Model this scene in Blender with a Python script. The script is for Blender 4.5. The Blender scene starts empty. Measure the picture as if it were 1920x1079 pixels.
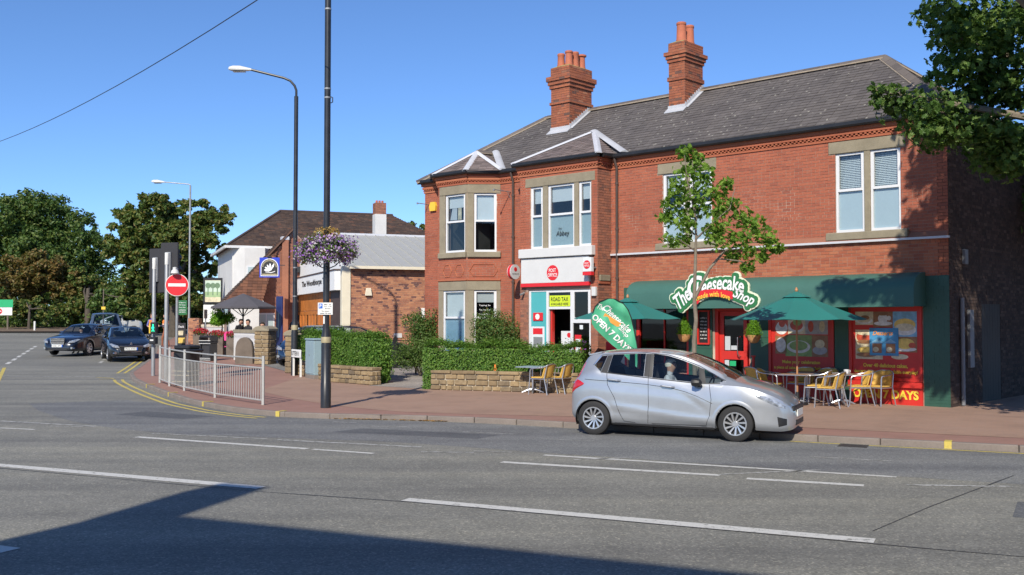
import bpy, bmesh, math, random
from mathutils import Vector, Matrix
import numpy as np
random.seed(7)
R = math.radians
SC = bpy.context.scene
COL = SC.collection

# ---------------------------------------------------------------- camera, sky, sun, exposure
FPX, CAMH, PITCH = 1900.0, 2.05, 1.8238
cam_data = bpy.data.cameras.new('camera')
cam_data.sensor_width = 36.0
cam_data.lens = 36.0 * FPX / 1920.0
cam_data.clip_end = 3000
cam_data.clip_start = 0.1
cam = bpy.data.objects.new('camera', cam_data)
COL.objects.link(cam)
cam.location = (0, 0, CAMH)
cam.rotation_euler = (R(90 + PITCH), 0, 0)
SC.camera = cam

SUN_AZ, SUN_EL = 14.4, 36.4            # light travels 14.4 deg right of +Y, downwards at 36.4 deg
world = bpy.data.worlds.new('World')
SC.world = world
world.use_nodes = True
wn = world.node_tree
wn.nodes.clear()
w_out = wn.nodes.new('ShaderNodeOutputWorld')
w_bg = wn.nodes.new('ShaderNodeBackground')
w_sky = wn.nodes.new('ShaderNodeTexSky')
w_sky.sky_type = 'NISHITA'
w_sky.sun_disc = False
w_sky.sun_elevation = R(SUN_EL)
w_sky.sun_rotation = R(180 + SUN_AZ)
w_sky.altitude = 60
w_sky.air_density = 0.72
w_sky.dust_density = 0.2
w_sky.ozone_density = 8.6
w_bg.inputs['Strength'].default_value = 0.134
wn.links.new(w_sky.outputs[0], w_bg.inputs[0])
wn.links.new(w_bg.outputs[0], w_out.inputs[0])

sun_data = bpy.data.lights.new('sun', 'SUN')
sun_data.energy = 4.2
sun_data.angle = R(0.53)
sun_data.color = (1.0, 0.925, 0.79)
sun = bpy.data.objects.new('sun', sun_data)
COL.objects.link(sun)
ld = Vector((math.sin(R(SUN_AZ)) * math.cos(R(SUN_EL)), math.cos(R(SUN_AZ)) * math.cos(R(SUN_EL)), -math.sin(R(SUN_EL))))
sun.rotation_euler = ld.to_track_quat('-Z', 'Y').to_euler()
sun.location = (-20, -30, 40)

SC.view_settings.view_transform = 'Standard'
SC.view_settings.look = 'None'
SC.view_settings.gamma = 1
SC.view_settings.exposure = 0.35
SC.view_settings.use_curve_mapping = False
SC.render.engine = 'CYCLES'

# ---------------------------------------------------------------- helpers
def gz(Y):
    """height of the road surface: flat near the camera, rising gently up the side road"""
    if Y < 24: return 0.0
    if Y < 32: return 0.02 * (Y - 24) ** 2 / 16
    if Y < 100: return 0.08 + 0.02 * (Y - 32)
    return 1.44

def link(o, parent=None):
    COL.objects.link(o)
    if parent: o.parent = parent
    return o

def tag(o, label=None, cat=None, group=None, kind=None):
    if label: o['label'] = label
    if cat: o['category'] = cat
    if group: o['group'] = group
    if kind: o['kind'] = kind
    return o

def empty(name, loc=(0, 0, 0), rz=0.0, label=None, cat=None, group=None):
    o = bpy.data.objects.new(name, None)
    o.empty_display_size = 0.3
    o.location = loc
    o.rotation_euler = (0, 0, rz)
    link(o)
    return tag(o, label, cat, group)

def copy_tree(o, parent=None):
    c = o.copy(); COL.objects.link(c); c.parent = parent
    for ch in list(o.children): copy_tree(ch, c)
    return c

class MB:
    """collects simple shapes and links them as ONE mesh object"""
    def __init__(s): s.v = []; s.f = []
    def add(s, vs, fs):
        n = len(s.v); s.v.extend([tuple(p) for p in vs]); s.f.extend([tuple(i + n for i in f) for f in fs]); return s
    def quad(s, *p): return s.add(p, [tuple(range(len(p)))])
    def box(s, x0, x1, y0, y1, z0, z1, T=None):
        vs = [(x0, y0, z0), (x1, y0, z0), (x1, y1, z0), (x0, y1, z0), (x0, y0, z1), (x1, y0, z1), (x1, y1, z1), (x0, y1, z1)]
        if T: vs = [T(*p) for p in vs]
        return s.add(vs, [(0, 3, 2, 1), (4, 5, 6, 7), (0, 1, 5, 4), (1, 2, 6, 5), (2, 3, 7, 6), (3, 0, 4, 7)])
    def cyl(s, p0, p1, r0, r1=None, n=12, cap=True):
        r1 = r0 if r1 is None else r1
        p0 = Vector(p0); p1 = Vector(p1); d = (p1 - p0).normalized()
        a = d.orthogonal().normalized(); b = d.cross(a)
        vs = []
        for p, r in ((p0, r0), (p1, r1)):
            for i in range(n):
                t = 2 * math.pi * i / n
                vs.append(p + a * (r * math.cos(t)) + b * (r * math.sin(t)))
        fs = [(i, (i + 1) % n, n + (i + 1) % n, n + i) for i in range(n)]
        if cap: fs += [tuple(range(n - 1, -1, -1)), tuple(range(n, 2 * n))]
        return s.add(vs, fs)
    def tube(s, pts, r, n=8, cap=True):
        pts = [Vector(p) for p in pts]
        rs = r if isinstance(r, (list, tuple)) else [r] * len(pts)
        ref = None; vs = []
        for i, p in enumerate(pts):
            d = (pts[min(i + 1, len(pts) - 1)] - pts[max(i - 1, 0)]).normalized()
            if ref is None: ref = d.orthogonal().normalized()
            a = (ref - d * ref.dot(d))
            a = a.normalized() if a.length > 1e-5 else d.orthogonal().normalized()
            ref = a; b = d.cross(a)
            for k in range(n):
                t = 2 * math.pi * k / n
                vs.append(p + a * (rs[i] * math.cos(t)) + b * (rs[i] * math.sin(t)))
        fs = []
        for i in range(len(pts) - 1):
            for k in range(n):
                fs.append((i * n + k, i * n + (k + 1) % n, (i + 1) * n + (k + 1) % n, (i + 1) * n + k))
        if cap: fs += [tuple(range(n - 1, -1, -1)), tuple(range((len(pts) - 1) * n, len(pts) * n))]
        return s.add(vs, fs)
    def lathe(s, prof, n=16, c=(0, 0, 0), sx=1, sy=1):
        vs = []; fs = []
        for r, z in prof:
            for k in range(n):
                t = 2 * math.pi * k / n
                vs.append((c[0] + sx * r * math.cos(t), c[1] + sy * r * math.sin(t), c[2] + z))
        for i in range(len(prof) - 1):
            for k in range(n):
                fs.append((i * n + k, i * n + (k + 1) % n, (i + 1) * n + (k + 1) % n, (i + 1) * n + k))
        fs += [tuple(range(n - 1, -1, -1)), tuple(range((len(prof) - 1) * n, len(prof) * n))]
        return s.add(vs, fs)
    def prism(s, poly, h0, h1, T):
        """extrude a 2-D polygon from h0 to h1; T(a,b,h) gives the point"""
        n = len(poly)
        vs = [T(a, b, h0) for a, b in poly] + [T(a, b, h1) for a, b in poly]
        fs = [tuple(range(n - 1, -1, -1)), tuple(range(n, 2 * n))] + [(i, (i + 1) % n, n + (i + 1) % n, n + i) for i in range(n)]
        return s.add(vs, fs)
    def mesh(s, name):
        m = bpy.data.meshes.new(name); m.from_pydata(s.v, [], s.f); m.update(); return m
    def build(s, name, mat, parent=None, smooth=False, fix=True, bevel=0.0, angle=35):
        m = s.mesh(name)
        if fix or bevel:
            bm = bmesh.new(); bm.from_mesh(m)
            if bevel: bmesh.ops.bevel(bm, geom=bm.edges[:] , offset=bevel, segments=1, affect='EDGES', profile=.5)
            if fix: bmesh.ops.recalc_face_normals(bm, faces=bm.faces[:])
            bm.to_mesh(m); bm.free()
        if smooth:
            m.shade_smooth(); m.set_sharp_from_angle(angle=R(angle))
        if mat: m.materials.append(mat)
        return link(bpy.data.objects.new(name, m), parent)

# ---------------------------------------------------------------- materials
def nt(name):
    m = bpy.data.materials.new(name); m.use_nodes = True
    t = m.node_tree; t.nodes.clear()
    o = t.nodes.new('ShaderNodeOutputMaterial')
    b = t.nodes.new('ShaderNodeBsdfPrincipled')
    t.links.new(b.outputs[0], o.inputs[0])
    return m, t, b, o
def N(t, kind, **kw):
    n = t.nodes.new('ShaderNode' + kind)
    for k, v in kw.items():
        if k in n.inputs: n.inputs[k].default_value = v
        else: setattr(n, k, v)
    return n
def L(t, a, b): t.links.new(a, b)
def noise(t, scale, detail=4, rough=.55, coord='Object', out='Fac', stretch=None):
    tc = N(t, 'TexCoord'); n = N(t, 'TexNoise'); n.inputs['Scale'].default_value = scale
    n.inputs['Detail'].default_value = detail; n.inputs['Roughness'].default_value = rough
    src = tc.outputs[coord]
    if stretch:
        mp = N(t, 'Mapping'); mp.inputs['Scale'].default_value = stretch; L(t, src, mp.inputs[0]); src = mp.outputs[0]
    L(t, src, n.inputs['Vector']); return n.outputs[out]
def ramp(t, fac, stops):
    r = N(t, 'ValToRGB'); e = r.color_ramp.elements
    while len(e) < len(stops): e.new(.5)
    for i, (p, c) in enumerate(stops):
        e[i].position = p; e[i].color = (c[0], c[1], c[2], 1)
    L(t, fac, r.inputs[0]); return r.outputs[0]
def mixc(t, fac, a, b, blend='MIX'):
    n = N(t, 'Mix'); n.data_type = 'RGBA'; n.blend_type = blend
    for i, x in ((0, fac), (6, a), (7, b)):
        if hasattr(x, 'links') or hasattr(x, 'is_output'): L(t, x, n.inputs[i])
        elif i == 0: n.inputs[0].default_value = x
        else: n.inputs[i].default_value = (x[0], x[1], x[2], 1)
    return n.outputs[2]
def math_(t, op, a, b=0.0):
    n = N(t, 'Math'); n.operation = op
    for i, x in ((0, a), (1, b)):
        if hasattr(x, 'is_output'): L(t, x, n.inputs[i])
        else: n.inputs[i].default_value = x
    return n.outputs[0]
def bump(t, b, fac, strength=.3, dist=.01):
    n = N(t, 'Bump'); n.inputs['Strength'].default_value = strength; n.inputs['Distance'].default_value = dist
    L(t, fac, n.inputs['Height']); L(t, n.outputs[0], b.inputs['Normal'])
def sc(c, k): return tuple(min(1, x * k) for x in c)
MATS = {}
def mk(name, col, rough=.6, metal=0.0, var=.12, ns=3.0, bmp=0.0, bs=60, coat=0.0, fine=True, spec=.5):
    m, t, b, o = nt(name)
    n1 = noise(t, ns, 5, .6)
    c = ramp(t, n1, [(.3, sc(col, 1 - var)), (.7, sc(col, 1 + var))])
    if fine: c = mixc(t, .25, c, ramp(t, noise(t, ns * 14, 3), [(.35, sc(col, 1 - var * 1.2)), (.65, sc(col, 1 + var))]))
    L(t, c, b.inputs['Base Color'])
    b.inputs['Roughness'].default_value = rough; b.inputs['Metallic'].default_value = metal
    b.inputs['Coat Weight'].default_value = coat; b.inputs['Specular IOR Level'].default_value = spec
    if bmp: bump(t, b, noise(t, bs, 4), bmp, .01)
    MATS[name] = m; return m
def island_random(t):
    g = N(t, 'NewGeometry'); oi = N(t, 'ObjectInfo')
    return math_(t, 'FRACT', math_(t, 'ADD', g.outputs['Random Per Island'], oi.outputs['Random']))
def mk_pieces(name, stops, rough=.85, var=.15, ns=25, bmp=.4, bs=90, stain=None):
    """masonry: each loose piece takes its own tone"""
    m, t, b, o = nt(name)
    c = ramp(t, island_random(t), stops)
    n1 = noise(t, ns, 4)
    c = mixc(t, 1.0, c, ramp(t, n1, [(.3, (1 - var,) * 3), (.7, (1 + var * .0 + .0, 1, 1))]), 'MULTIPLY')
    c = mixc(t, 1.0, c, ramp(t, noise(t, .9, 5, .65), [(.30, (.82, .82, .84)), (.5, (1, 1, 1)), (.72, (1.08, 1.07, 1.05))]), 'MULTIPLY')
    if stain:
        c = mixc(t, ramp(t, noise(t, .7, 5), [(.48, (0, 0, 0)), (.72, (.6, .6, .6))]), c, stain)
    L(t, c, b.inputs['Base Color']); b.inputs['Roughness'].default_value = rough
    b.inputs['Specular IOR Level'].default_value = .25
    bump(t, b, noise(t, bs, 5), bmp, .008)
    MATS[name] = m; return m
def mk_leaf(name, cols, transl=.35, rough=.5):
    m, t, b, o = nt(name)
    c = ramp(t, island_random(t), [(i / (len(cols) - 1), k) for i, k in enumerate(cols)])
    L(t, c, b.inputs['Base Color']); b.inputs['Roughness'].default_value = rough
    b.inputs['Specular IOR Level'].default_value = .35
    tr = N(t, 'BsdfTranslucent'); L(t, mixc(t, 1.0, c, (1.25, 1.3, .6), 'MULTIPLY'), tr.inputs[0])
    mx = N(t, 'MixShader'); mx.inputs[0].default_value = transl
    L(t, b.outputs[0], mx.inputs[1]); L(t, tr.outputs[0], mx.inputs[2]); L(t, mx.outputs[0], o.inputs[0])
    MATS[name] = m; return m
def mk_glass(name, tint=(.8, .88, .9), refl=.10, rough=.02, dirt=.0):
    m, t, b, o = nt(name); t.nodes.remove(b)
    tr = N(t, 'BsdfTransparent'); tr.inputs[0].default_value = (*tint, 1)
    gl = N(t, 'BsdfGlossy'); gl.inputs['Roughness'].default_value = rough
    lw = N(t, 'LayerWeight'); lw.inputs[0].default_value = .5          # same from both sides of a thin pane
    mx = N(t, 'MixShader'); L(t, math_(t, 'ADD', math_(t, 'MULTIPLY', math_(t, 'POWER', lw.outputs['Facing'], 4.0), .8), refl), mx.inputs[0])
    L(t, tr.outputs[0], mx.inputs[1]); L(t, gl.outputs[0], mx.inputs[2]); L(t, mx.outputs[0], o.inputs[0])
    MATS[name] = m; return m
def mk_paint(name, col, metal=0.0, rough=.28, coat=1.0, flake=0.0):
    m, t, b, o = nt(name)
    c = ramp(t, noise(t, 2.0, 3), [(.3, sc(col, .93)), (.7, sc(col, 1.05))])
    c = mixc(t, math_(t, 'MULTIPLY', ramp(t, noise(t, 9, 5), [(.55, (0, 0, 0)), (.8, (1, 1, 1))]), .10), c, (.25, .23, .2))
    L(t, c, b.inputs['Base Color'])
    b.inputs['Metallic'].default_value = metal; b.inputs['Roughness'].default_value = rough
    b.inputs['Coat Weight'].default_value = coat; b.inputs['Coat Roughness'].default_value = .04
    MATS[name] = m; return m
def mk_emit(name, col, strength):
    m, t, b, o = nt(name)
    b.inputs['Base Color'].default_value = (*sc(col, .3), 1)
    b.inputs['Emission Color'].default_value = (*col, 1); b.inputs['Emission Strength'].default_value = strength
    MATS[name] = m; return m

# asphalt: grey chippings, paler wheel tracks and dark bitumen patches
def mk_asphalt(name, base, fl_amt=.55):
    m, t, b, o = nt(name)
    big = noise(t, .22, 5, .6); mid = noise(t, 1.6, 6, .65)
    c = ramp(t, big, [(.30, sc(base, .78)), (.70, sc(base, 1.20))])
    c = mixc(t, .5, c, ramp(t, mid, [(.3, sc(base, .8)), (.7, sc(base, 1.2))]))
    st = N(t, 'Mapping'); tcs = N(t, 'TexCoord'); st.inputs['Rotation'].default_value = (0, 0, .447); st.inputs['Scale'].default_value = (.03, .75, 1); L(t, tcs.outputs['Object'], st.inputs[0])
    sn = N(t, 'TexNoise'); sn.inputs['Scale'].default_value = 1.6; sn.inputs['Detail'].default_value = 4; L(t, st.outputs[0], sn.inputs['Vector'])
    c = mixc(t, 1, c, ramp(t, sn.outputs['Fac'], [(.34, (.80, .80, .82)), (.52, (1, 1, 1)), (.68, (1.16, 1.15, 1.11))]), 'MULTIPLY')
    tc = N(t, 'TexCoord')
    vo = N(t, 'TexVoronoi'); vo.inputs['Scale'].default_value = 55; L(t, tc.outputs['Object'], vo.inputs['Vector'])
    sp = N(t, 'SeparateColor'); L(t, vo.outputs['Color'], sp.inputs[0])
    c = mixc(t, .55, c, mixc(t, 1, c, ramp(t, sp.outputs[0], [(0, (.45,) * 3), (.6, (1, 1, 1)), (.9, (1.25,) * 3), (1, (2.4, 2.3, 2.1))]), 'MULTIPLY'))
    v2 = N(t, 'TexVoronoi'); v2.inputs['Scale'].default_value = 9; v2.inputs['Randomness'].default_value = 1; L(t, tc.outputs['Object'], v2.inputs['Vector'])
    fleck = ramp(t, v2.outputs['Distance'], [(.05, (fl_amt,) * 3), (.12, (0, 0, 0))])
    s2 = N(t, 'SeparateColor'); L(t, v2.outputs['Color'], s2.inputs[0])
    fl = math_(t, 'MULTIPLY', fleck, math_(t, 'GREATER_THAN', s2.outputs[1], .60))
    c = mixc(t, fl, c, (.34, .31, .26))
    L(t, c, b.inputs['Base Color']); b.inputs['Roughness'].default_value = .82
    b.inputs['Specular IOR Level'].default_value = .35
    bump(t, b, noise(t, 70, 3), .35, .01)
    MATS[name] = m; return m
def mk_paving(name, c1, c2, mortar, rot=0.0, bw=.2, bh=.1):
    m, t, b, o = nt(name)
    tc = N(t, 'TexCoord'); mp = N(t, 'Mapping'); mp.inputs['Rotation'].default_value = (0, 0, rot); L(t, tc.outputs['Object'], mp.inputs[0])
    br = N(t, 'TexBrick'); br.inputs['Scale'].default_value = 1; br.inputs['Brick Width'].default_value = bw; br.inputs['Row Height'].default_value = bh
    br.inputs['Mortar Size'].default_value = .006; br.inputs['Color1'].default_value = (*c1, 1); br.inputs['Color2'].default_value = (*c2, 1); br.inputs['Mortar'].default_value = (*mortar, 1)
    L(t, mp.outputs[0], br.inputs['Vector'])
    c = mixc(t, .55, br.outputs[0], ramp(t, noise(t, .9, 6, .65), [(.3, sc(c1, .72)), (.52, c1), (.75, sc(c2, 1.25))]))
    c = mixc(t, ramp(t, noise(t, 3.1, 6, .7), [(.58, (0, 0, 0)), (.8, (.45,) * 3)]), c, sc(mortar, .6))
    L(t, c, b.inputs['Base Color']); b.inputs['Roughness'].default_value = .85; b.inputs['Specular IOR Level'].default_value = .3
    bump(t, b, br.outputs['Fac'], -.25, .006)
    MATS[name] = m; return m
def mk_roadpaint(name, col, under, wear=.36):
    m, t, b, o = nt(name)
    w = ramp(t, noise(t, 9, 7, .75), [(wear, (0, 0, 0)), (wear + .09, (1, 1, 1))])
    c = mixc(t, w, under, ramp(t, noise(t, 40, 3), [(.3, sc(col, .82)), (.7, col)]))
    L(t, c, b.inputs['Base Color']); b.inputs['Roughness'].default_value = .7
    MATS[name] = m; return m

ASPH = (.205, .200, .176)
mk_asphalt('asphalt', ASPH)
mk_asphalt('asphalt_lane', (.176, .178, .176), .15)
mk_asphalt('asphalt_patch', (.115, .118, .122), .1)
mk_asphalt('old_tarmac', (.30, .27, .245))
mk_asphalt('carpark_tarmac', (.21, .205, .195))
mk_paving('paving_red', (.315, .175, .138), (.28, .16, .128), (.23, .165, .135), rot=.45)
mk_paving('paving_tan', (.355, .225, .165), (.29, .195, .15), (.25, .20, .155), rot=.45)
mk_roadpaint('white_paint', (.62, .61, .57), ASPH)
mk_roadpaint('worn_white', (.50, .495, .47), ASPH, .45)
mk_roadpaint('yellow_paint', (.60, .47, .10), ASPH)
mk('bitumen_and_shadow', (.035, .036, .04), .6)  # road joints, and the strip that stands in for a wire's shadow
mk('kerb_stone', (.205, .172, .150), .9, var=.2, ns=2, bmp=.3)
mk('earth', (.16, .11, .07), .95, var=.3, bmp=.5)
BR = [(0, (0.339, 0.108, 0.067)), (.12, (0.369, 0.116, 0.070)), (.5, (0.394, 0.122, 0.071)), (.85, (0.416, 0.132, 0.076)), (.95, (0.351, 0.110, 0.068)), (.985, (0.295, 0.099, 0.065)), (1, (0.431, 0.152, 0.089))]
mk_pieces('brick_red', BR)
mk_pieces('brick_pier', [(0, (0.253, 0.117, 0.084)), (.5, (0.356, 0.150, 0.098)), (.8, (0.402, 0.169, 0.105)), (1, (0.184, 0.104, 0.084))])
mk_pieces('brick_smooth', [(0, (0.350, 0.106, 0.061)), (.5, (0.410, 0.131, 0.070)), (1, (0.440, 0.163, 0.088))])
mk_pieces('brick_chimney', [(0, (0.300, 0.098, 0.054)), (.6, (0.400, 0.138, 0.072)), (.85, (0.330, 0.115, 0.072)), (.93, (0.140, 0.081, 0.066)), (1, (0.460, 0.196, 0.108))])
mk_pieces('brick_pub', [(0, (0.345, 0.156, 0.102)), (.45, (0.483, 0.221, 0.123)), (.75, (0.529, 0.260, 0.145)), (.85, (0.207, 0.098, 0.080)), (1, (0.149, 0.078, 0.072))])
mk_pieces('brick_pub_dark', [(0, (0.286, 0.128, 0.086)), (.5, (0.386, 0.165, 0.102)), (1, (0.229, 0.105, 0.078))])
mk_pieces('brick_side_shaded', [(0, (.06, .042, .036)), (.5, (.085, .058, .048)), (.9, (.11, .075, .06)), (1, (.14, .10, .08))])  # the tree's shade on the side wall is put into this brick colour
mk('mortar', (.34, .225, .175), .95, var=.2, bmp=.3)
t_ = MATS['mortar'].node_tree; b_ = t_.nodes['Principled BSDF']; L(t_, mixc(t_, ramp(t_, noise(t_, .55, 4, .6), [(.57, (0, 0, 0)), (.66, (.9,) * 3)]), b_.inputs['Base Color'].links[0].from_socket, (.60, .50, .40)), b_.inputs['Base Color'])
mk('mortar_pale', (.44, .36, .29), .95, var=.2, bmp=.3)
mk('mortar_side_shaded', (.05, .042, .036), .95, var=.3, bmp=.3)  # side wall mortar, darkened to carry the tree's shade
mk('dull_metal', (.20, .21, .23), .5, var=.15)
mk('mortar_soot', (.155, .10, .08), .95, var=.25, bmp=.3)
def speckle(m, col, scale=7, thr=.55):
    t = m.node_tree; b = t.nodes['Principled BSDF']; src = b.inputs['Base Color'].links[0].from_socket
    tc = N(t, 'TexCoord'); v = N(t, 'TexVoronoi'); v.inputs['Scale'].default_value = scale; L(t, tc.outputs['Object'], v.inputs['Vector'])
    s2 = N(t, 'SeparateColor'); L(t, v.outputs['Color'], s2.inputs[0]); big = noise(t, .5, 3)
    f = math_(t, 'MULTIPLY', ramp(t, v.outputs['Distance'], [(.10, (.8,) * 3), (.24, (0, 0, 0))]), math_(t, 'GREATER_THAN', math_(t, 'MULTIPLY', s2.outputs[0], big), thr * .5))
    L(t, mixc(t, f, src, col), b.inputs['Base Color'])
mk_pieces('slate', [(0, (.116, .104, .100)), (.5, (.130, .116, .112)), (1, (.146, .131, .126))], rough=.75, var=.18, ns=3, bmp=.15)
speckle(MATS['slate'], (.40, .385, .33), 6.5, .62)
mk_pieces('slate_bay', [(0, (0.156, 0.126, 0.118)), (.5, (0.200, 0.162, 0.150)), (1, (0.250, 0.198, 0.186))], rough=.7, var=.2, ns=6, bmp=.2)
mk_pieces('roof_tile', [(0, (0.075, 0.053, 0.047)), (.5, (0.102, 0.072, 0.060)), (.85, (0.129, 0.084, 0.064)), (1, (0.177, 0.091, 0.064))], rough=.85, var=.25, ns=2)
mk_pieces('roof_tile_red', [(0, (.12, .06, .042)), (.5, (.17, .078, .05)), (1, (.22, .10, .06))], rough=.85, var=.2, ns=2)
mk_pieces('ridge_tile', [(0, (.12, .105, .10)), (1, (.17, .145, .13))], bmp=.3)
mk('ridge_mortar', (.33, .27, .205), .95, var=.25)
mk('lead', (.46, .47, .50), .55, .0, var=.16, ns=2)
mk('lead_painted', (.55, .56, .60), .5, var=.06, ns=2)
mk('sandstone', (.26, .225, .16), .9, var=.2, ns=2.5, bmp=.35)
mk_pieces('stone_block', [(0, (0.244, 0.178, 0.105)), (.35, (0.328, 0.245, 0.144)), (.6, (0.378, 0.274, 0.152)), (.85, (0.286, 0.216, 0.133)), (1, (0.176, 0.137, 0.094))], var=.35, ns=8, bmp=.9, bs=30)
mk('cream_mortar', (.52, .46, .36), .95, var=.15, bmp=.5)
mk('white_upvc', (.68, .69, .71), .35, var=.03)
mk('white_board', (.62, .62, .615), .45, var=.04)
mk('white_render', (.62, .61, .59), .8, var=.08, ns=1.2)
mk('white_bright', (.80, .80, .79), .6, var=.04)
mk('cream_render', (.72, .65, .50), .8, var=.08)
mk('grey_sheet', (.38, .38, .36), .55, var=.06)
mk('black_iron', (.018, .018, .02), .42, var=.3)
mk('black_plastic', (.02, .02, .022), .45, var=.2)
mk('pole_black', (.022, .023, .026), .35, var=.35, ns=5)
mk('galvanised', (.30, .31, .32), .5, .35, var=.15, ns=6)
mk('rail_paint', (.40, .40, .385), .5, .15, var=.15, ns=6)
mk('sign_grey', (.028, .028, .032), .7, var=.1)
mk('cabinet_grey', (.26, .36, .40), .5, var=.10, ns=1.5)
mk('alu', (.50, .52, .56), .34, .8, var=.05)
mk('wicker', (.66, .41, .09), .7, var=.15, ns=30, bmp=.5, bs=120)
mk('table_top', (.32, .19, .12), .5, var=.2, ns=4)
mk('green_shop', (.030, .095, .068), .5, var=.15, ns=1.5, bmp=.1)
mk('green_awning', (.046, .132, .108), .6, var=.08, ns=1)
mk('green_brolly', (.015, .165, .15), .65, var=.07, ns=2)
mk('green_flag', (.06, .37, .205), .6, var=.08, ns=2)
mk('green_sign', (.03, .17, .06), .5, var=.05)
mk('green_bright', (.02, .42, .16), .5, var=.05)
mk('cream_edge', (.74, .76, .60), .5, var=.05)
mk('red_shop', (.56, .030, .022), .45, var=.10, ns=2)
mk('red_sign', (.66, .022, .030), .4, var=.04)
mk('yellow_text', (.82, .60, .06), .5, var=.04)
mk('orange_text', (.80, .30, .05), .5, var=.04)
mk('white_text', (.82, .82, .82), .5, var=.02)
mk('black_text', (.02, .02, .022), .5, var=.02)
mk('teal_board', (.08, .40, .42), .45, var=.05)
mk('lime_board', (.58, .72, .03), .5, var=.04)
mk('purple', (.22, .06, .26), .5)
mk('blue_sign', (.02, .05, .48), .4, var=.05)
mk('blue_totem', (.02, .03, .13), .4, var=.05)
mk('blue_p', (.02, .14, .58), .4, var=.04)
mk('blue_poster', (.06, .26, .50), .5, var=.3, ns=6)
mk('orange_wood', (.50, .17, .035), .5, var=.25, ns=2)
mk('brown_panel', (.075, .05, .042), .6, var=.2)
mk('wood_pole', (.42, .20, .09), .5, var=.15)
mk('old_wood', (.15, .12, .095), .85, var=.25)
mk('side_door_paint', (.022, .02, .02), .6)
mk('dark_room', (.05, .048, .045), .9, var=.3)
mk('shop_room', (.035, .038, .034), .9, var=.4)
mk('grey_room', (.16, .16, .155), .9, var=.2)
mk('blind_white', (.66, .70, .72), .8, var=.04)
mk('blind_blue', (.28, .45, .58), .8, var=.1)
mk('frosted', (.62, .70, .74), .25, var=.05, ns=1)
mk('frosted_dark', (.40, .50, .52), .25, var=.08, ns=1)
mk('curtain', (.50, .54, .58), .85, var=.12, ns=3)
mk('terracotta', (.42, .13, .07), .8, var=.18, ns=3)
mk('lichen_mortar', (.33, .30, .10), .95, var=.4, ns=6)
mk('basket_weave', (.50, .27, .11), .85, var=.25, ns=25, bmp=.6, bs=90)
mk('yellow_box', (.78, .50, .05), .45, var=.05)
mk('grey_fabric', (.085, .08, .09), .85, var=.1)
mk('bark', (.20, .165, .125), .95, var=.3, ns=6, bmp=.8, bs=25)
mk('bark_dark', (.08, .065, .05), .95, var=.3, ns=6, bmp=.8, bs=25)
mk('hedge_core', (.018, .034, .010), .95, var=.3)
mk('lamp_grey', (.62, .62, .60), .45, var=.08)
mk('lamp_glass', (.22, .23, .24), .2, var=.1)
mk('gold_band', (.42, .36, .22), .5, .2, var=.15)
mk('tyre', (.022, .022, .023), .8, var=.25, bmp=.3)
mk('rim', (.62, .62, .63), .3, .8, var=.08)
mk('rim_dark', (.05, .05, .052), .5, .3)
mk('car_trim', (.018, .018, .02), .5, var=.1)
mk('car_seat', (.05, .05, .055), .85)
mk('chrome', (.78, .78, .80), .12, 1.0, var=.03)
mk('tail_red', (.50, .012, .018), .12, coat=1, var=.15, ns=20)
mk('lamp_clear', (.34, .37, .42), .10, .25, coat=1, var=.75, ns=14)
mk('plate_white', (.78, .78, .74), .4, var=.03)
mk('plate_blue', (.03, .10, .45), .4)
mk('skin', (.52, .29, .20), .55, var=.08)
mk('hair_white', (.60, .55, .46), .8, var=.15, ns=30)
mk('hair_dark', (.03, .022, .018), .7)
mk('hair_brown', (.16, .08, .04), .75)
mk('cloth_black', (.02, .02, .024), .85)
mk('cloth_navy', (.03, .035, .07), .85)
mk('cloth_blue', (.13, .14, .36), .85)
mk('cloth_orange', (.85, .22, .04), .7)
mk('cloth_hivis', (.80, .80, .74), .5)
mk('cloth_brown', (.26, .09, .045), .85)
mk('cloth_pale', (.50, .50, .52), .85)
mk('cloth_pink', (.70, .06, .26), .8)
mk_paint('paint_silver', (.445, .465, .495), .55, .30)
mk_paint('paint_navy', (.008, .010, .020), .2, .25)
mk_paint('paint_black', (.008, .009, .012), .2, .25)
mk_paint('paint_bluegrey', (.15, .20, .27), .6, .3)
mk_paint('paint_white', (.62, .64, .66), .3, .3)
mk_paint('paint_darkblue', (.012, .035, .085), .4, .25)
mk_glass('glass', (.86, .9, .92), .04)
mk_glass('glass_window', (.72, .78, .80), .10)
mk_glass('glass_car', (.74, .82, .85), .05)
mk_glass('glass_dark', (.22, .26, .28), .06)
mk_leaf('leaf_plane', [(.09, .18, .022), (.14, .26, .034), (.20, .34, .045), (.27, .40, .07)], .4)
mk_leaf('leaf_maple', [(.035, .08, .016), (.065, .135, .026), (.11, .19, .04), (.17, .25, .06)], .35)
mk_leaf('leaf_dark', [(0.035, 0.072, 0.017), (0.055, 0.113, 0.022), (0.095, 0.153, 0.033), (0.140, 0.171, 0.040)], .25)
mk_leaf('leaf_mid', [(.055, .10, .022), (0.060, 0.109, 0.023), (0.104, 0.158, 0.032), (0.164, 0.185, 0.042), (0.230, 0.176, 0.053)], .3)
mk_leaf('leaf_rust', [(0.082, 0.093, 0.024), (0.145, 0.116, 0.033), (0.227, 0.132, 0.042), (0.114, 0.132, 0.030)], .3)
mk_leaf('leaf_hedge', [(0.052, 0.134, 0.019), (0.091, 0.198, 0.028), (0.140, 0.261, 0.041), (0.198, 0.314, 0.058)], .35)
mk_leaf('leaf_privet', [(.05, .11, .018), (.085, .16, .03), (.13, .21, .05), (.16, .22, .07)], .35)
mk_leaf('leaf_bush', [(.045, .10, .022), (.075, .15, .032), (.11, .20, .045), (.15, .235, .06), (.07, .14, .03), (.24, .15, .05)], .35)
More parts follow.
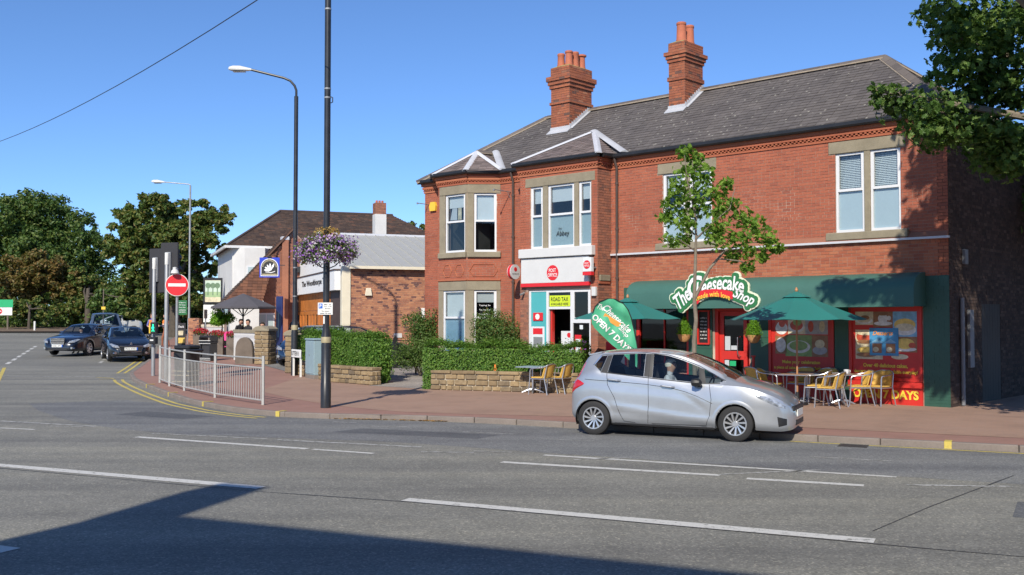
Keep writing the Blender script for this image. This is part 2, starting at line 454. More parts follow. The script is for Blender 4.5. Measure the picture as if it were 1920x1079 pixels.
mk_leaf('leaf_lime', [(.10, .24, .014), (.16, .34, .022), (.22, .42, .03)], .4)
mk_leaf('petal_mix', [(.20, .06, .42), (.30, .10, .56), (.42, .22, .60), (.66, .58, .62), (.62, .56, .60), (.34, .14, .52)], .3)
mk_leaf('petal_red', [(.40, .02, .03), (.62, .03, .05), (.30, .02, .05)], .3)
mk_leaf('leaf_amber', [(.36, .20, .05), (.50, .34, .12), (.30, .26, .06)], .3)
mk_leaf('leaf_dead', [(.30, .15, .04), (.45, .26, .08), (.22, .12, .05)], .2)

for nm, c in (('food_cream', (.62, .55, .38)), ('food_brown', (.30, .14, .06)), ('food_yellow', (.70, .50, .12)), ('food_white', (.66, .66, .64)), ('food_green', (.22, .34, .10)), ('food_red', (.50, .08, .04)), ('food_grey', (.36, .36, .40)), ('food_sky', (.20, .42, .62))):
    mk(nm, c, .4, var=.35, ns=9)
# ---------------------------------------------------------------- lettering
def text_mesh(body, bold=0.0, shear=0.0, extrude=.004, space=1.0):
    c = bpy.data.curves.new('lettering', 'FONT'); c.body = body; c.align_x = 'CENTER'; c.align_y = 'CENTER'
    c.offset = bold; c.shear = shear; c.extrude = 0; c.resolution_u = 3; c.space_character = space
    o = bpy.data.objects.new('lettering', c); COL.objects.link(o)
    bpy.context.view_layer.update()
    m = bpy.data.meshes.new_from_object(o)
    bpy.data.objects.remove(o); bpy.data.curves.remove(c)
    v = np.array([tuple(p.co) for p in m.vertices]); f = [tuple(p.vertices) for p in m.polygons]
    bpy.data.meshes.remove(m)
    return v, f
def lettering(body, O, ex, ey, en, w, h, mat, parent, name='lettering', bold=.01, shear=0.0, off=.006, bend=None, space=1.0):
    """flat letters centred on O, spanning w by h along ex / ey, standing `off` proud along en"""
    v, f = text_mesh(body, bold, shear, space=space)
    lo = v.min(0); hi = v.max(0)
    x = (v[:, 0] - (lo[0] + hi[0]) / 2) / (hi[0] - lo[0]) * w
    y = (v[:, 1] - (lo[1] + hi[1]) / 2) / (hi[1] - lo[1]) * h
    O, ex, ey, en = Vector(O), Vector(ex), Vector(ey), Vector(en)
    mb = MB(); P = []
    for a, b in zip(x, y):
        if bend: a, b = bend(a, b)
        P.append(O + ex * a + ey * b + en * off)
    mb.add(P, f)
    return mb.build(name, MATS[mat], parent, fix=False)
# ---------------------------------------------------------------- ground, road, pavement
KERB = [(-62, 190), (-40, 130), (-26.5, 82), (-18.9, 54), (-16.0, 45.2), (-14.2, 38.8), (-13.1, 34.75), (-12.1, 32.4), (-11.2, 30.7), (-9.65, 27.9), (-7.97, 25.0), (-6.5, 22.95),
        (-5.3, 21.75), (-4.3, 21.15), (-3.4, 20.98), (-2.3, 20.78), (-1.07, 20.4), (0, 19.9), (1.5, 19.05), (3.2, 18.1), (4.88, 17.24), (5.44, 16.94), (7.91, 15.72), (14, 12.8), (40, 0.5), (90, -23)]
_ky = np.array([p[1] for p in KERB][::-1]); _kx = np.array([p[0] for p in KERB][::-1])
def kerbX(Y): return float(np.interp(Y, _ky, _kx))
def sheet(name, rows, xs, zf, mat, kind='structure'):
    """rows of Y, each with its own list of X"""
    mb = MB(); n = len(xs(rows[0]))
    for Y in rows:
        for X in xs(Y): mb.v.append((X, Y, zf(X, Y)))
    for i in range(len(rows) - 1):
        for j in range(n - 1):
            mb.f.append((i * n + j, i * n + j + 1, (i + 1) * n + j + 1, (i + 1) * n + j))
    o = mb.build(name, MATS[mat], fix=False, smooth=True)
    return tag(o, kind=kind)
rows = [-80, -40, -20, 0] + [4 * i for i in range(1, 6)] + [20 + i for i in range(1, 90)] + [115, 140, 200, 320, 600, 1200]
road = sheet('road', rows, lambda Y: [-900, -300, -120, -60, -30, 0, 30, 60, 120, 300, 900], lambda X, Y: gz(Y), 'asphalt')
prow = [-23 + 2 * i for i in range(18)] + [13 + .4 * i for i in range(120)] + [62 + 3 * i for i in range(22)] + [130, 160, 189]
def pxs(Y):
    k = kerbX(Y); return [k + .10] + [k + .10 + (95 - k) * t for t in (.02, .05, .1, .3, .6, 1)]
pave = sheet('pavement', prow, pxs, lambda X, Y: gz(Y) + .10, 'paving_red')
# tan block forecourt in front of the shops, laid beyond the red strip
def fore(Y):
    k = max(kerbX(Y) + 2.6, -6.9); return [k, k + (60 - k) * .3, 60]
sheet('forecourt', [13 + .5 * i for i in range(36)] + [31.2, 32, 33], fore, lambda X, Y: gz(Y) + .104, 'paving_tan')
def poly_sheet(name, pts, mat, dz, kind='structure', parent=None, sub=.7):
    bm = bmesh.new(); vs = [bm.verts.new((x, y, 0)) for x, y in pts]; bm.faces.new(vs)
    ys = [p[1] for p in pts]; y = min(ys) + sub
    while y < max(ys):
        g = bm.verts[:] + bm.edges[:] + bm.faces[:]
        bmesh.ops.bisect_plane(bm, geom=g, plane_co=(0, y, 0), plane_no=(0, 1, 0)); y += sub
    for v in bm.verts: v.co.z = gz(v.co.y) + dz
    bmesh.ops.recalc_face_normals(bm, faces=bm.faces[:])
    if bm.faces[0].normal.z < 0: bmesh.ops.reverse_faces(bm, faces=bm.faces[:])
    m = bpy.data.meshes.new(name); bm.to_mesh(m); bm.free(); m.materials.append(MATS[mat])
    return tag(link(bpy.data.objects.new(name, m), parent), kind=kind)
poly_sheet('garden_path', [(-4.15, 29.45), (-2.2, 28.1), (-2.6, 31.2), (-2.4, 34.5), (-3.0, 38.5), (-5.2, 38.5), (-4.6, 33), (-3.6, 31)], 'old_tarmac', .108)
poly_sheet('car_park', [(-9.45, 38.6), (-7.4, 34.4), (-6.7, 33.6), (-3.2, 38.4), (-2.0, 41), (-6.6, 41.6), (-11.6, 54), (-16, 54), (-12, 43.5)], 'carpark_tarmac', .112)
poly_sheet('verge', [(-140, 110), (-62, 96), (-41, 79.5), (-30.5, 79.5), (-27.5, 84), (-30, 96), (-60, 150), (-140, 150)], 'earth', .12)
# kerb stones, one by one
kp = [Vector((x, y, 0)) for x, y in KERB if 3 < y < 70 or True]
path = []
for Y in [62 - .05 * i for i in range(1060)]: path.append(Vector((kerbX(Y), Y, 0)))
seg = [path[0]]; acc = 0
for a, b in zip(path, path[1:]):
    acc += (b - a).length
    if acc >= .915: seg.append(b); acc = 0
km = MB().box(0, .905, 0, .13, -.1, .105).build('kerb_stone', MATS['kerb_stone'], pave, bevel=.012)
kdata = km.data; first = True
for a, b in zip(seg, seg[1:]):
    o = km if first else link(bpy.data.objects.new('kerb_stone', kdata), pave)
    first = False
    d = b - a; o.location = (a.x, a.y, gz(a.y)); sl = (gz(b.y) - gz(a.y)) / d.length
    o.rotation_euler = (0, -math.atan(sl), math.atan2(d.y, d.x))
    o.scale = (d.length / .915, 1, 1)

def ribbon(name, pts, w, mat, dz=.004, parent=road, wob=0.0):
    mb = MB(); P = []
    for a, b in zip(pts, pts[1:]):
        n = max(1, int(math.hypot(b[0] - a[0], b[1] - a[1]) / .6))
        P += [(a[0] + (b[0] - a[0]) * i / n, a[1] + (b[1] - a[1]) * i / n) for i in range(n)]
    P.append(pts[-1])
    for i, p in enumerate(P):
        a = P[max(0, i - 1)]; b = P[min(len(P) - 1, i + 1)]
        d = Vector((b[0] - a[0], b[1] - a[1], 0)).normalized(); nn = Vector((-d.y, d.x, 0))
        ww = w * (1 + wob * (random.random() - .5))
        for s_ in (-.5, .5): mb.v.append((p[0] + nn.x * ww * s_, p[1] + nn.y * ww * s_, gz(p[1]) + dz))
    for i in range(len(P) - 1): mb.f.append((2 * i, 2 * i + 2, 2 * i + 3, 2 * i + 1))
    return mb.build(name, MATS[mat], parent)
def koff(Y0, Y1, off, step=.4):
    out = []; Y = Y0
    while Y > Y1:
        a = Vector((kerbX(Y + .2), Y + .2)); b = Vector((kerbX(Y - .2), Y - .2)); d = (b - a).normalized()
        c = (a + b) / 2; out.append((c.x + d.y * off, c.y - d.x * off)); Y -= step
    return out
ribbon('near_lane', koff(26.5, 6, 1.75), 3.3, 'asphalt_lane', .0015, wob=.02)
poly_sheet('road_patch', [(-3.3, 18.6), (-.6, 17.5), (-.2, 18.1), (-2.8, 19.2)], 'asphalt_patch', .0022, None, road); poly_sheet('road_patch', [(-8.6, 22.0), (-6.8, 21.0), (-6.3, 21.6), (-8.2, 22.8)], 'asphalt_patch', .0022, None, road); poly_sheet('road_patch', [(5.2, 10.6), (6.4, 10.0), (6.9, 10.9), (5.7, 11.5)], 'asphalt_patch', .0012, None, road)
def cover(x, y, w, d, ang, nm, bars):
    mb = MB(); c, s_ = math.cos(ang), math.sin(ang); T = lambda a, b, z: (x + a * c - b * s_, y + a * s_ + b * c, gz(y) + z)
    mb.box(-w / 2, w / 2, -d / 2, d / 2, -.02, .0055, T)
    for k in range(bars): mb.box(-w / 2 + .03 + (w - .06) * k / bars, -w / 2 + .03 + (w - .06) * (k + .55) / bars, -d / 2 + .03, d / 2 - .03, .005, .009, T)
    return mb.build(nm, MATS['rim_dark'], road)
cover(5.55, 16.55, .45, .40, -.45, 'drain_grating', 6)
for off in (.28, .52): ribbon('yellow_line', koff(33.2, 21.4, off), .09, 'yellow_paint')
for off in (.28, .52): ribbon('yellow_line', koff(52, 35.6, off, .8), .09, 'yellow_paint')
ribbon('yellow_line', koff(17.3, 8, .16), .075, 'yellow_paint')
for a, b, w, m in [((-7.9, 14.67), (-3.06, 12.44), .20, 'white_paint'), ((-1.22, 11.63), (3.36, 9.46), .20, 'white_paint'), ((-5.6, 9.6), (-4.45, 9.07), .20, 'white_paint'),
                   ((-6.57, 17.79), (-3.25, 16.16), .15, 'white_paint'), ((-3.15, 16.11), (-2.12, 15.6), .10, 'white_paint'), ((-6.5, 18.37), (-4.2, 17.5), .07, 'worn_white'), ((-4.0, 17.38), (-1.46, 16.38), .11, 'worn_white'),
                   ((-.15, 14.67), (2.74, 13.42), .15, 'white_paint'), ((3.03, 13.15), (4.35, 12.6), .15, 'white_paint'), ((.48, 15.42), (5.01, 13.28), .11, 'white_paint'), ((4.9, 12.64), (6.16, 12.52), .09, 'worn_white'),
                   ((-1.41, 15.79), (-.59, 15.72), .07, 'worn_white'), ((.9, 14.9), (1.7, 15.1), .06, 'worn_white'), ((2.75, 13.5), (4.2, 13.9), .06, 'worn_white'), ((4.47, 15.24), (5.5, 14.78), .05, 'worn_white'),
                   ((-10.36, 20.59), (-8.0, 19.56), .11, 'worn_white'), ((-9.7, 19.27), (-8.91, 18.99), .09, 'white_paint'), ((-8.9, 19.6), (-8.0, 19.45), .06, 'worn_white'), ((-17.4, 34.6), (-13.2, 34.15), .16, 'worn_white'),
                   ((-2.7, 19.6), (-2.0, 19.45), .05, 'worn_white'), ((-.9, 18.6), (.1, 18.2), .04, 'worn_white'), ((.5, 17.5), (1.4, 17.2), .03, 'worn_white'), ((-3.6, 20.4), (-3.1, 20.3), .06, 'worn_white'),
                   ((-.6, 15.9), (.0, 15.75), .05, 'worn_white'), ((-18.2, 45.4), (-17.6, 43.8), .14, 'worn_white'), ((-17.4, 43.2), (-16.9, 41.6), .14, 'worn_white')]:
    ribbon('road_marking', [a, b], w, m, wob=.15)
for i in range(7):
    y0 = 41 + 2.4 * i; x0 = -20.4 - .95 * i
    ribbon('road_marking', [(x0, y0), (x0 - .55, y0 + 1.4)], .16, 'white_paint')
for dx in (0, .35): ribbon('yellow_line', [(-15.95 - dx, 31.45), (-19.4 - dx, 38.81)], .12, 'yellow_paint')
ribbon('yellow_line', [(-13.9, 34.0), (-13.3, 33.7), (-13.1, 33.4), (-13.5, 33.2)], .08, 'yellow_paint')
ribbon('joint_and_shadow_line', [(-9.5, 15.2), (-3.0, 12.15), (-1.1, 11.45), (3.6, 9.2), (6.5, 7.9)], .020, 'bitumen_and_shadow', .0035, wob=.9)  # overhead wire's shadow along the road, drawn as a dark strip
ribbon('joint_and_shadow_line', [(3.5, 9.9), (4.6, 11.2), (6.6, 13.4)], .020, 'bitumen_and_shadow', .0035, wob=.9)
ribbon('joint_and_shadow_line', [(-6, 8.2), (-2, 6.9), (3, 5.4)], .03, 'bitumen_and_shadow', .0035, wob=.8)
# yellow loading ticks painted on the kerb
for Y in (29.9, 27.0, 24.1, 21.55, 16.2, 15.35):
    a = Vector((kerbX(Y + .1), Y + .1, 0)); b = Vector((kerbX(Y - .1), Y - .1, 0)); d = (b - a).normalized(); n = Vector((-d.y, d.x, 0))
    c = Vector((kerbX(Y), Y, gz(Y)))
    mb = MB()
    T = lambda s_, q, z: tuple(c + d * s_ + n * q + Vector((0, 0, z)))
    mb.box(-.055, .055, -.004, .24, .1085, .112, T).box(-.055, .055, -.008, -.003, .0, .11, T)
    mb.build('kerb_mark', MATS['yellow_paint'], pave)
# fallen leaves lying in the gutter
mb = MB()
for i in range(170):
    Y = random.uniform(20.45, 21.0); X = kerbX(Y) - random.random() ** 2 * .28 - .02; s_ = random.uniform(.02, .045); a = random.random() * 6.3
    z = gz(Y) + .006 + random.random() * .012
    mb.quad((X + s_ * math.cos(a), Y + s_ * math.sin(a), z), (X - s_ * .5 * math.sin(a), Y + s_ * .5 * math.cos(a), z + .012), (X - s_ * math.cos(a), Y - s_ * math.sin(a), z), (X + s_ * .5 * math.sin(a), Y - s_ * .5 * math.cos(a), z + .004))
tag(mb.build('fallen_leaves', MATS['leaf_dead'], fix=False), 'dry brown leaves scattered in the gutter along the kerb', 'leaves', kind='stuff')
# the far side of the junction: kerb strip
ribbon('far_kerb', [(-75, 96), (-52, 84), (-40, 78.5), (-30.5, 78.5)], .5, 'kerb_stone', .13, pave)
# ---------------------------------------------------------------- the corner shop building
TH = math.atan(2040 / 1900.0)
BA = (9.7313, 22.5394)                      # right-hand front corner
BROT = math.pi / 2 + TH
_c, _s = math.cos(BROT), math.sin(BROT)
def BW(u, v, z=0.0): return Vector((BA[0] + _c * u - _s * v, BA[1] + _s * u + _c * v, z))   # building frame -> world
BLD = empty('brick_shop_building', (BA[0], BA[1], 0), BROT, 'two-storey red brick shop building with slate roof and two tall chimneys', 'building')
class Face:
    def __init__(s, a, b):
        s.a = Vector((a[0], a[1], 0)); d = Vector((b[0] - a[0], b[1] - a[1], 0)); s.len = d.length; s.d = d.normalized(); s.n = Vector((-s.d.y, s.d.x, 0))
    def __call__(s, q, n, z):
        p = s.a + s.d * q + s.n * n; return (p.x, p.y, z)
F1 = Face((0, 0), (9.41, 0)); F2 = Face((9.41, 0), (9.41, .63)); F3 = Face((9.41, .63), (12.37, .63)); F4 = Face((12.37, .63), (12.37, 0))
F5 = Face((12.37, 0), (13.79, 0)); F6 = Face((13.79, 0), (14.54, .75)); F7 = Face((14.54, .75), (15.85, .75)); F8 = Face((15.85, .75), (16.6, 0))
F9 = Face((16.6, 0), (17.34, 0)); F10 = Face((17.34, 0), (17.34, -5.9)); F11 = Face((17.34, -5.9), (0, -5.9)); F0 = Face((0, -5.9), (0, 0))
def bar(F, mb, s0, s1, n0, n1, z0, z1): mb.box(s0, s1, n0, n1, z0, z1, F); return mb
def cut(iv, holes):
    out = [iv]
    for a, b in holes:
        nx = []
        for p, q in out:
            if b <= p or a >= q: nx.append((p, q)); continue
            if a > p: nx.append((p, a))
            if b < q: nx.append((b, q))
        out = nx
    return [(p, q) for p, q in out if q - p > .02]
def courses(s0, s1, z0, z1, holes, L_=.225, H_=.075, eng=4):
    out = []; k = 0; z = z0
    while z < z1 - .02:
        zt = min(z + H_, z1); head = (k % (eng + 1) == eng); l = L_ / 2 if head else L_
        x = s0 - (l / 2 if k % 2 else 0)
        zc = (z + zt) / 2
        hh = [(a, b) for a, b, c, d in holes if c < zc < d]
        while x < s1:
            for p, q in cut((max(x, s0), min(x + l, s1)), hh): out.append((p + .005, q - .005, z + .005, zt - .005, abs(q - p - L_) < 1e-6 and zt - z > H_ - 1e-6))
            x += l
        z += H_; k += 1
    return out
def brick_into(mb, F, br, proud=.007, n0=0.0, jit=.0025):
    for p, q, z, w, _ in br:
        n = n0 + proud + random.uniform(-jit, jit)
        vs = [F(p, n, z), F(q, n, z), F(q, n, w), F(p, n, w), F(p, n0 - .004, z), F(q, n0 - .004, z), F(q, n0 - .004, w), F(p, n0 - .004, w)]
        mb.add(vs, [(0, 1, 2, 3), (0, 4, 5, 1), (1, 5, 6, 2), (2, 6, 7, 3), (3, 7, 4, 0)])
def wall_cells(mb, F, s0, s1, z0, z1, holes, n0, n1):
    ss = sorted(set([s0, s1] + [x for h in holes for x in h[:2] if s0 < x < s1])); zs = sorted(set([z0, z1] + [x for h in holes for x in h[2:] if z0 < x < z1]))
    for a, b in zip(ss, ss[1:]):
        run = None
        for c, d in zip(zs, zs[1:]):
            inside = any(h[0] <= (a + b) / 2 <= h[1] and h[2] <= (c + d) / 2 <= h[3] for h in holes)
            if inside:
                if run: mb.box(a, b, n0, n1, run[0], run[1], F); run = None
            else: run = (run[0], d) if run else (c, d)
        if run: mb.box(a, b, n0, n1, run[0], run[1], F)
ZT = 6.62
# real openings in each wall (windows, doors) and areas covered by dressed stone
W1 = [(1.06, 1.78, 4.13, 6.04), (1.93, 2.64, 4.13, 6.04), (6.08, 6.78, 4.13, 6.04), (6.92, 7.63, 4.13, 6.04)]
SHOP = [(.0, 8.95, .1, 2.95)]
O1 = W1 + [(5.0, 6.02, .1, 2.4), (6.84, 8.48, .62, 2.4), (2.74, 4.4, .72, 2.3), (.66, 2.27, .72, 2.3)]
S1 = [(.93, 2.81, 6.04, 6.33), (.88, 2.86, 3.95, 4.13), (1.78, 1.93, 4.13, 6.04), (5.94, 7.80, 6.04, 6.33), (5.9, 7.84, 3.95, 4.13), (6.78, 6.92, 4.13, 6.04)]
g = 9.41
W3 = [(9.62 - g, 10.1 - g, 4.15, 6.0), (10.27 - g, 11.27 - g, 4.15, 6.0), (11.47 - g, 11.95 - g, 4.15, 6.0)]
S3 = [(9.5 - g, 12.15 - g, 6.0, 6.27), (10.1 - g, 10.27 - g, 4.15, 6.0), (11.27 - g, 11.47 - g, 4.15, 6.0), (9.5 - g, 12.3 - g, 3.88, 4.15), (9.65 - g, 12.25 - g, 2.9, 3.9)]
P3 = [(9.67 - g, 12.05 - g, .1, 2.93)]
W6 = [(.13, .84, 4.19, 6.05), (.13, .84, .95, 2.98)]
S6 = [(.0, 1.06, 6.05, 6.36), (.84, 1.06, 4.1, 6.05), (.0, 1.06, 4.02, 4.19), (.0, 1.06, 2.98, 3.27), (.84, 1.06, .8, 2.98), (.0, .13, .8, 2.98)]
W7 = [(.09, 1.0, 4.19, 6.05), (.09, 1.1, .95, 2.98)]
S7 = [(.0, 1.27, 6.05, 6.36), (.0, .09, 4.1, 6.05), (1.0, 1.27, 4.1, 6.05), (.0, 1.27, 4.02, 4.19), (.0, 1.31, 2.98, 3.27), (.0, .09, .8, 2.98), (1.1, 1.31, .8, 2.98)]
DS = [(2.5, 3.85, .1, 2.45)]           # side door (measured from the back corner)
mort = MB(); sides = MB(); smooth_ = MB(); bricks = MB(); shaded_mort = MB(); piers = MB(); single = []
for F, op, cov in ((F1, O1, S1 + SHOP), (F2, [], []), (F3, W3 + P3, S3), (F4, [], []), (F5, [], []), (F6, W6, S6), (F7, W7, S7), (F8, [], []), (F9, [], []), (F0, DS, []), (F10, [], []), (F11, [], [])):
    wall_cells(shaded_mort if F is F0 else mort, F, 0, F.len, .0, ZT, op, -.24, 0)
    br = courses(0, F.len, .1, ZT, op + cov)
    if F is F1:
        full = [b for b in br if b[4] and b[2] > 3.9]
        full.sort(key=lambda b: (BW(b[0], 0, b[2]) - Vector((0, 0, CAMH))).length)
        # the nearest stretchers are bricks of their own
        single = full[:300]; ss = set(single); br = [b for b in br if b not in ss]
    if F is F11: continue
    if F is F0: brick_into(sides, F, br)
    elif F is F2:
        brick_into(piers, F, br)
    elif F is F3:
        brick_into(piers, F, [b for b in br if b[3] < 3.0]); brick_into(bricks, F, [b for b in br if b[3] >= 3.0])
    elif F is F1:
        brick_into(smooth_, F, [b for b in br if b[3] < 3.9]); brick_into(bricks, F, [b for b in br if b[3] >= 3.9])
    else: brick_into(bricks, F, br)
wall = mort.build('wall', MATS['mortar'], BLD)
tag(bricks.build('brickwork', MATS['brick_red'], wall, fix=False), kind='stuff')
tag(piers.build('pier_brickwork', MATS['brick_pier'], wall, fix=False), kind='stuff')
tag(smooth_.build('fascia_brickwork', MATS['brick_smooth'], wall, fix=False), kind='stuff')
shaded_mort.build('side_wall', MATS['mortar_side_shaded'], BLD)  # backing of the side wall, tree shade painted into its colour
tag(sides.build('side_brickwork', MATS['brick_side_shaded'], wall, fix=False), kind='stuff')
mb = MB(); mb.box(-.1075, .1075, -.004, .007, -.0325, .0325); bdata = None
for b in single:
    if bdata is None: o = mb.build('brick', MATS['brick_red'], wall); bdata = o.data
    else: o = link(bpy.data.objects.new('brick', bdata), wall)
    o.location = F1((b[0] + b[1]) / 2, random.uniform(-.002, .0025), (b[2] + b[3]) / 2)
# projecting lower courses: lead drip with a tile slope above it
mb = MB(); bar(F1, mb, -.03, 9.38, 0, .10, 3.875, 3.925); mb.build('lead_drip', MATS['lead_painted'], wall)
mb = MB(); mb.prism([(.0, 4.05), (.008, 4.05), (.085, 3.925), (.0, 3.925)], 0, 9.40, lambda a, b, h: F1(h, a, b)); mb.build('tile_weathering', MATS['brick_pub_dark'], wall)
# cornice: corbelled courses and dentils under the eaves
cor = MB(); den = MB()
for i, F in enumerate((F1, F2, F3, F4, F5, F6, F7, F8, F9, F10, F0)):
    e = .0015 * i; conv = F in (F3, F7, F6); x0 = -.06 if F in (F1, F3, F7, F6) else 0; x1 = F.len + (.06 if F in (F3, F7, F9) else 0)
    bar(F, cor, x0 * .5, F.len + (x1 - F.len) * .5, .0, .035, 6.345 - e, 6.40 - e)
    bar(F, cor, x0, x1, .0, .075, 6.475 - e, 6.545 - e); bar(F, cor, x0 * 1.4, F.len + (x1 - F.len) * 1.4, .0, .105, 6.545 + e, 6.64 + e)
    x = x0 + .02; k = 0
    while x < x1 - .06:
        bar(F, den, x, x + .055, .0, .065, 6.435, 6.474); bar(F, den, x + .055, min(x1, x + .11), .0, .045, 6.40, 6.436); x += .11
cor.build('corbel_course', MATS['brick_smooth'], wall)
tag(den.build('dentil_course', MATS['brick_smooth'], wall, fix=False), kind='stuff')
gut = MB()
for i, F in enumerate((F1, F2, F3, F4, F5, F6, F7, F8, F9, F10, F0)):
    e = .002 * i; a = -.16 if F in (F1, F3, F6, F7) else 0; b = F.len + (.16 if F in (F3, F7, F9, F0) else 0)
    gut.prism([(.10, 6.66 + e), (.13, 6.63 + e), (.21, 6.63 + e), (.24, 6.67 + e), (.24, 6.75 + e), (.10, 6.75 + e)], a, b, lambda p, q, h, F=F: F(h, p, q))
gut.build('gutter', MATS['black_iron'], BLD)
for s_, F in ((9.16, F1), (.82, F5)):
    mb = MB(); p = F(s_, .07, 0)
    mb.tube([(p[0], p[1] + .1, 6.66), (p[0], p[1] + .1, 6.6), (p[0], p[1], 6.38), (p[0], p[1], 2.3), (p[0], p[1], .12)], .038, 10)
    for z in (5.9, 4.6, 3.2, 1.8): mb.cyl((p[0], p[1], z), (p[0], p[1], z + .06), .05, n=10)
    mb.build('downpipe', MATS['brown_panel'], BLD, smooth=True)

def stone(name, F, s0, s1, n0, n1, z0, z1, par=wall, mat='sandstone'):
    mb = MB(); bar(F, mb, s0, s1, n0, n1, z0, z1); return mb.build(name, MATS[mat], par, bevel=.012)
for (a, b, c, d), nm in zip(S1, ('lintel', 'sill', 'mullion', 'lintel', 'sill', 'mullion')):
    stone(nm, F1, a, b, -.2, {'lintel': .022, 'sill': .10, 'mullion': .012}[nm], c, d)
stone('lintel', F3, *S3[0][:2], -.2, .022, *S3[0][2:])
for q in S3[1:3]: stone('mullion', F3, q[0], q[1], -.2, .012, q[2], q[3])
stone('sill', F3, .09, 2.89, -.2, .17, 3.88, 4.148, BLD, 'white_board')
for F, Sx in ((F6, S6), (F7, S7)):
    for i, q in enumerate(Sx):
        up = (q[2] in (6.05, 2.98)); sill = (q[3] == 4.19)
        stone('lintel' if up else 'sill' if sill else 'jamb', F, q[0] + (.002 if F is F6 else .0), q[1] - .002, -.22, .02 if up else .09 if sill else .008, q[2], q[3])
# hexagonal recessed panels between the bay windows
for F, a, b in ((F7, .12, .55), (F7, .68, 1.1), (F6, .1, .98)):
    mb = MB(); m_ = .12
    ring = [(a + m_, 3.42), (b - m_, 3.42), (b, 3.6), (b - m_, 3.8), (a + m_, 3.8), (a, 3.6)]
    for p, q in zip(ring, ring[1:] + ring[:1]):
        v1, v2 = F(p[0], .012, p[1]), F(q[0], .012, q[1]); mb.tube([v1, v2], .016, 5)
    mb.build('panel_moulding', MATS['brick_smooth'], wall)
stone('string_course', F7, -.02, 1.33, -.02, .05, 3.28, 3.335, wall, 'brick_smooth'); stone('string_course', F6, -.0, 1.05, -.02, .049, 3.281, 3.336, wall, 'brick_smooth')
stone('shaft_cap', F2, .12, .58, .0, .06, 3.15, 3.32); stone('string_course', F2, .1, .63, .0, .04, 3.06, 3.14, wall, 'brick_smooth')

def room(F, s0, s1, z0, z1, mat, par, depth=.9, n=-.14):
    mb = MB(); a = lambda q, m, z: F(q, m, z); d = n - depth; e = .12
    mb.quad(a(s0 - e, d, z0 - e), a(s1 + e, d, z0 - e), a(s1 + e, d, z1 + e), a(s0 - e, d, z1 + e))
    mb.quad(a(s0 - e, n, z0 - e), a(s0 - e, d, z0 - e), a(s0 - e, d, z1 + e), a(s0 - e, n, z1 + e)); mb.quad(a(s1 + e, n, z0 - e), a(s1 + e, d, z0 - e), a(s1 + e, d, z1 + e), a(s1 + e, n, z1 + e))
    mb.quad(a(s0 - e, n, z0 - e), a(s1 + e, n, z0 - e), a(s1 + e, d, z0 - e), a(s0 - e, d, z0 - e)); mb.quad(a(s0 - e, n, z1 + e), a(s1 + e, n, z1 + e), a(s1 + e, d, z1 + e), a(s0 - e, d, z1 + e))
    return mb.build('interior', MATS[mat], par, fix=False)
def window(F, s0, s1, z0, z1, meet, top=None, bot=None, n=-.10, w=.055, rm='dark_room', glass='glass_window', slats=False, label=None):
    mb = MB(); t = .07
    bar(F, mb, s0, s0 + w, n, n + t, z0, z1); bar(F, mb, s1 - w, s1, n, n + t, z0, z1)
    bar(F, mb, s0 + w, s1 - w, n + .002, n + t - .002, z1 - w, z1); bar(F, mb, s0 + w, s1 - w, n + .002, n + t - .002, z0, z0 + w * 1.3)
    bar(F, mb, s0 + w, s1 - w, n + .004, n + t + .012, meet - .03, meet + .03)
    for a, b in ((s0 + w, s0 + w + .025), (s1 - w - .025, s1 - w)): bar(F, mb, a, b, n + .03, n + t + .006, meet + .031, z1 - w - .001)
    o = mb.build('window', MATS['white_upvc'], BLD)
    if label: o['label'] = label
    for a, b in ((z0 + w, meet - .02), (meet + .02, z1 - w)):
        g_ = MB(); g_.quad(F(s0 + w - .01, n + .025, a), F(s1 - w + .01, n + .025, a), F(s1 - w + .01, n + .025, b), F(s0 + w - .01, n + .025, b)); g_.build('pane', MATS[glass], o, fix=False)
    room(F, s0, s1, z0, z1, rm, o, n=n - .02)
    if top:
        f, m_ = top; q = MB(); bar(F, q, s0 + w + .02, s1 - w - .02, n - .03, n - .022, z1 - w - f * (z1 - meet), z1 - w); q.build('blind', MATS[m_], o)
    if slats:
        zz = meet + .03; k = 0
        while zz < z1 - w - .02:
            q = MB(); q.quad(F(s0 + w, n - .035, zz), F(s1 - w, n - .035, zz), F(s1 - w, n - .05, zz + .026), F(s0 + w, n - .05, zz + .026)); zz += .042
            sl = q.build('blind_slat', MATS['blind_white'], o, fix=False)
    if bot:
        q = MB(); bar(F, q, s0 + w, s1 - w, n + .008, n + .016, z0 + w, meet - .02); q.build('frosted_film', MATS[bot], o)
    return o
for i, q in enumerate(W1): 
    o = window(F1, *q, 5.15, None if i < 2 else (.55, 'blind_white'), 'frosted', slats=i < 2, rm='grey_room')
    if i < 2:      # net curtain behind the blind
        mb = MB(); P = []
        for k in range(15):
            s_ = q[0] + .06 + k * .042; P.append((F1(s_, -.24 + .03 * math.sin(k * 1.9), 5.2), F1(q[0] + .1 + k * .03, -.24 + .03 * math.sin(k * 1.9), 5.95)))
        for (a, b), (c, d) in zip(P, P[1:]): mb.quad(a, c, d, b)
        mb.build('curtain', MATS['curtain'], o, smooth=True, fix=False)
for i, q in enumerate(W3): o = window(F3, *q, 5.13, (.50, 'blind_white'), 'frosted_dark')
EU, EV, EZ = (-1, 0, 0), (0, 1, 0), (0, 0, 1)
lettering('Abbey', F3(10.75 - g, -.062, 4.55), EU, EZ, EV, .50, .19, 'black_text', BLD, 'window_lettering', .004, .15)
lettering('the', F3(10.85 - g, -.062, 4.72), EU, EZ, EV, .12, .07, 'black_text', BLD, 'window_lettering', .0, .15)
o = window(F7, *W7[0], 5.18, (.42, 'blind_white'))
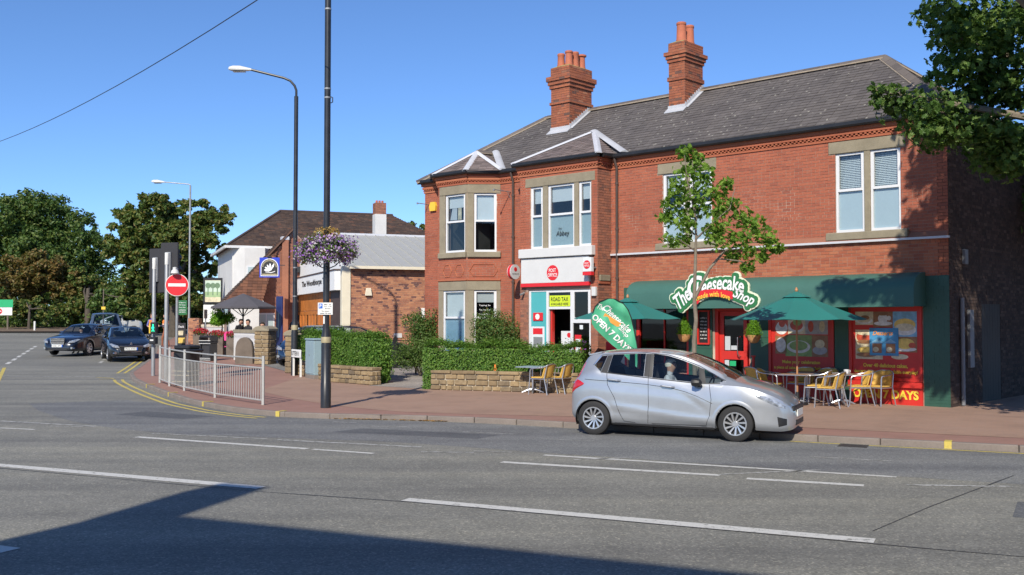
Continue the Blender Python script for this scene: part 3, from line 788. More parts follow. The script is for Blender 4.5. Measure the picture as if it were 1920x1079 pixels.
for k, (a, b) in enumerate(((.14, .34), (.38, .54), (.58, .9))):
    q = MB(); q.quad(F7(a, -.13, 5.25), F7(b, -.13, 5.25), F7(b - (.12 if k != 1 else 0), -.13, 5.72), F7(a, -.13, 5.72)); q.build('poster', MATS[('cloth_navy', 'food_cream', 'curtain')[k]], o, fix=False)
window(F6, *W6[0], 5.18, (.92, 'blind_white'))
window(F7, *W7[1], 2.12, (.95, 'blind_white'), 'blind_blue')
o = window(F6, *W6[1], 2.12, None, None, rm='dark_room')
q = MB(); bar(F6, q, .19, .78, -.126, -.12, 2.6, 2.9); q.build('notice', MATS['white_board'], o)
for k in range(4): lettering('Typing Services'[: 9 + k], F6(.5, -.07, 2.5 - .14 * k), tuple(-F6.d), EZ, tuple(F6.n), .36, .055, 'white_text', BLD, 'window_lettering', .004)
# posts, brackets, alarm box
def bracket(F, s_, z, ln):
    mb = MB(); mb.tube([F(s_, 0, z), F(s_, ln, z + .01)], .014, 6); mb.tube([F(s_, 0, z - .22), F(s_, ln * .2, z - .02)], .008, 5); mb.cyl(F(s_, ln, z), F(s_, ln + .03, z), .035, n=8)
    return mb.build('sign_bracket', MATS['galvanised'], BLD)
bracket(F5, .98, 6.05, .75); bracket(F9, .55, 5.95, .5)
mb = MB(); mb.prism([(-.13, -.14), (.13, -.14), (.16, .03), (.1, .16), (-.1, .16), (-.16, .03)], 0, .09, lambda a, b, h: F9(.28 + a, h, 5.85 + b)); mb.build('alarm_box', MATS['yellow_box'], BLD)

# ---- roof
def slates(mb, P0, P1, P2, P3, W_=.25, H_=.17, th=.006, seed=0):
    """rows of slates on the plane P0-P1 (eaves) to P3-P2 (top); P2 may equal P3"""
    rnd = random.Random(seed)
    P0, P1, P2, P3 = map(Vector, (P0, P1, P2, P3))
    e = (P1 - P0).normalized(); nrm = e.cross(P3 - P0).normalized()
    if nrm.z < 0: nrm = -nrm
    up = nrm.cross(e).normalized()
    if up.z < 0: up = -up
    hgt = (P3 - P0).dot(up); b = 0; k = 0
    xl = lambda b_: (P3 - P0).dot(e) * b_ / hgt; xr = lambda b_: (P1 - P0).dot(e) + ((P2 - P1).dot(e)) * b_ / hgt
    while b < hgt - .03:
        t = min(b + H_, hgt); m = (b + t) / 2; a0, a1 = xl(m), xr(m); x = a0 - (W_ / 2 if k % 2 else 0)
        while x < a1:
            p, q = max(x + .004, a0), min(x + W_ - .004, a1)
            if q - p > .03:
                l = th + rnd.uniform(0, .005); lo, hi = b - .02, t
                A, B_, C_, D_ = P0 + e * p + up * lo + nrm * l * 1.9, P0 + e * q + up * lo + nrm * l * 1.9, P0 + e * q + up * hi + nrm * l * .4, P0 + e * p + up * hi + nrm * l * .4
                d = nrm * l
                mb.add([A, B_, C_, D_, A - d, B_ - d], [(0, 1, 2, 3), (4, 5, 1, 0), (4, 0, 3), (5, 2, 1)])
            x += W_
        b = t; k += 1
E_ = .20; ZE = 6.70; ZR = 8.95
eFR, eFL, eBR, eBL = (-.2, E_, ZE), (17.54, E_, ZE), (-.2, -6.1, ZE), (17.54, -6.1, ZE); rR, rL = (2.62, -2.95, ZR), (14.4, -2.95, ZR)
mb = MB(); mb.add([eFR, eFL, eBL, eBR, rR, rL], [(0, 1, 5, 4), (1, 2, 5), (2, 3, 4, 5), (3, 0, 4), (3, 2, 1, 0)])
roof = mb.build('roof', MATS['slate'], BLD)
sl = MB(); slates(sl, eFR, eFL, rL, rR, seed=1); slates(sl, eBR, eFR, rR, rR, seed=2); slates(sl, eFL, eBL, rL, rL, seed=3); slates(sl, eBL, eBR, rR, rL, .4, .4, seed=4)
tag(sl.build('slate_courses', MATS['slate'], roof, fix=False), kind='stuff')
def ridge(P, Q, mat='ridge_tile', step=.45):
    P, Q = Vector(P), Vector(Q); n = max(1, int((Q - P).length / step)); d = (Q - P) / n; e = d.normalized(); sd = e.cross(Vector((0, 0, 1))).normalized(); up = sd.cross(e)
    for i in range(n):
        a = P + d * i; mb = MB()
        for k, (t0, t1, r) in enumerate(((0.012, .985, 0),)):
            prof = [(-.15, -.055), (0, .035), (.15, -.055), (.15, -.09), (0, 0), (-.15, -.09)]
            mb.prism(prof, d.length * t0, d.length * t1, lambda x, z, h, a=a: tuple(a + e * h + sd * x + up * (z + .055)))
        mb.build('ridge_tile', MATS[mat], roof)
    mb = MB(); mb.prism([(-.165, -.075), (0, .02), (.165, -.075), (.165, -.105), (-.165, -.105)], 0, (Q - P).length, lambda x, z, h: tuple(P + e * h + sd * x + up * (z + .055))); mb.build('ridge_bedding', MATS['ridge_mortar'], roof)
ridge(rL, rR); ridge(rR, eFR); ridge(rR, eBR); ridge(rL, eFL); ridge(rL, eBL)
# small hipped roofs over the two bays with white-painted lead hips
def strip(P, Q, w, mat, par, lift=.03):
    P, Q = Vector(P), Vector(Q); e = (Q - P).normalized(); sd = e.cross(Vector((0, 0, 1))).normalized(); up = sd.cross(e)
    mb = MB(); mb.prism([(-w, -.03), (-w * .5, .012), (0, .03), (w * .5, .012), (w, -.03), (0, -.02)], 0, (Q - P).length, lambda x, z, h: tuple(P + e * h + sd * x + up * (z + lift))); return mb.build('lead_hip', MATS[mat], par, smooth=True)
ap = (10.92, -1.16, 7.80); a, b = (9.22, .83, ZE + .02), (12.56, .83, ZE + .02); c, d = (9.22, .1, ZE + .08), (12.56, .1, ZE + .08)
mb = MB(); mb.add([a, b, ap, c, d], [(0, 1, 2), (3, 0, 2), (1, 4, 2), (0, 3, 4, 1)]); bay = mb.build('bay_roof', MATS['slate_bay'], BLD)
sl = MB(); slates(sl, a, b, ap, ap, .25, .17, seed=5); slates(sl, c, a, ap, ap, .25, .17, seed=6); slates(sl, b, d, ap, ap, .25, .17, seed=7)
tag(sl.build('slate_courses', MATS['slate_bay'], bay, fix=False), kind='stuff')
strip(a, ap, .10, 'lead_painted', bay); strip(b, ap, .09, 'lead_painted', bay); strip((8.80, .17, ZE + .05), ap, .15, 'lead', bay, .05)
ap2 = (15.2, -.35, 7.55); q1, q2, q3, q4 = (13.52, .2, ZE + .03), (14.44, .95, ZE + .02), (15.95, .95, ZE + .02), (16.86, .2, ZE + .03)
mb = MB(); mb.add([q1, q2, q3, q4, ap2, (15.2, -1.2, 7.55)], [(0, 1, 4), (1, 2, 4), (2, 3, 4), (0, 4, 5), (3, 5, 4)]); bay2 = mb.build('bay_roof', MATS['slate_bay'], BLD)
sl = MB(); slates(sl, q1, q2, ap2, ap2, .25, .17, seed=8); slates(sl, q2, q3, ap2, ap2, .25, .17, seed=9); slates(sl, q3, q4, ap2, ap2, .25, .17, seed=10)
tag(sl.build('slate_courses', MATS['slate_bay'], bay2, fix=False), kind='stuff')
for q in (q2, q3, q1): strip(q, ap2, .10, 'lead_painted', bay2)
strip(q1, (15.0, -1.05, 7.62), .13, 'lead', bay2, .05); ridge(ap2, (15.2, -1.35, 7.6))
# ---- chimneys
def chimney(u0, u1, v0, v1, zb, secs, pots):
    ch = empty('chimney', (0, 0, 0)); ch.parent = BLD
    core = MB(); bk = MB()
    for z0, z1, off in secs:
        core.box(u0 - off, u1 + off, v0 - off, v1 + off, z0, z1 + .002)
        for A_, B_ in (((u0 - off, v0 - off), (u0 - off, v1 + off)), ((u0 - off, v1 + off), (u1 + off, v1 + off)), ((u1 + off, v1 + off), (u1 + off, v0 - off)), ((u1 + off, v0 - off), (u0 - off, v0 - off))):
            f = Face(A_, B_); brick_into(bk, f, courses(0, f.len, z0, z1, [], eng=2), .006)
    core.build('stack', MATS['mortar_soot'], ch); tag(bk.build('brickwork', MATS['brick_chimney'], ch, fix=False), kind='stuff')
    zt = secs[-1][1]; mb = MB(); mb.add([(u0 - .01, v0 - .01, zt), (u1 + .01, v0 - .01, zt), (u1 + .01, v1 + .01, zt), (u0 - .01, v1 + .01, zt), (u0 + .15, v0 + .15, zt + .08), (u1 - .15, v0 + .15, zt + .08), (u1 - .15, v1 - .15, zt + .08), (u0 + .15, v1 - .15, zt + .08)],
                               [(0, 1, 5, 4), (1, 2, 6, 5), (2, 3, 7, 6), (3, 0, 4, 7), (4, 5, 6, 7)]); mb.build('flaunching', MATS['lichen_mortar'], ch)
    for (pu, pv, h, r, lip) in pots:
        mb = MB(); z = zt + .03
        prof = [(r * 1.12, 0), (r * 1.1, .06), (r, .1), (r * .9, h - .09), (r * 1.0 * lip, h - .07), (r * 1.0 * lip, h - .02), (r * .9, h), (r * .72, h), (r * .7, h - .2)]
        mb.lathe(prof, 16, (pu, pv, z)); mb.build('chimney_pot', MATS['terracotta'], ch, smooth=True)
    k = (ZR - ZE) / (E_ + 2.95); zz = lambda v: ZE + k * (E_ - v)
    mb = MB(); v = v1; mb.box(u0 - .03, u1 + .03, v1, v1 + .015, zz(v1) - .1, zz(v1) + .14); mb.prism([(0, 0), (.18, -.18 * k), (.18, -.18 * k + .02), (0, .03)], u0 - .06, u1 + .06, lambda a_, b_, h: (h, v1 + a_, zz(v1) + .03 + b_)); mb.build('apron_flashing', MATS['lead'], ch)
    mb = MB(); v = v1; i = 0
    while v > v0 + .05:
        mb.box(u0 - .016, u0 - .002, v - .11, v + .004, zz(v) - .14, zz(v - .055) + .16); v -= .10
    mb.prism([(v1, zz(v1) + .03), (v0, zz(v0) + .03), (v0, zz(v0) + .05), (v1, zz(v1) + .05)], u0 - .12, u0, lambda a_, b_, h: (h, a_, b_))
    mb.build('step_flashing', MATS['lead'], ch)
    return ch
chimney(12.50, 13.28, -3.0, -1.86, 7.9, [(7.9, 9.05, 0), (9.05, 9.14, .04), (9.14, 9.58, 0), (9.58, 9.70, .04), (9.70, 9.82, .08), (9.82, 9.97, .12), (9.97, 10.27, .01)],
        [(12.72, -2.1, .50, .125, 1.05), (12.72, -2.42, .52, .125, 1.0), (13.05, -2.1, .46, .125, 1.0), (12.72, -2.76, .5, .115, 1.35)])
chimney(8.20, 8.76, -2.95, -1.98, 8.0, [(8.0, 9.13, 0), (9.13, 9.25, .035), (9.25, 9.68, 0), (9.68, 9.78, .035), (9.78, 9.88, .07), (9.88, 9.99, .11), (9.99, 10.27, .01)],
        [(8.47, -2.22, .60, .15, 1.0), (8.47, -2.66, .60, .14, 1.0)])
# ---------------------------------------------------------------- cake shop front (ground floor, right)
SF = empty('shopfront', (0, 0, 0)); SF.parent = BLD
mb = MB(); br = courses(0, .58, .1, 3.05, []); brick_into(mb, F1, br, .012, .0); mb.box(0, .58, -.01, .006, .1, 3.05, F1)
mb.build('painted_pillar', MATS['green_shop'], SF)
def pil(s0, s1, z1=2.45, z0=.1):
    mb = MB(); z = z0; k = 0
    while z < z1 - .01:
        zt = min(z + .30, z1); mb.box(s0, s1, -.02, .05, z + .004, zt - .004, F1); z = zt
    mb.box(s0 + .005, s1 - .005, -.03, .04, z0, z1, F1)
    return mb.build('timber_pilaster', MATS['green_shop'], SF)
for a, b in ((2.33, 2.68), (4.44, 4.93), (6.08, 6.80), (8.52, 8.93)): pil(a, b)
mb = MB(); mb.box(.59, 8.94, -.02, .045, 2.455, 2.95, F1); mb.build('fascia_board', MATS['green_shop'], SF)
# red poster panels
def disc(F, s_, z, rx, rz, n, mat, par, a0=0, a1=360, name='print', rot=0):
    P = []; k = 20
    for i in range(k):
        t = R(a0 + (a1 - a0) * i / (k - 1)); x, y = rx * math.cos(t), rz * math.sin(t); P.append(F(s_ - (x * math.cos(rot) - y * math.sin(rot)), n, z + x * math.sin(rot) + y * math.cos(rot)))
    mb = MB(); mb.add(P, [tuple(range(k))]); return mb.build(name, MATS[mat], par, fix=False)
def rect(F, s0, s1, z0, z1, n, mat, par, name='print'):
    mb = MB(); mb.quad(F(s0, n, z0), F(s1, n, z0), F(s1, n, z1), F(s0, n, z1)); return mb.build(name, MATS[mat], par, fix=False)
def panel(s0, s1, texts):
    o = MB(); fr = .07
    for a, b, c, d in ((s0, s0 + fr, .64, 2.42), (s1 - fr, s1, .64, 2.42), (s0 + fr, s1 - fr, 2.32, 2.42), (s0 + fr, s1 - fr, .64, .72)): o.box(a, b, -.02, .06, c, d, F1)
    o.box(s0 + fr, s1 - fr, -.015, .02, .72, 2.32, F1)
    p = o.build('poster_panel', MATS['red_shop'], SF)
    mb = MB(); mb.box(s0 - .01, s1 + .01, -.02, .11, .50, .63, F1); mb.build('window_sill', MATS['red_shop'], p)
    mb = MB(); mb.box(s0, s1, -.02, .05, .1, .495, F1); mb.build('stall_riser', MATS['red_shop'], p)
    m = (s0 + s1) / 2
    for t, z, w in texts: lettering(t, F1(m, .026, z), EU, EZ, EV, w, .105, 'yellow_text', p, 'poster_lettering', .03)
    return p
pR = panel(.60, 2.32, [('Over 40 delicious cakes,', .985, 1.05), ('desserts & savouries. Available everyday!', .84, 1.5)])
lettering('OPEN 7 DAYS', F1(1.46, .055, .33), EU, EZ, EV, 1.55, .21, 'yellow_text', pR, 'poster_lettering', .04)
pL = panel(2.70, 4.43, [('Make your celebration', 1.0, 1.0), ('a piece of cake, or even a whole one!', .86, 1.45)])
def collage(par, s0, s1, z0, z1, cells):
    w, h = s1 - s0, z1 - z0
    for (a, b, c, d, bg, items) in cells:
        X = lambda t: s1 - t * w; Z = lambda t: z0 + t * h
        rect(F1, X(b), X(a), Z(c), Z(d), .024, bg, par)
        cx, cz, rx, rz = X((a + b) / 2), Z((c + d) / 2), (b - a) * w / 2, (d - c) * h / 2
        for k, (ix, iz, fx, fz, m_) in enumerate(items): disc(F1, cx - ix * rx, cz + iz * rz, rx * fx, rz * fz, .028 + .002 * k, m_, par)
plate = lambda f, g_: [(0, -.35, .95, .5, 'food_white'), (0, -.2, .75, .45, f), (.1, .1, .5, .35, g_)]
collage(pR, .72, 2.17, 1.13, 2.24, [(0, .30, .72, 1, 'food_cream', plate('food_cream', 'food_brown')), (.30, .62, .68, 1, 'food_brown', [(0, -.55, .95, .28, 'food_white'), (0, .1, .5, .62, 'food_white'), (.62, .15, .22, .3, 'food_white'), (0, .62, .45, .14, 'food_brown')]),
        (.62, 1, .48, 1, 'food_sky', [(0, -.45, .95, .45, 'food_white'), (0, -.05, .9, .5, 'food_yellow'), (0, -.25, .8, .3, 'food_cream')]), (0, .34, .28, .62, 'food_cream', [(0, .1, .9, .75, 'food_red'), (0, .55, .85, .25, 'food_cream'), (0, -.5, .85, .25, 'food_brown')]),
        (0, .45, 0, .28, 'food_cream', [(-.2, .35, .7, .5, 'food_yellow'), (-.2, -.35, .75, .35, 'food_brown')]), (.62, 1, .16, .48, 'food_brown', [(0, -.6, .95, .3, 'food_white'), (0, .1, .8, .7, 'food_yellow'), (.6, -.1, .3, .35, 'food_red')]), (.45, 1, 0, .16, 'red_shop', [(0, -.2, .5, .7, 'food_cream')])])
collage(pL, 2.86, 4.26, 1.15, 2.24, [(0, .25, .45, 1, 'food_red', plate('food_white', 'food_red')), (.25, .58, .5, 1, 'food_cream', plate('food_red', 'food_green')), (.58, .79, .5, 1, 'food_grey', [(0, .5, .8, .3, 'food_sky'), (0, -.3, .5, .5, 'food_red')]), (.79, 1, .5, 1, 'food_grey', [(0, .5, .8, .3, 'food_sky'), (0, -.3, .5, .5, 'food_cream')]),
        (.2, .7, 0, .48, 'food_green', [(0, -.1, .9, .6, 'food_white'), (0, 0, .7, .45, 'food_green')]), (0, .22, .05, .45, 'food_brown', [(0, 0, .9, .85, 'food_white')]), (.7, 1, 0, .48, 'food_brown', [(0, -.4, .9, .4, 'food_grey'), (0, .2, .6, .4, 'food_cream')])])
mb = MB(); mb.box(1.14, 1.82, .035, .045, 1.22, 1.86, F1); ps = mb.build('advert_poster', MATS['blue_poster'], pR)
lettering('Desserts', F1(1.5, .047, 1.74), EU, EZ, EV, .48, .10, 'orange_text', ps, 'poster_lettering', .02, .3)
for s_ in (1.32, 1.64):
    mb = MB(); mb.add([F1(s_ - .14, .048, 1.52), F1(s_, .048, 1.61), F1(s_ + .14, .048, 1.52)], [(0, 1, 2)]); mb.build('print', MATS['food_sky'], ps, fix=False)
    rect(F1, s_ - .11, s_ + .11, 1.28, 1.5, .0475, 'food_brown', ps); disc(F1, s_ + .03, 1.36, .07, .06, .049, 'food_cream', ps)
# dark shop window with menu and door
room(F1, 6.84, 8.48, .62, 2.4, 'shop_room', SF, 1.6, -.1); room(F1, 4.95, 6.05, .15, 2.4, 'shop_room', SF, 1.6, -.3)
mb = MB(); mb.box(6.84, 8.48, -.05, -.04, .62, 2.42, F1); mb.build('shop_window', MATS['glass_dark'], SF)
mb = MB(); mb.box(6.81, 6.87, -.06, .03, .6, 2.44, F1); mb.box(8.42, 8.52, -.06, .03, .6, 2.44, F1); mb.box(7.6, 7.63, -.06, .0, .62, 2.42, F1); mb.box(6.81, 8.52, -.06, .06, .52, .6, F1); mb.build('window_frame', MATS['red_shop'], SF)
mb = MB(); mb.box(6.81, 8.52, -.05, .03, .1, .515, F1); mb.build('stall_riser', MATS['green_shop'], SF)
mb = MB()
for a, b, c, d in ((6.13, 6.17, 1.40, 2.3), (6.46, 6.50, 1.40, 2.3), (6.17, 6.46, 2.26, 2.3), (6.17, 6.46, 1.40, 1.44)): mb.box(a, b, .05, .10, c, d, F1)
mn = mb.build('menu_frame', MATS['red_shop'], SF); rect(F1, 6.16, 6.47, 1.42, 2.28, .06, 'black_text', mn, 'menu_board')
for k in range(7): lettering('coffee tea cake'[k:k + 8], F1(6.32, .064, 2.1 - .09 * k), EU, EZ, EV, .2, .035, 'white_text', mn, 'menu_lettering', .01)
# door: red frame, open leaf, handle
mb = MB(); nD = -.16
for a, b, c, d in ((5.93, 6.04, .1, 2.42), (4.95, 5.03, .1, 2.42), (5.03, 5.93, 2.28, 2.42)): mb.box(a, b, nD, nD + .14, c, d, F1)
dr = mb.build('door_frame', MATS['red_shop'], SF)
mb = MB()
for a, b, c, d in ((5.80, 5.925, .12, 2.27), (5.12, 5.22, .12, 2.27), (5.22, 5.80, 1.02, 1.24), (5.22, 5.80, .12, .34), (5.22, 5.80, 2.15, 2.27)): mb.box(a, b, nD + .02, nD + .07, c, d, F1)
lf = mb.build('door', MATS['red_shop'], SF)
mb = MB(); mb.box(5.22, 5.80, nD + .04, nD + .046, 1.24, 2.15, F1); mb.box(5.22, 5.80, nD + .04, nD + .046, .34, 1.02, F1); mb.build('door_glass', MATS['glass_dark'], lf)
mb = MB(); mb.tube([F1(5.30, nD + .07, 1.12), F1(5.30, nD + .16, 1.12), F1(5.34, nD + .17, 1.18), F1(5.34, nD + .17, 1.6), F1(5.3, nD + .07, 1.62)], .016, 8); mb.build('door_handle', MATS['chrome'], lf, smooth=True)
rect(F1, 5.62, 5.78, 1.26, 1.62, nD + .05, 'curtain', lf, 'notice'); rect(F1, 5.42, 5.60, 1.27, 1.38, nD + .05, 'curtain', lf, 'notice'); rect(F1, 5.66, 5.79, .75, 1.0, nD + .05, 'curtain', lf, 'notice'); rect(F1, 5.46, 5.64, .85, .98, nD + .05, 'green_bright', lf, 'notice')
mb = MB(); mb.cyl(F1(4.72, .30, .1), F1(4.72, .30, 1.12), .035, n=10); mb.cyl(F1(4.72, .30, 1.12), F1(4.72, .30, 1.15), .06, n=10); mb.build('red_post', MATS['red_shop'], SF)
# awning
AW = [(.0, 3.13), (.22, 3.11), (.42, 3.06), (.57, 2.98), (.66, 2.87), (.70, 2.74), (.712, 2.35)]
mb = MB(); e0, e1 = .52, 8.38; n = 24
for i in range(n + 1):
    s_ = e0 + (e1 - e0) * i / n
    for v, z in AW: mb.v.append(F1(s_, v, z + .004 * math.sin(i * 2.1)))
k = len(AW)
for i in range(n):
    for j in range(k - 1): mb.f.append((i * k + j, (i + 1) * k + j, (i + 1) * k + j + 1, i * k + j + 1))
aw = mb.build('awning', MATS['green_awning'], BLD, smooth=True, angle=80)
for s_ in (e0, e1):
    mb = MB(); mb.add([F1(s_, v, z) for v, z in AW] + [F1(s_, 0, 2.35)], [tuple(range(k + 1))]); mb.build('awning_end', MATS['green_awning'], aw, fix=False)
mb = MB(); mb.tube([F1(e0, .712, 2.35), F1(e1, .712, 2.35)], .014, 6); mb.build('awning_bar', MATS['green_awning'], aw)
# ---- the name sign: layered cut-out board standing off the awning
SG = empty('shop_sign', (0, 0, 0)); SG.parent = BLD
SV = .78
def arcbend(cx, r, z0):
    return lambda a, b: (a, b)
words = []      # (text, centre u, centre z, width, height, tilt)
words = [('The', 6.50, 2.62, .50, .40, 38, .3), ('C', 6.10, 2.89, .50, .56, 12, .22), ('heesecake', 5.40, 2.94, 1.42, .38, 4, .3), ('Shop', 4.70, 2.60, .62, .34, -22, .3)]
def sgn(u, z, n): return F1(u, n, z)
def word(txt, u, z, w, h, tilt, shear, mat, off, bold, name):
    t = R(tilt); ex = Vector((-math.cos(t), 0, math.sin(t))); ey = Vector((math.sin(t), 0, math.cos(t)))
    bd = (lambda a, b: (a, b - .16 * (a / .71) ** 2 + .05)) if txt == 'heesecake' else None
    return lettering(txt, (u, SV, z), ex, ey, EV, w, h, mat, SG, name, bold, shear, off, bd)
# cream, green and white layers: outlines are fat copies built as overlapping tubes of letters
def outline(txt, u, z, w, h, tilt, shear, rad, mat, n0, n1, name):
    """a solid plate that follows the word with a margin: union look from discs swept over the letters"""
    v, f = text_mesh(txt, 0, shear); lo, hi = v.min(0), v.max(0); t = R(tilt); mb = MB(); pts = []
    for p in f:
        q = v[list(p)]; c = q.mean(0); pts.append(c); pts.extend((q[i] for i in range(len(q))))
    xs = [((p[0] - (lo[0] + hi[0]) / 2) / (hi[0] - lo[0]) * w, (p[1] - (lo[1] + hi[1]) / 2) / (hi[1] - lo[1]) * h) for p in pts]
    cells = {}
    for a, b in xs: cells[(round(a / (rad * .42)), round(b / (rad * .42)))] = (a, b)
    i = 0
    for a, b in cells.values():
        if txt == 'heesecake': b = b - .16 * (a / .71) ** 2 + .05
        cu, cz = u - (a * math.cos(t) - b * math.sin(t)), z + a * math.sin(t) + b * math.cos(t); e = .00006 * i; i += 1
        P = [(cu + rad * math.cos(2 * math.pi * k / 14), cz + rad * math.sin(2 * math.pi * k / 14)) for k in range(14)]
        mb.prism(P, n0, n1 + e, lambda p, q, hh: (p, SV + hh, q))
    return mb.build(name, MATS[mat], SG)
for w_ in words:
    outline(*w_, .125, 'cream_edge', -.08, -.030, 'sign_back')
    outline(*w_, .088, 'green_sign', -.028, -.004, 'sign_plate')
    word(*w_[:7], 'white_text', .018, .022, 'sign_lettering')
mb = MB(); P = []
for i in range(13):
    t = i / 12; u = 6.12 - 1.12 * t; z = 2.50 + .14 * math.sin(math.pi * (.15 + .7 * t)); P.append((u, z))
poly = [(u, z) for u, z in P] + [(u, z + .19) for u, z in P[::-1]]
mb.prism(poly, .022, .032, lambda p, q, hh: (p, SV + hh, q)); mb.prism([(6.12, 2.56), (6.12, 2.42), (6.02, 2.46), (5.94, 2.55)], .03, .034, lambda p, q, hh: (p, SV + hh, q)); mb.build('sign_ribbon', MATS['red_sign'], SG)
lettering('made with love', (5.56, SV, 2.685), EU, EZ, EV, .98, .14, 'yellow_text', SG, 'sign_lettering', .012, 0, .037, lambda a, b: (a, b - .11 * (a / .5) ** 2 + .02))
rect(F1, 6.02, 6.15, 2.78, 3.04, SV + .016, 'green_bright', SG, 'sign_plate')

# ---------------------------------------------------------------- post office front
PO = empty('post_office_front', (0, 0, 0)); PO.parent = BLD
G3 = lambda u: u - g
mb = MB(); mb.box(G3(9.66), G3(12.25), .01, .10, 3.13, 3.86, F3); fb = mb.build('fascia_sign', MATS['white_board'], PO, bevel=.006)
mb = MB(); mb.box(G3(9.655), G3(12.26), .012, .105, 3.025, 3.128, F3); mb.build('red_strip', MATS['red_sign'], fb)
disc(F3, G3(11.0), 3.42, .225, .225, .104, 'red_sign', fb, name='emblem')
lettering('POST', F3(G3(11.0), .106, 3.49), EU, EZ, EV, .27, .105, 'white_text', fb, 'emblem_lettering', .01); lettering('OFFICE', F3(G3(11.0), .106, 3.355), EU, EZ, EV, .36, .105, 'white_text', fb, 'emblem_lettering', .01)
mb = MB(); mb.box(9.42, 9.72, .80, .92, 3.40, 3.80); ps = mb.build('projecting_sign', MATS['blind_white'], PO, bevel=.008)
mb = MB(); mb.box(9.415, 9.725, .795, .925, 3.30, 3.398); mb.build('red_strip', MATS['red_sign'], ps)
mb = MB(); mb.cyl((9.57, .925, 3.6), (9.57, .93, 3.6), .12, n=24); mb.build('emblem', MATS['red_sign'], ps)
lettering('POST', (9.57, .925, 3.635), EU, EZ, EV, .15, .05, 'white_text', ps, 'emblem_lettering', .01, off=.01); lettering('OFFICE', (9.57, .925, 3.565), EU, EZ, EV, .19, .05, 'white_text', ps, 'emblem_lettering', .01, off=.01)
mb = MB(); mb.box(9.45, 9.5, .6, .82, 3.5, 3.54); mb.build('sign_arm', MATS['galvanised'], ps)
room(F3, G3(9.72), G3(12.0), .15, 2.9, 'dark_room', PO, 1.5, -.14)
mb = MB(); n0, n1 = -.10, -.03
for a, b in ((9.68, 9.745), (10.35, 10.44), (11.27, 11.36), (11.97, 12.04)): mb.box(G3(a), G3(b), n0, n1, .1, 2.92, F3)
for a, b, c, d in ((9.745, 10.35, 2.85, 2.92), (9.745, 10.35, 1.96, 2.11), (9.745, 10.35, .1, .7), (10.44, 11.27, 2.85, 2.92), (10.44, 11.27, 2.36, 2.43), (11.36, 11.97, 2.88, 2.92), (9.745, 9.79, 2.11, 2.85), (10.30, 10.35, 2.11, 2.85)): mb.box(G3(a), G3(b), n0 + .004, n1 - .003, c, d, F3)
sf = mb.build('shop_frame', MATS['white_upvc'], PO)
mb = MB(); mb.box(G3(9.745), G3(10.35), -.07, -.064, .7, 2.85, F3); mb.box(G3(10.44), G3(11.27), -.07, -.064, 2.4, 2.86, F3); mb.build('pane', MATS['glass_dark'], sf)
mb = MB(); mb.box(G3(11.36), G3(11.97), -.09, -.05, 1.85, 2.88, F3); tb = mb.build('teal_panel', MATS['teal_board'], PO)
mb = MB(); mb.box(G3(11.36), G3(11.45), -.09, -.05, .1, 1.85, F3); mb.build('teal_side', MATS['teal_board'], PO)
mb = MB(); mb.box(G3(11.50), G3(11.88), -.05, -.02, 2.02, 2.26, F3); rb = mb.build('cash_sign', MATS['red_sign'], PO, bevel=.006); disc(F3, G3(11.70), 2.14, .085, .085, -.018, 'cloth_hivis', rb, name='emblem')
mb = MB(); mb.box(G3(11.45), G3(11.97), -.09, -.045, .1, 1.85, F3); cm = mb.build('cash_machine', MATS['blind_white'], PO, bevel=.01)
rect(F3, G3(11.52), G3(11.9), 1.62, 1.80, -.043, 'red_sign', cm, 'machine_header'); rect(F3, G3(11.52), G3(11.88), .75, 1.54, -.043, 'lamp_glass', cm, 'machine_recess')
mb = MB(); mb.box(G3(11.56), G3(11.74), -.044, -.02, 1.05, 1.30, F3); mb.box(G3(11.54), G3(11.86), -.044, .0, .72, .95, F3); mb.build('machine_console', MATS['lamp_grey'], cm)
mb = MB(); mb.box(G3(10.47), G3(11.25), -.06, -.052, 2.44, 2.76, F3); rt = mb.build('window_sign', MATS['lime_board'], PO)
lettering('ROAD TAX', F3(G3(10.86), -.05, 2.65), EU, EZ, EV, .66, .12, 'black_text', rt, 'sign_lettering', .012); lettering('AVAILABLE HERE', F3(G3(10.86), -.05, 2.51), EU, EZ, EV, .66, .075, 'black_text', rt, 'sign_lettering', .008)
# open doorway: red door leaf folded inwards, notice and shelves inside
mb = MB(); mb.box(G3(11.20), G3(11.26), -.22, -.11, .12, 2.35, F3); mb.build('door', MATS['red_shop'], PO)
mb = MB(); mb.box(G3(10.68), G3(11.10), -.42, -.40, .4, 1.72, F3); nb = mb.build('notice_board', MATS['blind_white'], PO); disc(F3, G3(10.80), 1.6, .075, .075, -.398, 'red_sign', nb, name='emblem')
for z in (1.75, 1.95): rect(F3, G3(10.5), G3(11.15), z, z + .1, -.9, ('yellow_text', 'red_shop')[z > 1.8], PO, 'shelf_edge')
rect(F3, G3(10.06), G3(10.30), 1.02, 1.62, -.058, 'red_sign', sf, 'poster'); rect(F3, G3(10.09), G3(10.27), 1.08, 1.5, -.056, 'blind_white', sf, 'poster'); rect(F3, G3(9.88), G3(10.06), 1.0, 1.45, -.0575, 'purple', sf, 'poster'); rect(F3, G3(9.76), G3(9.85), .8, 1.15, -.058, 'blind_white', sf, 'poster'); rect(F3, G3(10.0), G3(10.12), 1.78, 1.9, -.058, 'blind_white', sf, 'poster')
mb = MB(); mb.box(9.43, 9.58, .632, .72, 2.72, 2.98); mb.build('entry_alarm', MATS['white_board'], PO, bevel=.008)
mb = MB(); mb.cyl((12.2, .64, 2.85), (12.2, .80, 2.80), .035, n=10); mb.build('lamp', MATS['galvanised'], PO)
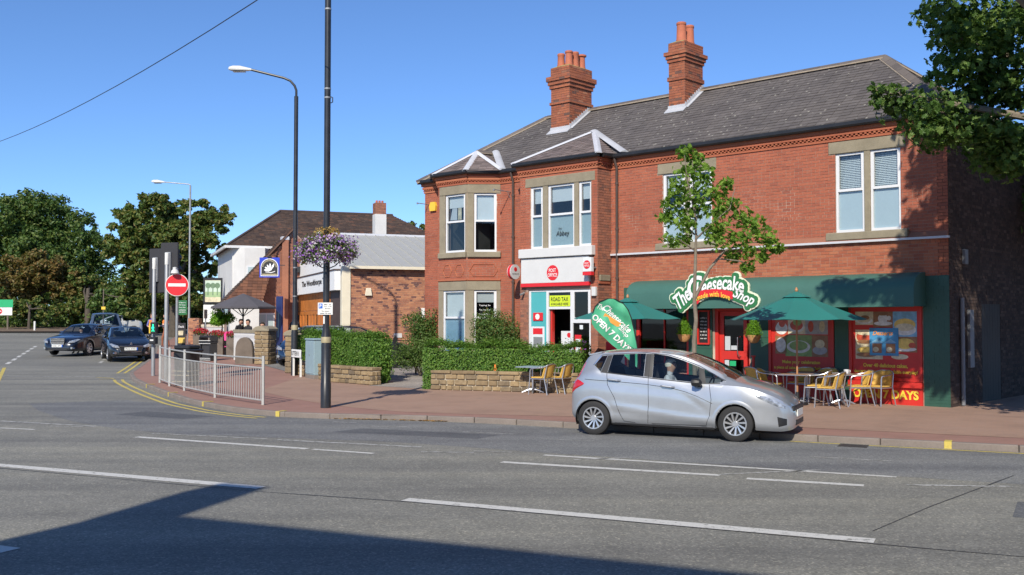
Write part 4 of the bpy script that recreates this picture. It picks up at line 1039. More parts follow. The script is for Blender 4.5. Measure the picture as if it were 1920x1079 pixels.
# round projecting sign on a bracket between the bays
mb = MB(); mb.cyl((12.72, .62, 3.50), (12.58, .62, 3.50), .225, n=28); rs = mb.build('round_sign', MATS['white_board'], PO, smooth=True)
mb = MB(); mb.cyl((12.70, .62, 3.50), (12.60, .62, 3.50), .23, n=28, cap=False); mb.build('sign_rim', MATS['red_sign'], rs)
mb = MB(); mb.cyl((12.577, .62, 3.58), (12.573, .62, 3.58), .065, n=16); mb.build('emblem', MATS['red_sign'], rs)
lettering('Woodthorpe', (12.575, .62, 3.44), (0, 1, 0), EZ, (-1, 0, 0), .30, .05, 'black_text', rs, 'sign_lettering', .004)
mb = MB(); mb.tube([(12.65, 0, 3.55), (12.65, .62, 3.55)], .014, 6); mb.tube([(12.65, 0, 3.2), (12.65, .4, 3.4)], .008, 5); mb.build('sign_arm', MATS['galvanised'], rs)
# right side wall: downpipe, notice, meter box, door
mb = MB(); mb.cyl((-.06, -.62, .12), (-.06, -.62, 2.55), .045, n=10); mb.build('downpipe', MATS['dull_metal'], BLD, smooth=True)
mb = MB(); mb.box(-.08, -.01, -1.32, -1.06, .95, 2.28); nb = mb.build('side_notice', MATS['dull_metal'], BLD, bevel=.006)
mb = MB(); mb.box(-.09, -.01, -.98, -.78, 3.32, 3.66); mb.build('flood_light', MATS['dull_metal'], BLD, bevel=.01)
mb = MB()
for k in range(7): mb.box(-.0, .05, -3.4 + .19 * k, -3.4 + .19 * k + .185, .1, 2.45)
mb.build('side_door', MATS['side_door_paint'], BLD)
# ---------------------------------------------------------------- foliage builders
LEAFQ = [(0, 0), (.5, .28), (1, 0), (.5, -.28)]
MAPLE = [(0, -.02), (.10, .16), (-.02, .42), (.22, .36), (.34, .56), (.50, .34), (.80, .40), (.68, .20), (1.0, 0), (.68, -.20), (.80, -.40), (.50, -.34), (.34, -.56), (.22, -.36), (-.02, -.42), (.10, -.16)]
def rand_frame(rnd, up=.5):
    n = Vector((rnd.gauss(0, 1), rnd.gauss(0, 1), rnd.gauss(0, 1) + up * 2)).normalized()
    a = Vector((rnd.gauss(0, 1), rnd.gauss(0, 1), rnd.gauss(0, 1) * .5)); a = (a - n * a.dot(n)).normalized()
    return a, n.cross(a), n
def leaf_add(V, Fc, c, size, rnd, shape=LEAFQ, up=.5, nrm=None):
    a, b, n = rand_frame(rnd, up)
    if nrm is not None:
        n = (nrm + Vector((rnd.gauss(0, .5), rnd.gauss(0, .5), rnd.gauss(0, .5) + .25))).normalized()
        a = Vector((rnd.gauss(0, 1), rnd.gauss(0, 1), rnd.gauss(0, 1))); a = (a - n * a.dot(n)).normalized(); b = n.cross(a)
    k = len(V); m = len(shape); s_ = size * rnd.uniform(.7, 1.25)
    for i, (x, y) in enumerate(shape):
        q = c + a * ((x - .5) * s_) + b * (y * s_) + n * ((.10 if i % 2 else 0) * s_ - .1 * s_ * abs(y))
        V.append((q.x, q.y, q.z))
    if m == 4: Fc.append((k, k + 1, k + 2, k + 3))
    else:
        V.append(tuple(c)); 
        for i in range(m): Fc.append((k + m, k + i, k + (i + 1) % m))
def foliage(name, clumps, n, size, mat, parent, seed=0, shape=LEAFQ, shell=.55, up=.4, kind='stuff', reject=None):
    """clumps: (centre, (rx,ry,rz)); leaves are spread through the outer part of every clump"""
    rnd = random.Random(seed); V = []; Fc = []
    wts = [max(.05, (r[0] * r[1] + r[1] * r[2] + r[0] * r[2])) for c, r in clumps]; tot = sum(wts)
    for (c, r), w in zip(clumps, wts):
        c = Vector(c)
        for i in range(max(3, int(n * w / tot))):
            d = Vector((rnd.gauss(0, 1), rnd.gauss(0, 1), rnd.gauss(0, 1))).normalized()
            t = shell + (1 - shell) * rnd.random() ** .6
            t *= 1 + .18 * rnd.gauss(0, 1)
            p = c + Vector((d.x * r[0], d.y * r[1], d.z * r[2])) * t
            if reject and reject(p): continue
            leaf_add(V, Fc, p, size, rnd, shape, up, d if rnd.random() < .7 else None)
    m = bpy.data.meshes.new(name); m.from_pydata(V, [], Fc); m.materials.append(MATS[mat])
    return tag(link(bpy.data.objects.new(name, m), parent), kind=kind)
def puffs(c, R_, n, r, seed, flat=.8, zmin=None):
    """sub-clumps scattered over an ellipsoid: gives a crown light and dark masses"""
    rnd = random.Random(seed); out = []
    for i in range(n):
        d = Vector((rnd.gauss(0, 1), rnd.gauss(0, 1), rnd.gauss(0, 1))).normalized(); t = rnd.random() ** .4
        p = Vector(c) + Vector((d.x * R_[0], d.y * R_[1], d.z * R_[2])) * t * .85
        if zmin is not None and p.z < zmin: p.z = zmin + rnd.random() * .8
        q = r * rnd.uniform(.65, 1.3); out.append((p, (q, q, q * flat)))
    return out
def trunk(path, rs, mat, parent, limbs=(), name='trunk'):
    mb = MB(); mb.tube(path, rs, 9)
    for pts, r in limbs: mb.tube(pts, r, 6)
    return mb.build(name, MATS[mat], parent, smooth=True)
def tree(name, base, parts, trunk_h, tr, leaf, n, mat, label, seed, group=None, cat='tree', bark='bark_dark', limbs=6):
    t = empty(name, base, 0, label, cat, group); rnd = random.Random(seed); B0 = Vector(base)
    cl = [(Vector(c) - B0, r) for c, r in parts]
    cen = sum((c for c, r in cl), Vector()) / len(cl); lb = []
    for k in range(limbs):
        c = cl[int(rnd.random() * len(cl))][0]; s_ = Vector((0, 0, trunk_h * rnd.uniform(.45, .9)))
        mid = (s_ + c) / 2 + Vector((rnd.uniform(-.4, .4), rnd.uniform(-.4, .4), .3)); lb.append(([s_, mid, c], [tr * .45, tr * .28, tr * .08]))
    trunk([(0, 0, -.2), (0, 0, trunk_h * .3), (cen.x * .15, cen.y * .15, trunk_h * .7), (cen.x * .4, cen.y * .4, trunk_h)], [tr * 1.25, tr, tr * .8, tr * .5], bark, t, lb)
    foliage('crown', cl, n, leaf, mat, t, seed, shell=.25, up=.7)
    return t
def hedge(name, pts, w, h, n, mat, label, leaf=.042, base=0.0, seed=1, top=.085, cat='hedge', core=True):
    """clipped hedge along a ground polyline"""
    o = empty(name, (pts[0][0], pts[0][1], gz(pts[0][1]) + .1), 0, label, cat); O = Vector(o.location); rnd = random.Random(seed)
    segs = [(Vector((*a, 0)), Vector((*b, 0))) for a, b in zip(pts, pts[1:])]; tl = sum((b - a).length for a, b in segs)
    V = []; Fc = []; mb = MB()
    for a, b in segs:
        d = (b - a); l = d.length; d.normalize(); nn = Vector((-d.y, d.x, 0))
        if core:
            T = lambda x, y, z: tuple(a + d * x + nn * y + Vector((0, 0, gz(a.y + d.y * x) + .1 + z)) - O)
            mb.box(.06, l - .06, -w / 2 + .09, w / 2 - .09, base + .02, h - .10, T)
        for i in range(int(n * l / tl)):
            x = rnd.uniform(-.03, l + .03); f = rnd.random(); u = rnd.random()
            bump_ = .05 * math.sin(x * 3.1 + seed) + .04 * math.sin(x * 7.7) + .03 * math.sin(x * 1.3)
            if f < .36: q = (x, -w / 2 + rnd.gauss(0, .03) - bump_ * .6, base + (h - base) * u); nr = -nn
            elif f < .50: q = (x, w / 2 + rnd.gauss(0, .03), base + (h - base) * u); nr = nn
            elif f < .88: q = (x, w * (u - .5), h + bump_ + abs(rnd.gauss(0, top))); nr = Vector((0, 0, 1))
            elif f < .94: q = (rnd.gauss(0, .03), w * (u - .5), base + (h - base) * rnd.random()); nr = -d
            else: q = (l + rnd.gauss(0, .03), w * (u - .5), base + (h - base) * rnd.random()); nr = d
            p = a + d * q[0] + nn * q[1] + Vector((0, 0, gz(a.y + d.y * q[0]) + .1 + q[2])) - O
            leaf_add(V, Fc, p, leaf * 1.5, rnd, LEAFQ, .3, nr)
    if core: mb.build('stems', MATS['hedge_core'], o)
    m = bpy.data.meshes.new('leaves'); m.from_pydata(V, [], Fc); m.materials.append(MATS[mat])
    tag(link(bpy.data.objects.new('leaves', m), o), kind='stuff')
    return o

# ---------------------------------------------------------------- low stone walls, pillars
def stone_wall(name, A_, B_, h, th, label, seed, cope=True, rows=4, cat='wall', parent=None, hs=None):
    a, b = Vector((*A_, 0)), Vector((*B_, 0)); l = (b - a).length; d = (b - a).normalized()
    z0 = gz(a.y) + .1; slope = (gz(b.y) - gz(a.y)) / l
    o = empty(name, (a.x, a.y, z0), math.atan2(d.y, d.x), label, cat); rnd = random.Random(seed)
    mb = MB(); mb.add([(0.03, .03, -.1), (l - .03, .03, -.1), (l - .03, th - .03, -.1), (.03, th - .03, -.1), (.03, .03, h - .02), (l - .03, .03, h - .02 + slope * l), (l - .03, th - .03, h - .02 + slope * l), (.03, th - .03, h - .02)],
                      [(0, 1, 2, 3), (4, 5, 6, 7), (0, 1, 5, 4), (1, 2, 6, 5), (2, 3, 7, 6), (3, 0, 4, 7)]); mb.build('mortar_core', MATS['cream_mortar'], o)
    ch = .11 if cope else 0
    zz = 0; R_ = [rnd.uniform(.8, 1.2) for _ in range(rows)]; k = (h - ch) / sum(R_)
    for r in range(rows):
        hh = R_[r] * k; x = 0
        while x < l - .02:
            w = rnd.uniform(.16, .40); w = l - x if l - x - w < .12 else w
            for y0, y1 in ((-.012 - rnd.random() * .015, .12), (th - .12, th + .012)):
                block(o, x, x + w, y0, y1, zz, zz + hh, slope, rnd)
            if x < .01 or x + w > l - .02: block(o, *((-.012, .1) if x < .01 else (l - .1, l + .012)), .12, th - .12, zz, zz + hh, slope, rnd)
            x += w
        zz += hh
    if cope:
        x = 0
        while x < l - .02:
            w = rnd.uniform(.45, .85); w = l - x if l - x - w < .3 else w
            block(o, x, x + w, -.035, th + .035, h - ch, h, slope, rnd, 'coping_stone'); x += w
    return o
def block(o, x0, x1, y0, y1, z0, z1, slope, rnd, nm='stone'):
    g_ = .009; mb = MB(); j = lambda: rnd.uniform(-.008, .008)
    c = slope * (x0 + x1) / 2; c_ = .018
    xs, ys, zs = (x0 + g_, x1 - g_), (y0, y1), (z0 + g_, z1 - g_)
    vs = [(xs[i & 1] + j(), ys[(i >> 1) & 1] + j() * .6, zs[(i >> 2) & 1] + j() + c) for i in range(8)]
    mb.add(vs, [(0, 2, 3, 1), (4, 5, 7, 6), (0, 1, 5, 4), (1, 3, 7, 5), (3, 2, 6, 7), (2, 0, 4, 6)])
    return mb.build(nm, MATS['stone_block'], o, bevel=min(c_, (z1 - z0) * .18))
stone_wall('stone_wall', (-2.25, 28.02), (1.75, 26.72), .55, .30, 'long low sandstone wall with coping under the hedge before the post office', 3, rows=3)
stone_wall('stone_wall', (-5.65, 30.95), (-4.05, 29.55), .52, .32, 'short broken low sandstone wall right of the tall black post', 4, rows=3, cope=True)
stone_wall('stone_wall', (-7.25, 34.0), (-6.0, 31.8), .5, .25, 'low stone wall half hidden behind the grey cabinet', 5, rows=3)
def pillar(loc, w, h, label, seed, rz):
    o = empty('gate_pillar', (loc[0], loc[1], gz(loc[1]) + .1), rz, label, 'pillar', 'stone gate pillars of the car park'); rnd = random.Random(seed)
    mb = MB(); mb.box(-w / 2 + .03, w / 2 - .03, -w / 2 + .03, w / 2 - .03, -.1, h - .16); mb.build('mortar_core', MATS['cream_mortar'], o)
    z = 0; k = 0
    while z < h - .2:
        hh = min(rnd.uniform(.14, .21), h - .17 - z); s_ = rnd.uniform(-.1, .1)
        for a, b in ((-w / 2, s_), (s_, w / 2)):
            block(o, a, b, -w / 2 - .01, -w / 2 + .12, z, z + hh, 0, rnd); block(o, a, b, w / 2 - .12, w / 2 + .01, z, z + hh, 0, rnd)
        block(o, -w / 2 - .01, -w / 2 + .1, -w / 2 + .12, w / 2 - .12, z, z + hh, 0, rnd); block(o, w / 2 - .1, w / 2 + .01, -w / 2 + .12, w / 2 - .12, z, z + hh, 0, rnd)
        z += hh
    mb = MB(); e = w / 2 + .04; prof = [(-e, h - .17), (e, h - .17), (e, h - .08), (e * .7, h - .01), (e * .25, h + .03), (-e * .25, h + .03), (-e * .7, h - .01), (-e, h - .08)]
    mb.prism(prof, -e, e, lambda x, z_, y: (x, y, z_)); mb.build('cap_stone', MATS['sandstone'], o, bevel=.012)
    return o
pillar((-9.55, 39.3), .62, 1.46, 'stone gate pillar left of the dark blue car at the car park entrance', 1, -.3)
pillar((-7.35, 34.75), .62, 1.44, 'stone gate pillar behind the black lamp post, right of the dark blue car', 2, -.3)
o = empty('boundary_stone', (-10.45, 39.7, gz(39.7) + .1), 0, 'worn round-topped grey boundary stone beside the left gate pillar', 'stone')
mb = MB(); prof = [(-.36, -.1), (.36, -.1), (.34, .62), (.28, .86), (.15, 1.0), (0, 1.04), (-.15, 1.0), (-.28, .86), (-.34, .62)]; mb.prism(prof, -.14, .14, lambda x, z, y: (x, y, z)); mb.build('stone', MATS['old_wood'], o, bevel=.03, smooth=True)
# ---------------------------------------------------------------- hedges and bushes
hedge('clipped_hedge', [(-2.3, 28.75), (2.0, 27.35)], .95, 1.14, 30000, 'leaf_hedge', 'long clipped green hedge behind the low stone wall by the post office', seed=1)
hedge('clipped_hedge', [(-6.95, 34.35), (-3.98, 30.95)], .72, 1.32, 26000, 'leaf_hedge', 'clipped green hedge behind the grey cabinet and tall black post', seed=2, base=.35)
foliage('leaves', [(Vector((-3.90, 30.45, .80)), (.36, .36, .60)), (Vector((-3.92, 30.4, .38)), (.27, .27, .32))], 2600, .085, 'leaf_hedge', tag(empty('hedge_end', (-3.62, 30.35, .15), 0, 'dark green hedge end spilling down to the path beside the broken wall', 'bush'), None), 8).location = (3.62, -30.35, -.15)
def bush(name, base, parts, n, leaf, mat, label, seed, stem=True, shape=LEAFQ):
    o = empty(name, base, 0, label, 'bush'); B0 = Vector(base)
    foliage('leaves', [(Vector(c) - B0, r) for c, r in parts], n, leaf, mat, o, seed, shape)
    mb = MB()
    for c, r in parts[:4]: mb.tube([(0, 0, -.05), tuple((Vector(c) - B0) * .5), tuple(Vector(c) - B0)], [.03, .02, .01], 5)
    mb.build('stems', MATS['bark_dark'], o); return o
bush('shrub', (-3.0, 33.2, .3), puffs((-2.98, 33.2, .95), (.80, .4, .66), 34, .33, 5), 12500, .062, 'leaf_privet', 'pale green rounded shrub at the left end of the long hedge', 11)
bush('shrub', (-3.2, 33.75, .3), puffs((-3.0, 33.85, 1.7), (.55, .35, .75), 18, .30, 6) + [((-2.65, 33.8, 2.2), (.25, .22, .28)), ((-3.5, 33.8, 2.0), (.22, .22, .25))], 4200, .075, 'leaf_bush', 'tall loose shrub growing against the left corner of the brick building', 12)
p = BW(13.15, 1.0); bush('shrub', (p.x, p.y, .25), puffs((p.x, p.y, 1.55), (.74, .5, .95), 44, .36, 7), 15000, .062, 'leaf_bush', 'rounded shrub with orange berries between the two bay windows', 13)
# ---------------------------------------------------------------- poles and street furniture
def at_g(x, y): return (x, y, gz(y) + .1)
LP = empty('street_post', at_g(-4.13, 22.54), 0, 'tall black street post with a hanging flower basket and parking sign', 'lamp post')
mb = MB(); mb.lathe([(.115, -.1), (.115, .55), (.108, .56), (.108, 1.40), (.10, 1.44)], 20); mb.build('base', MATS['pole_black'], LP, smooth=True)
mb = MB(); mb.lathe([(.112, 1.44), (.114, 1.46), (.114, 1.55), (.112, 1.57)], 20); mb.build('collar', MATS['gold_band'], LP, smooth=True)
mb = MB(); mb.lathe([(.108, 1.571), (.10, 1.62), (.075, 1.78), (.072, 4.9), (.070, 9.6), (.03, 9.63)], 18); sh = mb.build('shaft', MATS['pole_black'], LP, smooth=True)
for z in (6.9, 7.1, 8.9): 
    mb = MB(); mb.lathe([(.0745, z), (.076, z + .005), (.076, z + .03), (.0745, z + .035)], 16); mb.build('band', MATS['galvanised'], LP)
mb = MB(); mb.tube([(.075, 0, 6.8), (.115, 0, 6.82), (.115, 0, 6.92), (.075, 0, 6.94)], .012, 6); mb.build('socket', MATS['pole_black'], LP)
# parking plate
PS = empty('parking_sign', at_g(-4.13, 22.54), 0, 'white parking restriction sign with blue P on the tall black post', 'sign')
mb = MB(); mb.box(-.17, .16, -.10, -.088, 2.06, 2.33); pl = mb.build('plate', MATS['plate_white'], PS, bevel=.004)
mb = MB(); mb.box(-.15, -.065, -.105, -.101, 2.20, 2.31); pb = mb.build('symbol', MATS['blue_p'], pl)
yx, yy, yn = (1, 0, 0), (0, 0, 1), (0, -1, 0)
lettering('P', (-.107, -.106, 2.255), yx, yy, yn, .045, .07, 'white_text', pl, 'lettering', .02)
for t, x, z, w in (('Mon - Sat', .05, 2.29, .15), ('8 am - 6 pm', .05, 2.245, .17), ('30 mins', .05, 2.20, .12), ('No return', 0, 2.145, .17), ('within 30 mins', 0, 2.095, .25)): lettering(t, (x, -.102, z), yx, yy, yn, w, .03, 'black_text', pl, 'lettering', .004)
mb = MB(); mb.box(-.03, .03, -.09, -.07, 2.1, 2.14); mb.box(-.03, .03, -.09, -.07, 2.25, 2.29); mb.build('clip', MATS['galvanised'], PS)
mb = MB(); mb.box(-.05, -.02, -.085, -.073, 1.86, 2.03); mb.build('sticker', MATS['plate_white'], LP)
# hanging flower basket wrapped round the post
HB = empty('flower_basket', (-4.13, 22.54, 3.62), 0, 'round hanging basket of purple and white petunias on the tall black post', 'flower basket')
mb = MB(); mb.lathe([(.08, -.10), (.35, -.08), (.46, .05), (.48, .14), (.10, .14)], 18); mb.build('bowl', MATS['black_plastic'], HB, smooth=True)
mb = MB()
for k in range(4):
    a = k * math.pi / 2 + .4; mb.tube([(.07 * math.cos(a), .07 * math.sin(a), -.42), (.2 * math.cos(a), .2 * math.sin(a), -.36), (.34 * math.cos(a), .34 * math.sin(a), -.22), (.36 * math.cos(a), .36 * math.sin(a), -.08)], .012, 6)
mb.build('bracket', MATS['black_iron'], HB)
ring = []
for k in range(14):
    a = k / 14 * 2 * math.pi; ring += [(Vector((.50 * math.cos(a), .50 * math.sin(a), .02 - .07 * (k % 3))), (.23, .23, .22))]
foliage('foliage', ring + [(Vector((0, 0, .25)), (.4, .4, .12))], 1700, .075, 'leaf_bush', HB, 21)
foliage('petals', ring + [(Vector((.1, 0, .22)), (.45, .45, .12))], 2600, .062, 'petal_mix', HB, 22, shell=.8)
foliage('top_flowers', [(Vector((.12 * math.cos(k), .12 * math.sin(k * 2.1), .34)), (.2, .2, .16)) for k in range(7)], 420, .07, 'leaf_amber', HB, 23)

def lamp_post(loc, label, black):
    o = empty('street_lamp', at_g(*loc), 0, label, 'street lamp'); m = 'pole_black' if black else 'galvanised'
    if black:
        mb = MB(); mb.lathe([(.115, -.1), (.115, 1.42), (.10, 1.5)], 16); mb.build('base', MATS[m], o, smooth=True)
        mb = MB(); mb.lathe([(.112, 1.5), (.114, 1.52), (.114, 1.64), (.112, 1.66)], 16); mb.build('collar', MATS['gold_band'], o, smooth=True)
        mb = MB(); mb.lathe([(.11, 1.661), (.075, 1.85), (.07, 9.3)], 14); mb.build('shaft', MATS[m], o, smooth=True)
        mb = MB(); P = [(0, 0, 9.25), (.0, 0, 9.5), (-.06, 0, 9.66), (-.2, 0, 9.82), (-.42, 0, 9.92), (-1.53, 0, 10.20)]; mb.tube(P, .04, 10); mb.build('arm', MATS[m], o, smooth=True)
        hx, hz, w = -1.5, 10.17, .78
        for z in (2.6, 3.55): 
            mb = MB(); mb.lathe([(.074, z), (.077, z + .005), (.077, z + .03), (.074, z + .035)], 14); mb.build('band', MATS['galvanised'], o)
    else:
        mb = MB(); mb.lathe([(.085, -.1), (.085, 1.4), (.06, 1.5), (.05, 9.0)], 12); mb.build('shaft', MATS[m], o, smooth=True)
        mb = MB(); mb.tube([(0, 0, 9.02), (-.1, 0, 9.08), (-1.5, 0, 9.2)], .03, 8); mb.build('arm', MATS[m], o, smooth=True)
        hx, hz, w = -1.45, 9.17, .75
    mb = MB(); n = 12; V = []
    secs = [(0, .05, .05), (.15, .09, .08), (.4, .14, .13), (.62, .14, .12), (.74, .10, .08), (w, .02, .03)]
    for x, ry, rz in secs:
        for k in range(n):
            t = 2 * math.pi * k / n; V.append((hx - x, ry * math.cos(t), hz + .02 + x * .04 + max(-.35, math.sin(t)) * rz))
    mb.add(V, [(i * n + k, i * n + (k + 1) % n, (i + 1) * n + (k + 1) % n, (i + 1) * n + k) for i in range(len(secs) - 1) for k in range(n)] + [tuple(range(n)), tuple(range((len(secs) - 1) * n, len(secs) * n))]); hd = mb.build('lamp_head', MATS['lamp_grey'], o, smooth=True)
    mb = MB(); mb.box(hx - .62, hx - .2, -.08, .08, hz - .05, hz - .028); mb.build('lens', MATS['lamp_glass'], hd, bevel=.01)
    return o
lamp_post((-7.21, 33.65), 'black street lamp with a curved arm behind the grey cabinet', True)
lamp_post((-18.32, 57.51), 'slim grey street lamp standing beside the pub sign', False)
# traffic signals seen from behind
def signal(loc, h, label, wb, hb, face):
    o = empty('traffic_signal', at_g(*loc), face, label, 'traffic light', 'traffic signals at the crossing')
    mb = MB(); mb.lathe([(.062, -.1), (.062, h - .35), (.057, h - .34)], 14); mb.build('pole', MATS['galvanised'], o, smooth=True)
    mb = MB(); mb.lathe([(.06, h - .34), (.066, h - .33), (.066, h + .02), (.05, h + .03)], 14); mb.build('pole_cap', MATS['plate_white'], o, smooth=True)
    mb = MB(); mb.box(-wb / 2, wb / 2, .10, .17, h - hb + .35, h + .35); mb.build('backing_board', MATS['sign_grey'], o, bevel=.02)
    mb = MB(); mb.box(-.17, .17, .172, .42, h - 1.0, h + .16); hd = mb.build('signal_head', MATS['black_plastic'], o, bevel=.02)
    for k in range(3):
        mb = MB(); mb.cyl((0, .42, h - .78 + .35 * k), (0, .60, h - .80 + .35 * k), .115, n=14); mb.build('visor', MATS['black_plastic'], hd)
    mb = MB(); mb.box(-.10, .10, .03, .099, h - .75, h + .05); mb.box(-.03, .03, .06, .098, h - .9, h - .84); mb.build('clamp', MATS['galvanised'], o)
    return o
sA = signal((-11.81, 33.42), 3.85, 'grey traffic signal pole with a green walking man and push button', .60, 1.48, -.35)
sB = signal((-10.62, 31.15), 3.92, 'grey traffic signal pole behind the railing, seen from the back', .62, 1.55, -.3)
mb = MB(); mb.box(.02, .26, -.20, -.07, 1.38, 1.76); gm = mb.build('pedestrian_signal', MATS['black_plastic'], sA, bevel=.015)
mk_emit('green_light', (.02, 1.0, .45), 1.6)
mb = MB(); T = lambda x, z, y: (.14 + x, y, 1.58 + z)
mb.prism([(-.02, .06), (.02, .06), (.025, .10), (0, .125), (-.025, .10)], -.207, -.202, T); mb.prism([(-.03, .05), (.025, .05), (.055, -.01), (.04, -.02), (.025, .01), (.02, -.04), (.06, -.12), (.035, -.125), (0, -.06), (-.03, -.125), (-.055, -.12), (-.02, -.04), (-.025, .005), (-.045, -.03), (-.06, -.02)], -.207, -.202, T)
mb.build('green_man', MATS['green_light'], gm)
mb = MB(); mb.box(-.02, .24, -.22, -.06, 1.05, 1.28); pbx = mb.build('push_button', MATS['black_plastic'], sA, bevel=.015)
mb = MB(); mb.box(.04, .18, -.226, -.221, 1.15, 1.20); mb.build('label', MATS['lamp_grey'], pbx)
mb = MB(); mb.box(-.12, -.05, -.08, .04, 1.4, 1.72); mb.build('yellow_tag', MATS['yellow_box'], sA)
# no-entry sign
NE = empty('no_entry_sign', at_g(-10.03, 30.35), .20, 'round red no entry sign with a white bar on a grey pole', 'sign')
mb = MB(); mb.cyl((0, 0, -.1), (0, 0, 3.2), .042, n=12); mb.build('pole', MATS['galvanised'], NE, smooth=True)
mb = MB(); mb.cyl((0, -.07, 2.94), (0, -.085, 2.94), .335, n=40); mb.build('white_rim', MATS['plate_white'], NE)
mb = MB(); mb.cyl((0, -.086, 2.94), (0, -.092, 2.94), .318, n=40); mb.build('red_disc', MATS['red_sign'], NE)
mb = MB(); mb.box(-.25, .25, -.098, -.093, 2.895, 2.985); mb.build('white_bar', MATS['plate_white'], NE)
mb = MB(); mb.lathe([(.12, 3.28), (.10, 3.36), (.06, 3.40), (.06, 3.46), (.02, 3.47)], 12, (-.05, -.20, 0)); mb.tube([(0, 0, 3.15), (0, 0, 3.44), (-.04, -.16, 3.45)], .02, 6); mb.build('sign_lamp', MATS['lamp_grey'], NE, smooth=True)
# pedestrian guard rail
GR = empty('guard_railing', at_g(-10.63, 30.67), 0, 'white painted pedestrian guard railing curving round the corner kerb', 'railing')
GP = [(-10.63, 30.67), (-9.88, 29.31), (-8.93, 27.7), (-7.43, 25.43), (-5.71, 23.31)]
O = Vector(GR.location); w = lambda x, y, z: Vector((x, y, gz(y) + .1 + z)) - O
for x, y in GP:
    mb = MB(); c = w(x, y, 0); mb.box(c.x - .03, c.x + .03, c.y - .03, c.y + .03, c.z - .05, c.z + 1.12); mb.build('post', MATS['rail_paint'], GR, bevel=.006)
rail_i = 0
for (x0, y0), (x1, y1) in zip(GP, GP[1:]):
    for z in (1.06, .84, .10):
        mb = MB(); a, b = w(x0, y0, z), w(x1, y1, z); mb.tube([a, b], .02, 6); mb.build('rail', MATS['rail_paint'], GR)
    n = max(6, int(math.hypot(x1 - x0, y1 - y0) / .125))
    for i in range(1, n):
        t = i / n; mb = MB(); a = w(x0 + (x1 - x0) * t, y0 + (y1 - y0) * t, .10); b = w(x0 + (x1 - x0) * t, y0 + (y1 - y0) * t, .84); mb.cyl(a, b, .0095, n=6); mb.build('bar', MATS['rail_paint'], GR)
# litter bins
def litter_bin(loc, label, big):
    o = empty('litter_bin', at_g(*loc), -.35, label, 'bin')
    if big:
        mb = MB(); prof = [(.27, 0), (.29, .05), (.30, .95), (.31, .98)]
        V = []
        for r, z in prof:
            for k in range(16):
                t = 2 * math.pi * k / 16; c, s_ = math.cos(t), math.sin(t); V.append((r * math.copysign(abs(c) ** .5, c), r * math.copysign(abs(s_) ** .5, s_), z))
        mb.add(V, [(i * 16 + k, i * 16 + (k + 1) % 16, (i + 1) * 16 + (k + 1) % 16, (i + 1) * 16 + k) for i in range(3) for k in range(16)]); mb.build('body', MATS['black_plastic'], o, smooth=True)
        mb = MB(); mb.box(-.34, .34, -.34, .34, .98, 1.06); mb.box(-.27, .27, -.27, .27, 1.06, 1.17); mb.build('lid', MATS['black_plastic'], o, bevel=.03)
        for z in (.30, .42, .12):
            mb = MB(); mb.box(-.304, .304, -.304, .304, z, z + .025); mb.build('gold_band', MATS['gold_band'], o)
        mb = MB(); mb.box(-.2, .2, -.345, -.33, .80, .95); mb.build('opening', MATS['car_trim'], o)
    else:
        mb = MB(); mb.box(-.26, .26, -.24, .24, .0, .16); mb.box(-.26, -.2, -.24, .24, .16, .72); mb.box(.2, .26, -.24, .24, .16, .72); mb.box(-.2, .2, .18, .24, .16, .72); mb.box(-.28, .28, -.26, .26, .72, .80); mb.build('body', MATS['black_plastic'], o, bevel=.015)
        mb = MB(); mb.box(-.29, -.24, -.26, .26, .80, .98); mb.box(.24, .29, -.26, .26, .80, .98); mb.box(-.27, .27, -.22, .22, .95, 1.03); mb.build('hood', MATS['black_plastic'], o, bevel=.012)
        mb = MB(); mb.box(-.19, .19, -.17, .17, .15, .70); mb.build('liner', MATS['sign_grey'], o); 
        for z in (.82, .70, .03, .10):
            mb = MB(); mb.box(-.283, .283, -.268, -.262, z, z + .02); mb.build('trim', MATS['lamp_grey'], o)
    return o
litter_bin((-9.46, 29.55), 'large black square litter bin with lid behind the white railing', True)
litter_bin((-12.44, 41.6), 'black open-sided litter bin left of the boundary stone', False)
# thin sign posts seen edge-on
def thin_post(loc, h, label, blade):
    o = empty('sign_post', at_g(*loc), 0, label, 'sign post'); mb = MB(); mb.cyl((0, 0, -.1), (0, 0, h), .035, n=10); mb.build('pole', MATS['galvanised'], o, smooth=True)
    mb = MB(); mb.box(-.012 if not blade else -.07, .012 if not blade else .07, -.25, .25, h - .42, h + .02); mb.build('plate', MATS['old_wood' if not blade else 'cabinet_grey'], o); return o
thin_post((-15.03, 49.74), 2.0, 'thin grey post left of the round green topiary with a narrow plate', False)
thin_post((-13.1, 46.7), 2.05, 'thin grey post right of the round green topiary by the litter bin', True)
# telecom cabinet
CB = empty('street_cabinet', at_g(-6.25, 32.3), math.atan2(31.65 - 32.96, -5.87 + 6.63), 'pale grey metal street cabinet left of the tall black post', 'cabinet')
mb = MB(); mb.box(-.42, .42, -.20, .20, -.05, .12); mb.build('plinth', MATS['kerb_stone'], CB, bevel=.01)
mb = MB(); mb.box(-.40, .40, -.19, .19, .12, 1.22); cbx = mb.build('case', MATS['cabinet_grey'], CB, bevel=.012)
mb = MB(); mb.box(-.43, .43, -.22, .22, 1.22, 1.27); mb.build('lid', MATS['cabinet_grey'], CB, bevel=.012)
for a, b in ((-.39, .05), (.07, .39)):
    mb = MB(); mb.box(a, b, -.205, -.191, .16, 1.19); mb.build('door', MATS['cabinet_grey'], CB, bevel=.006)
mb = MB(); mb.cyl((.0, -.206, .75), (.0, -.225, .75), .02, n=10); mb.build('lock', MATS['galvanised'], CB)
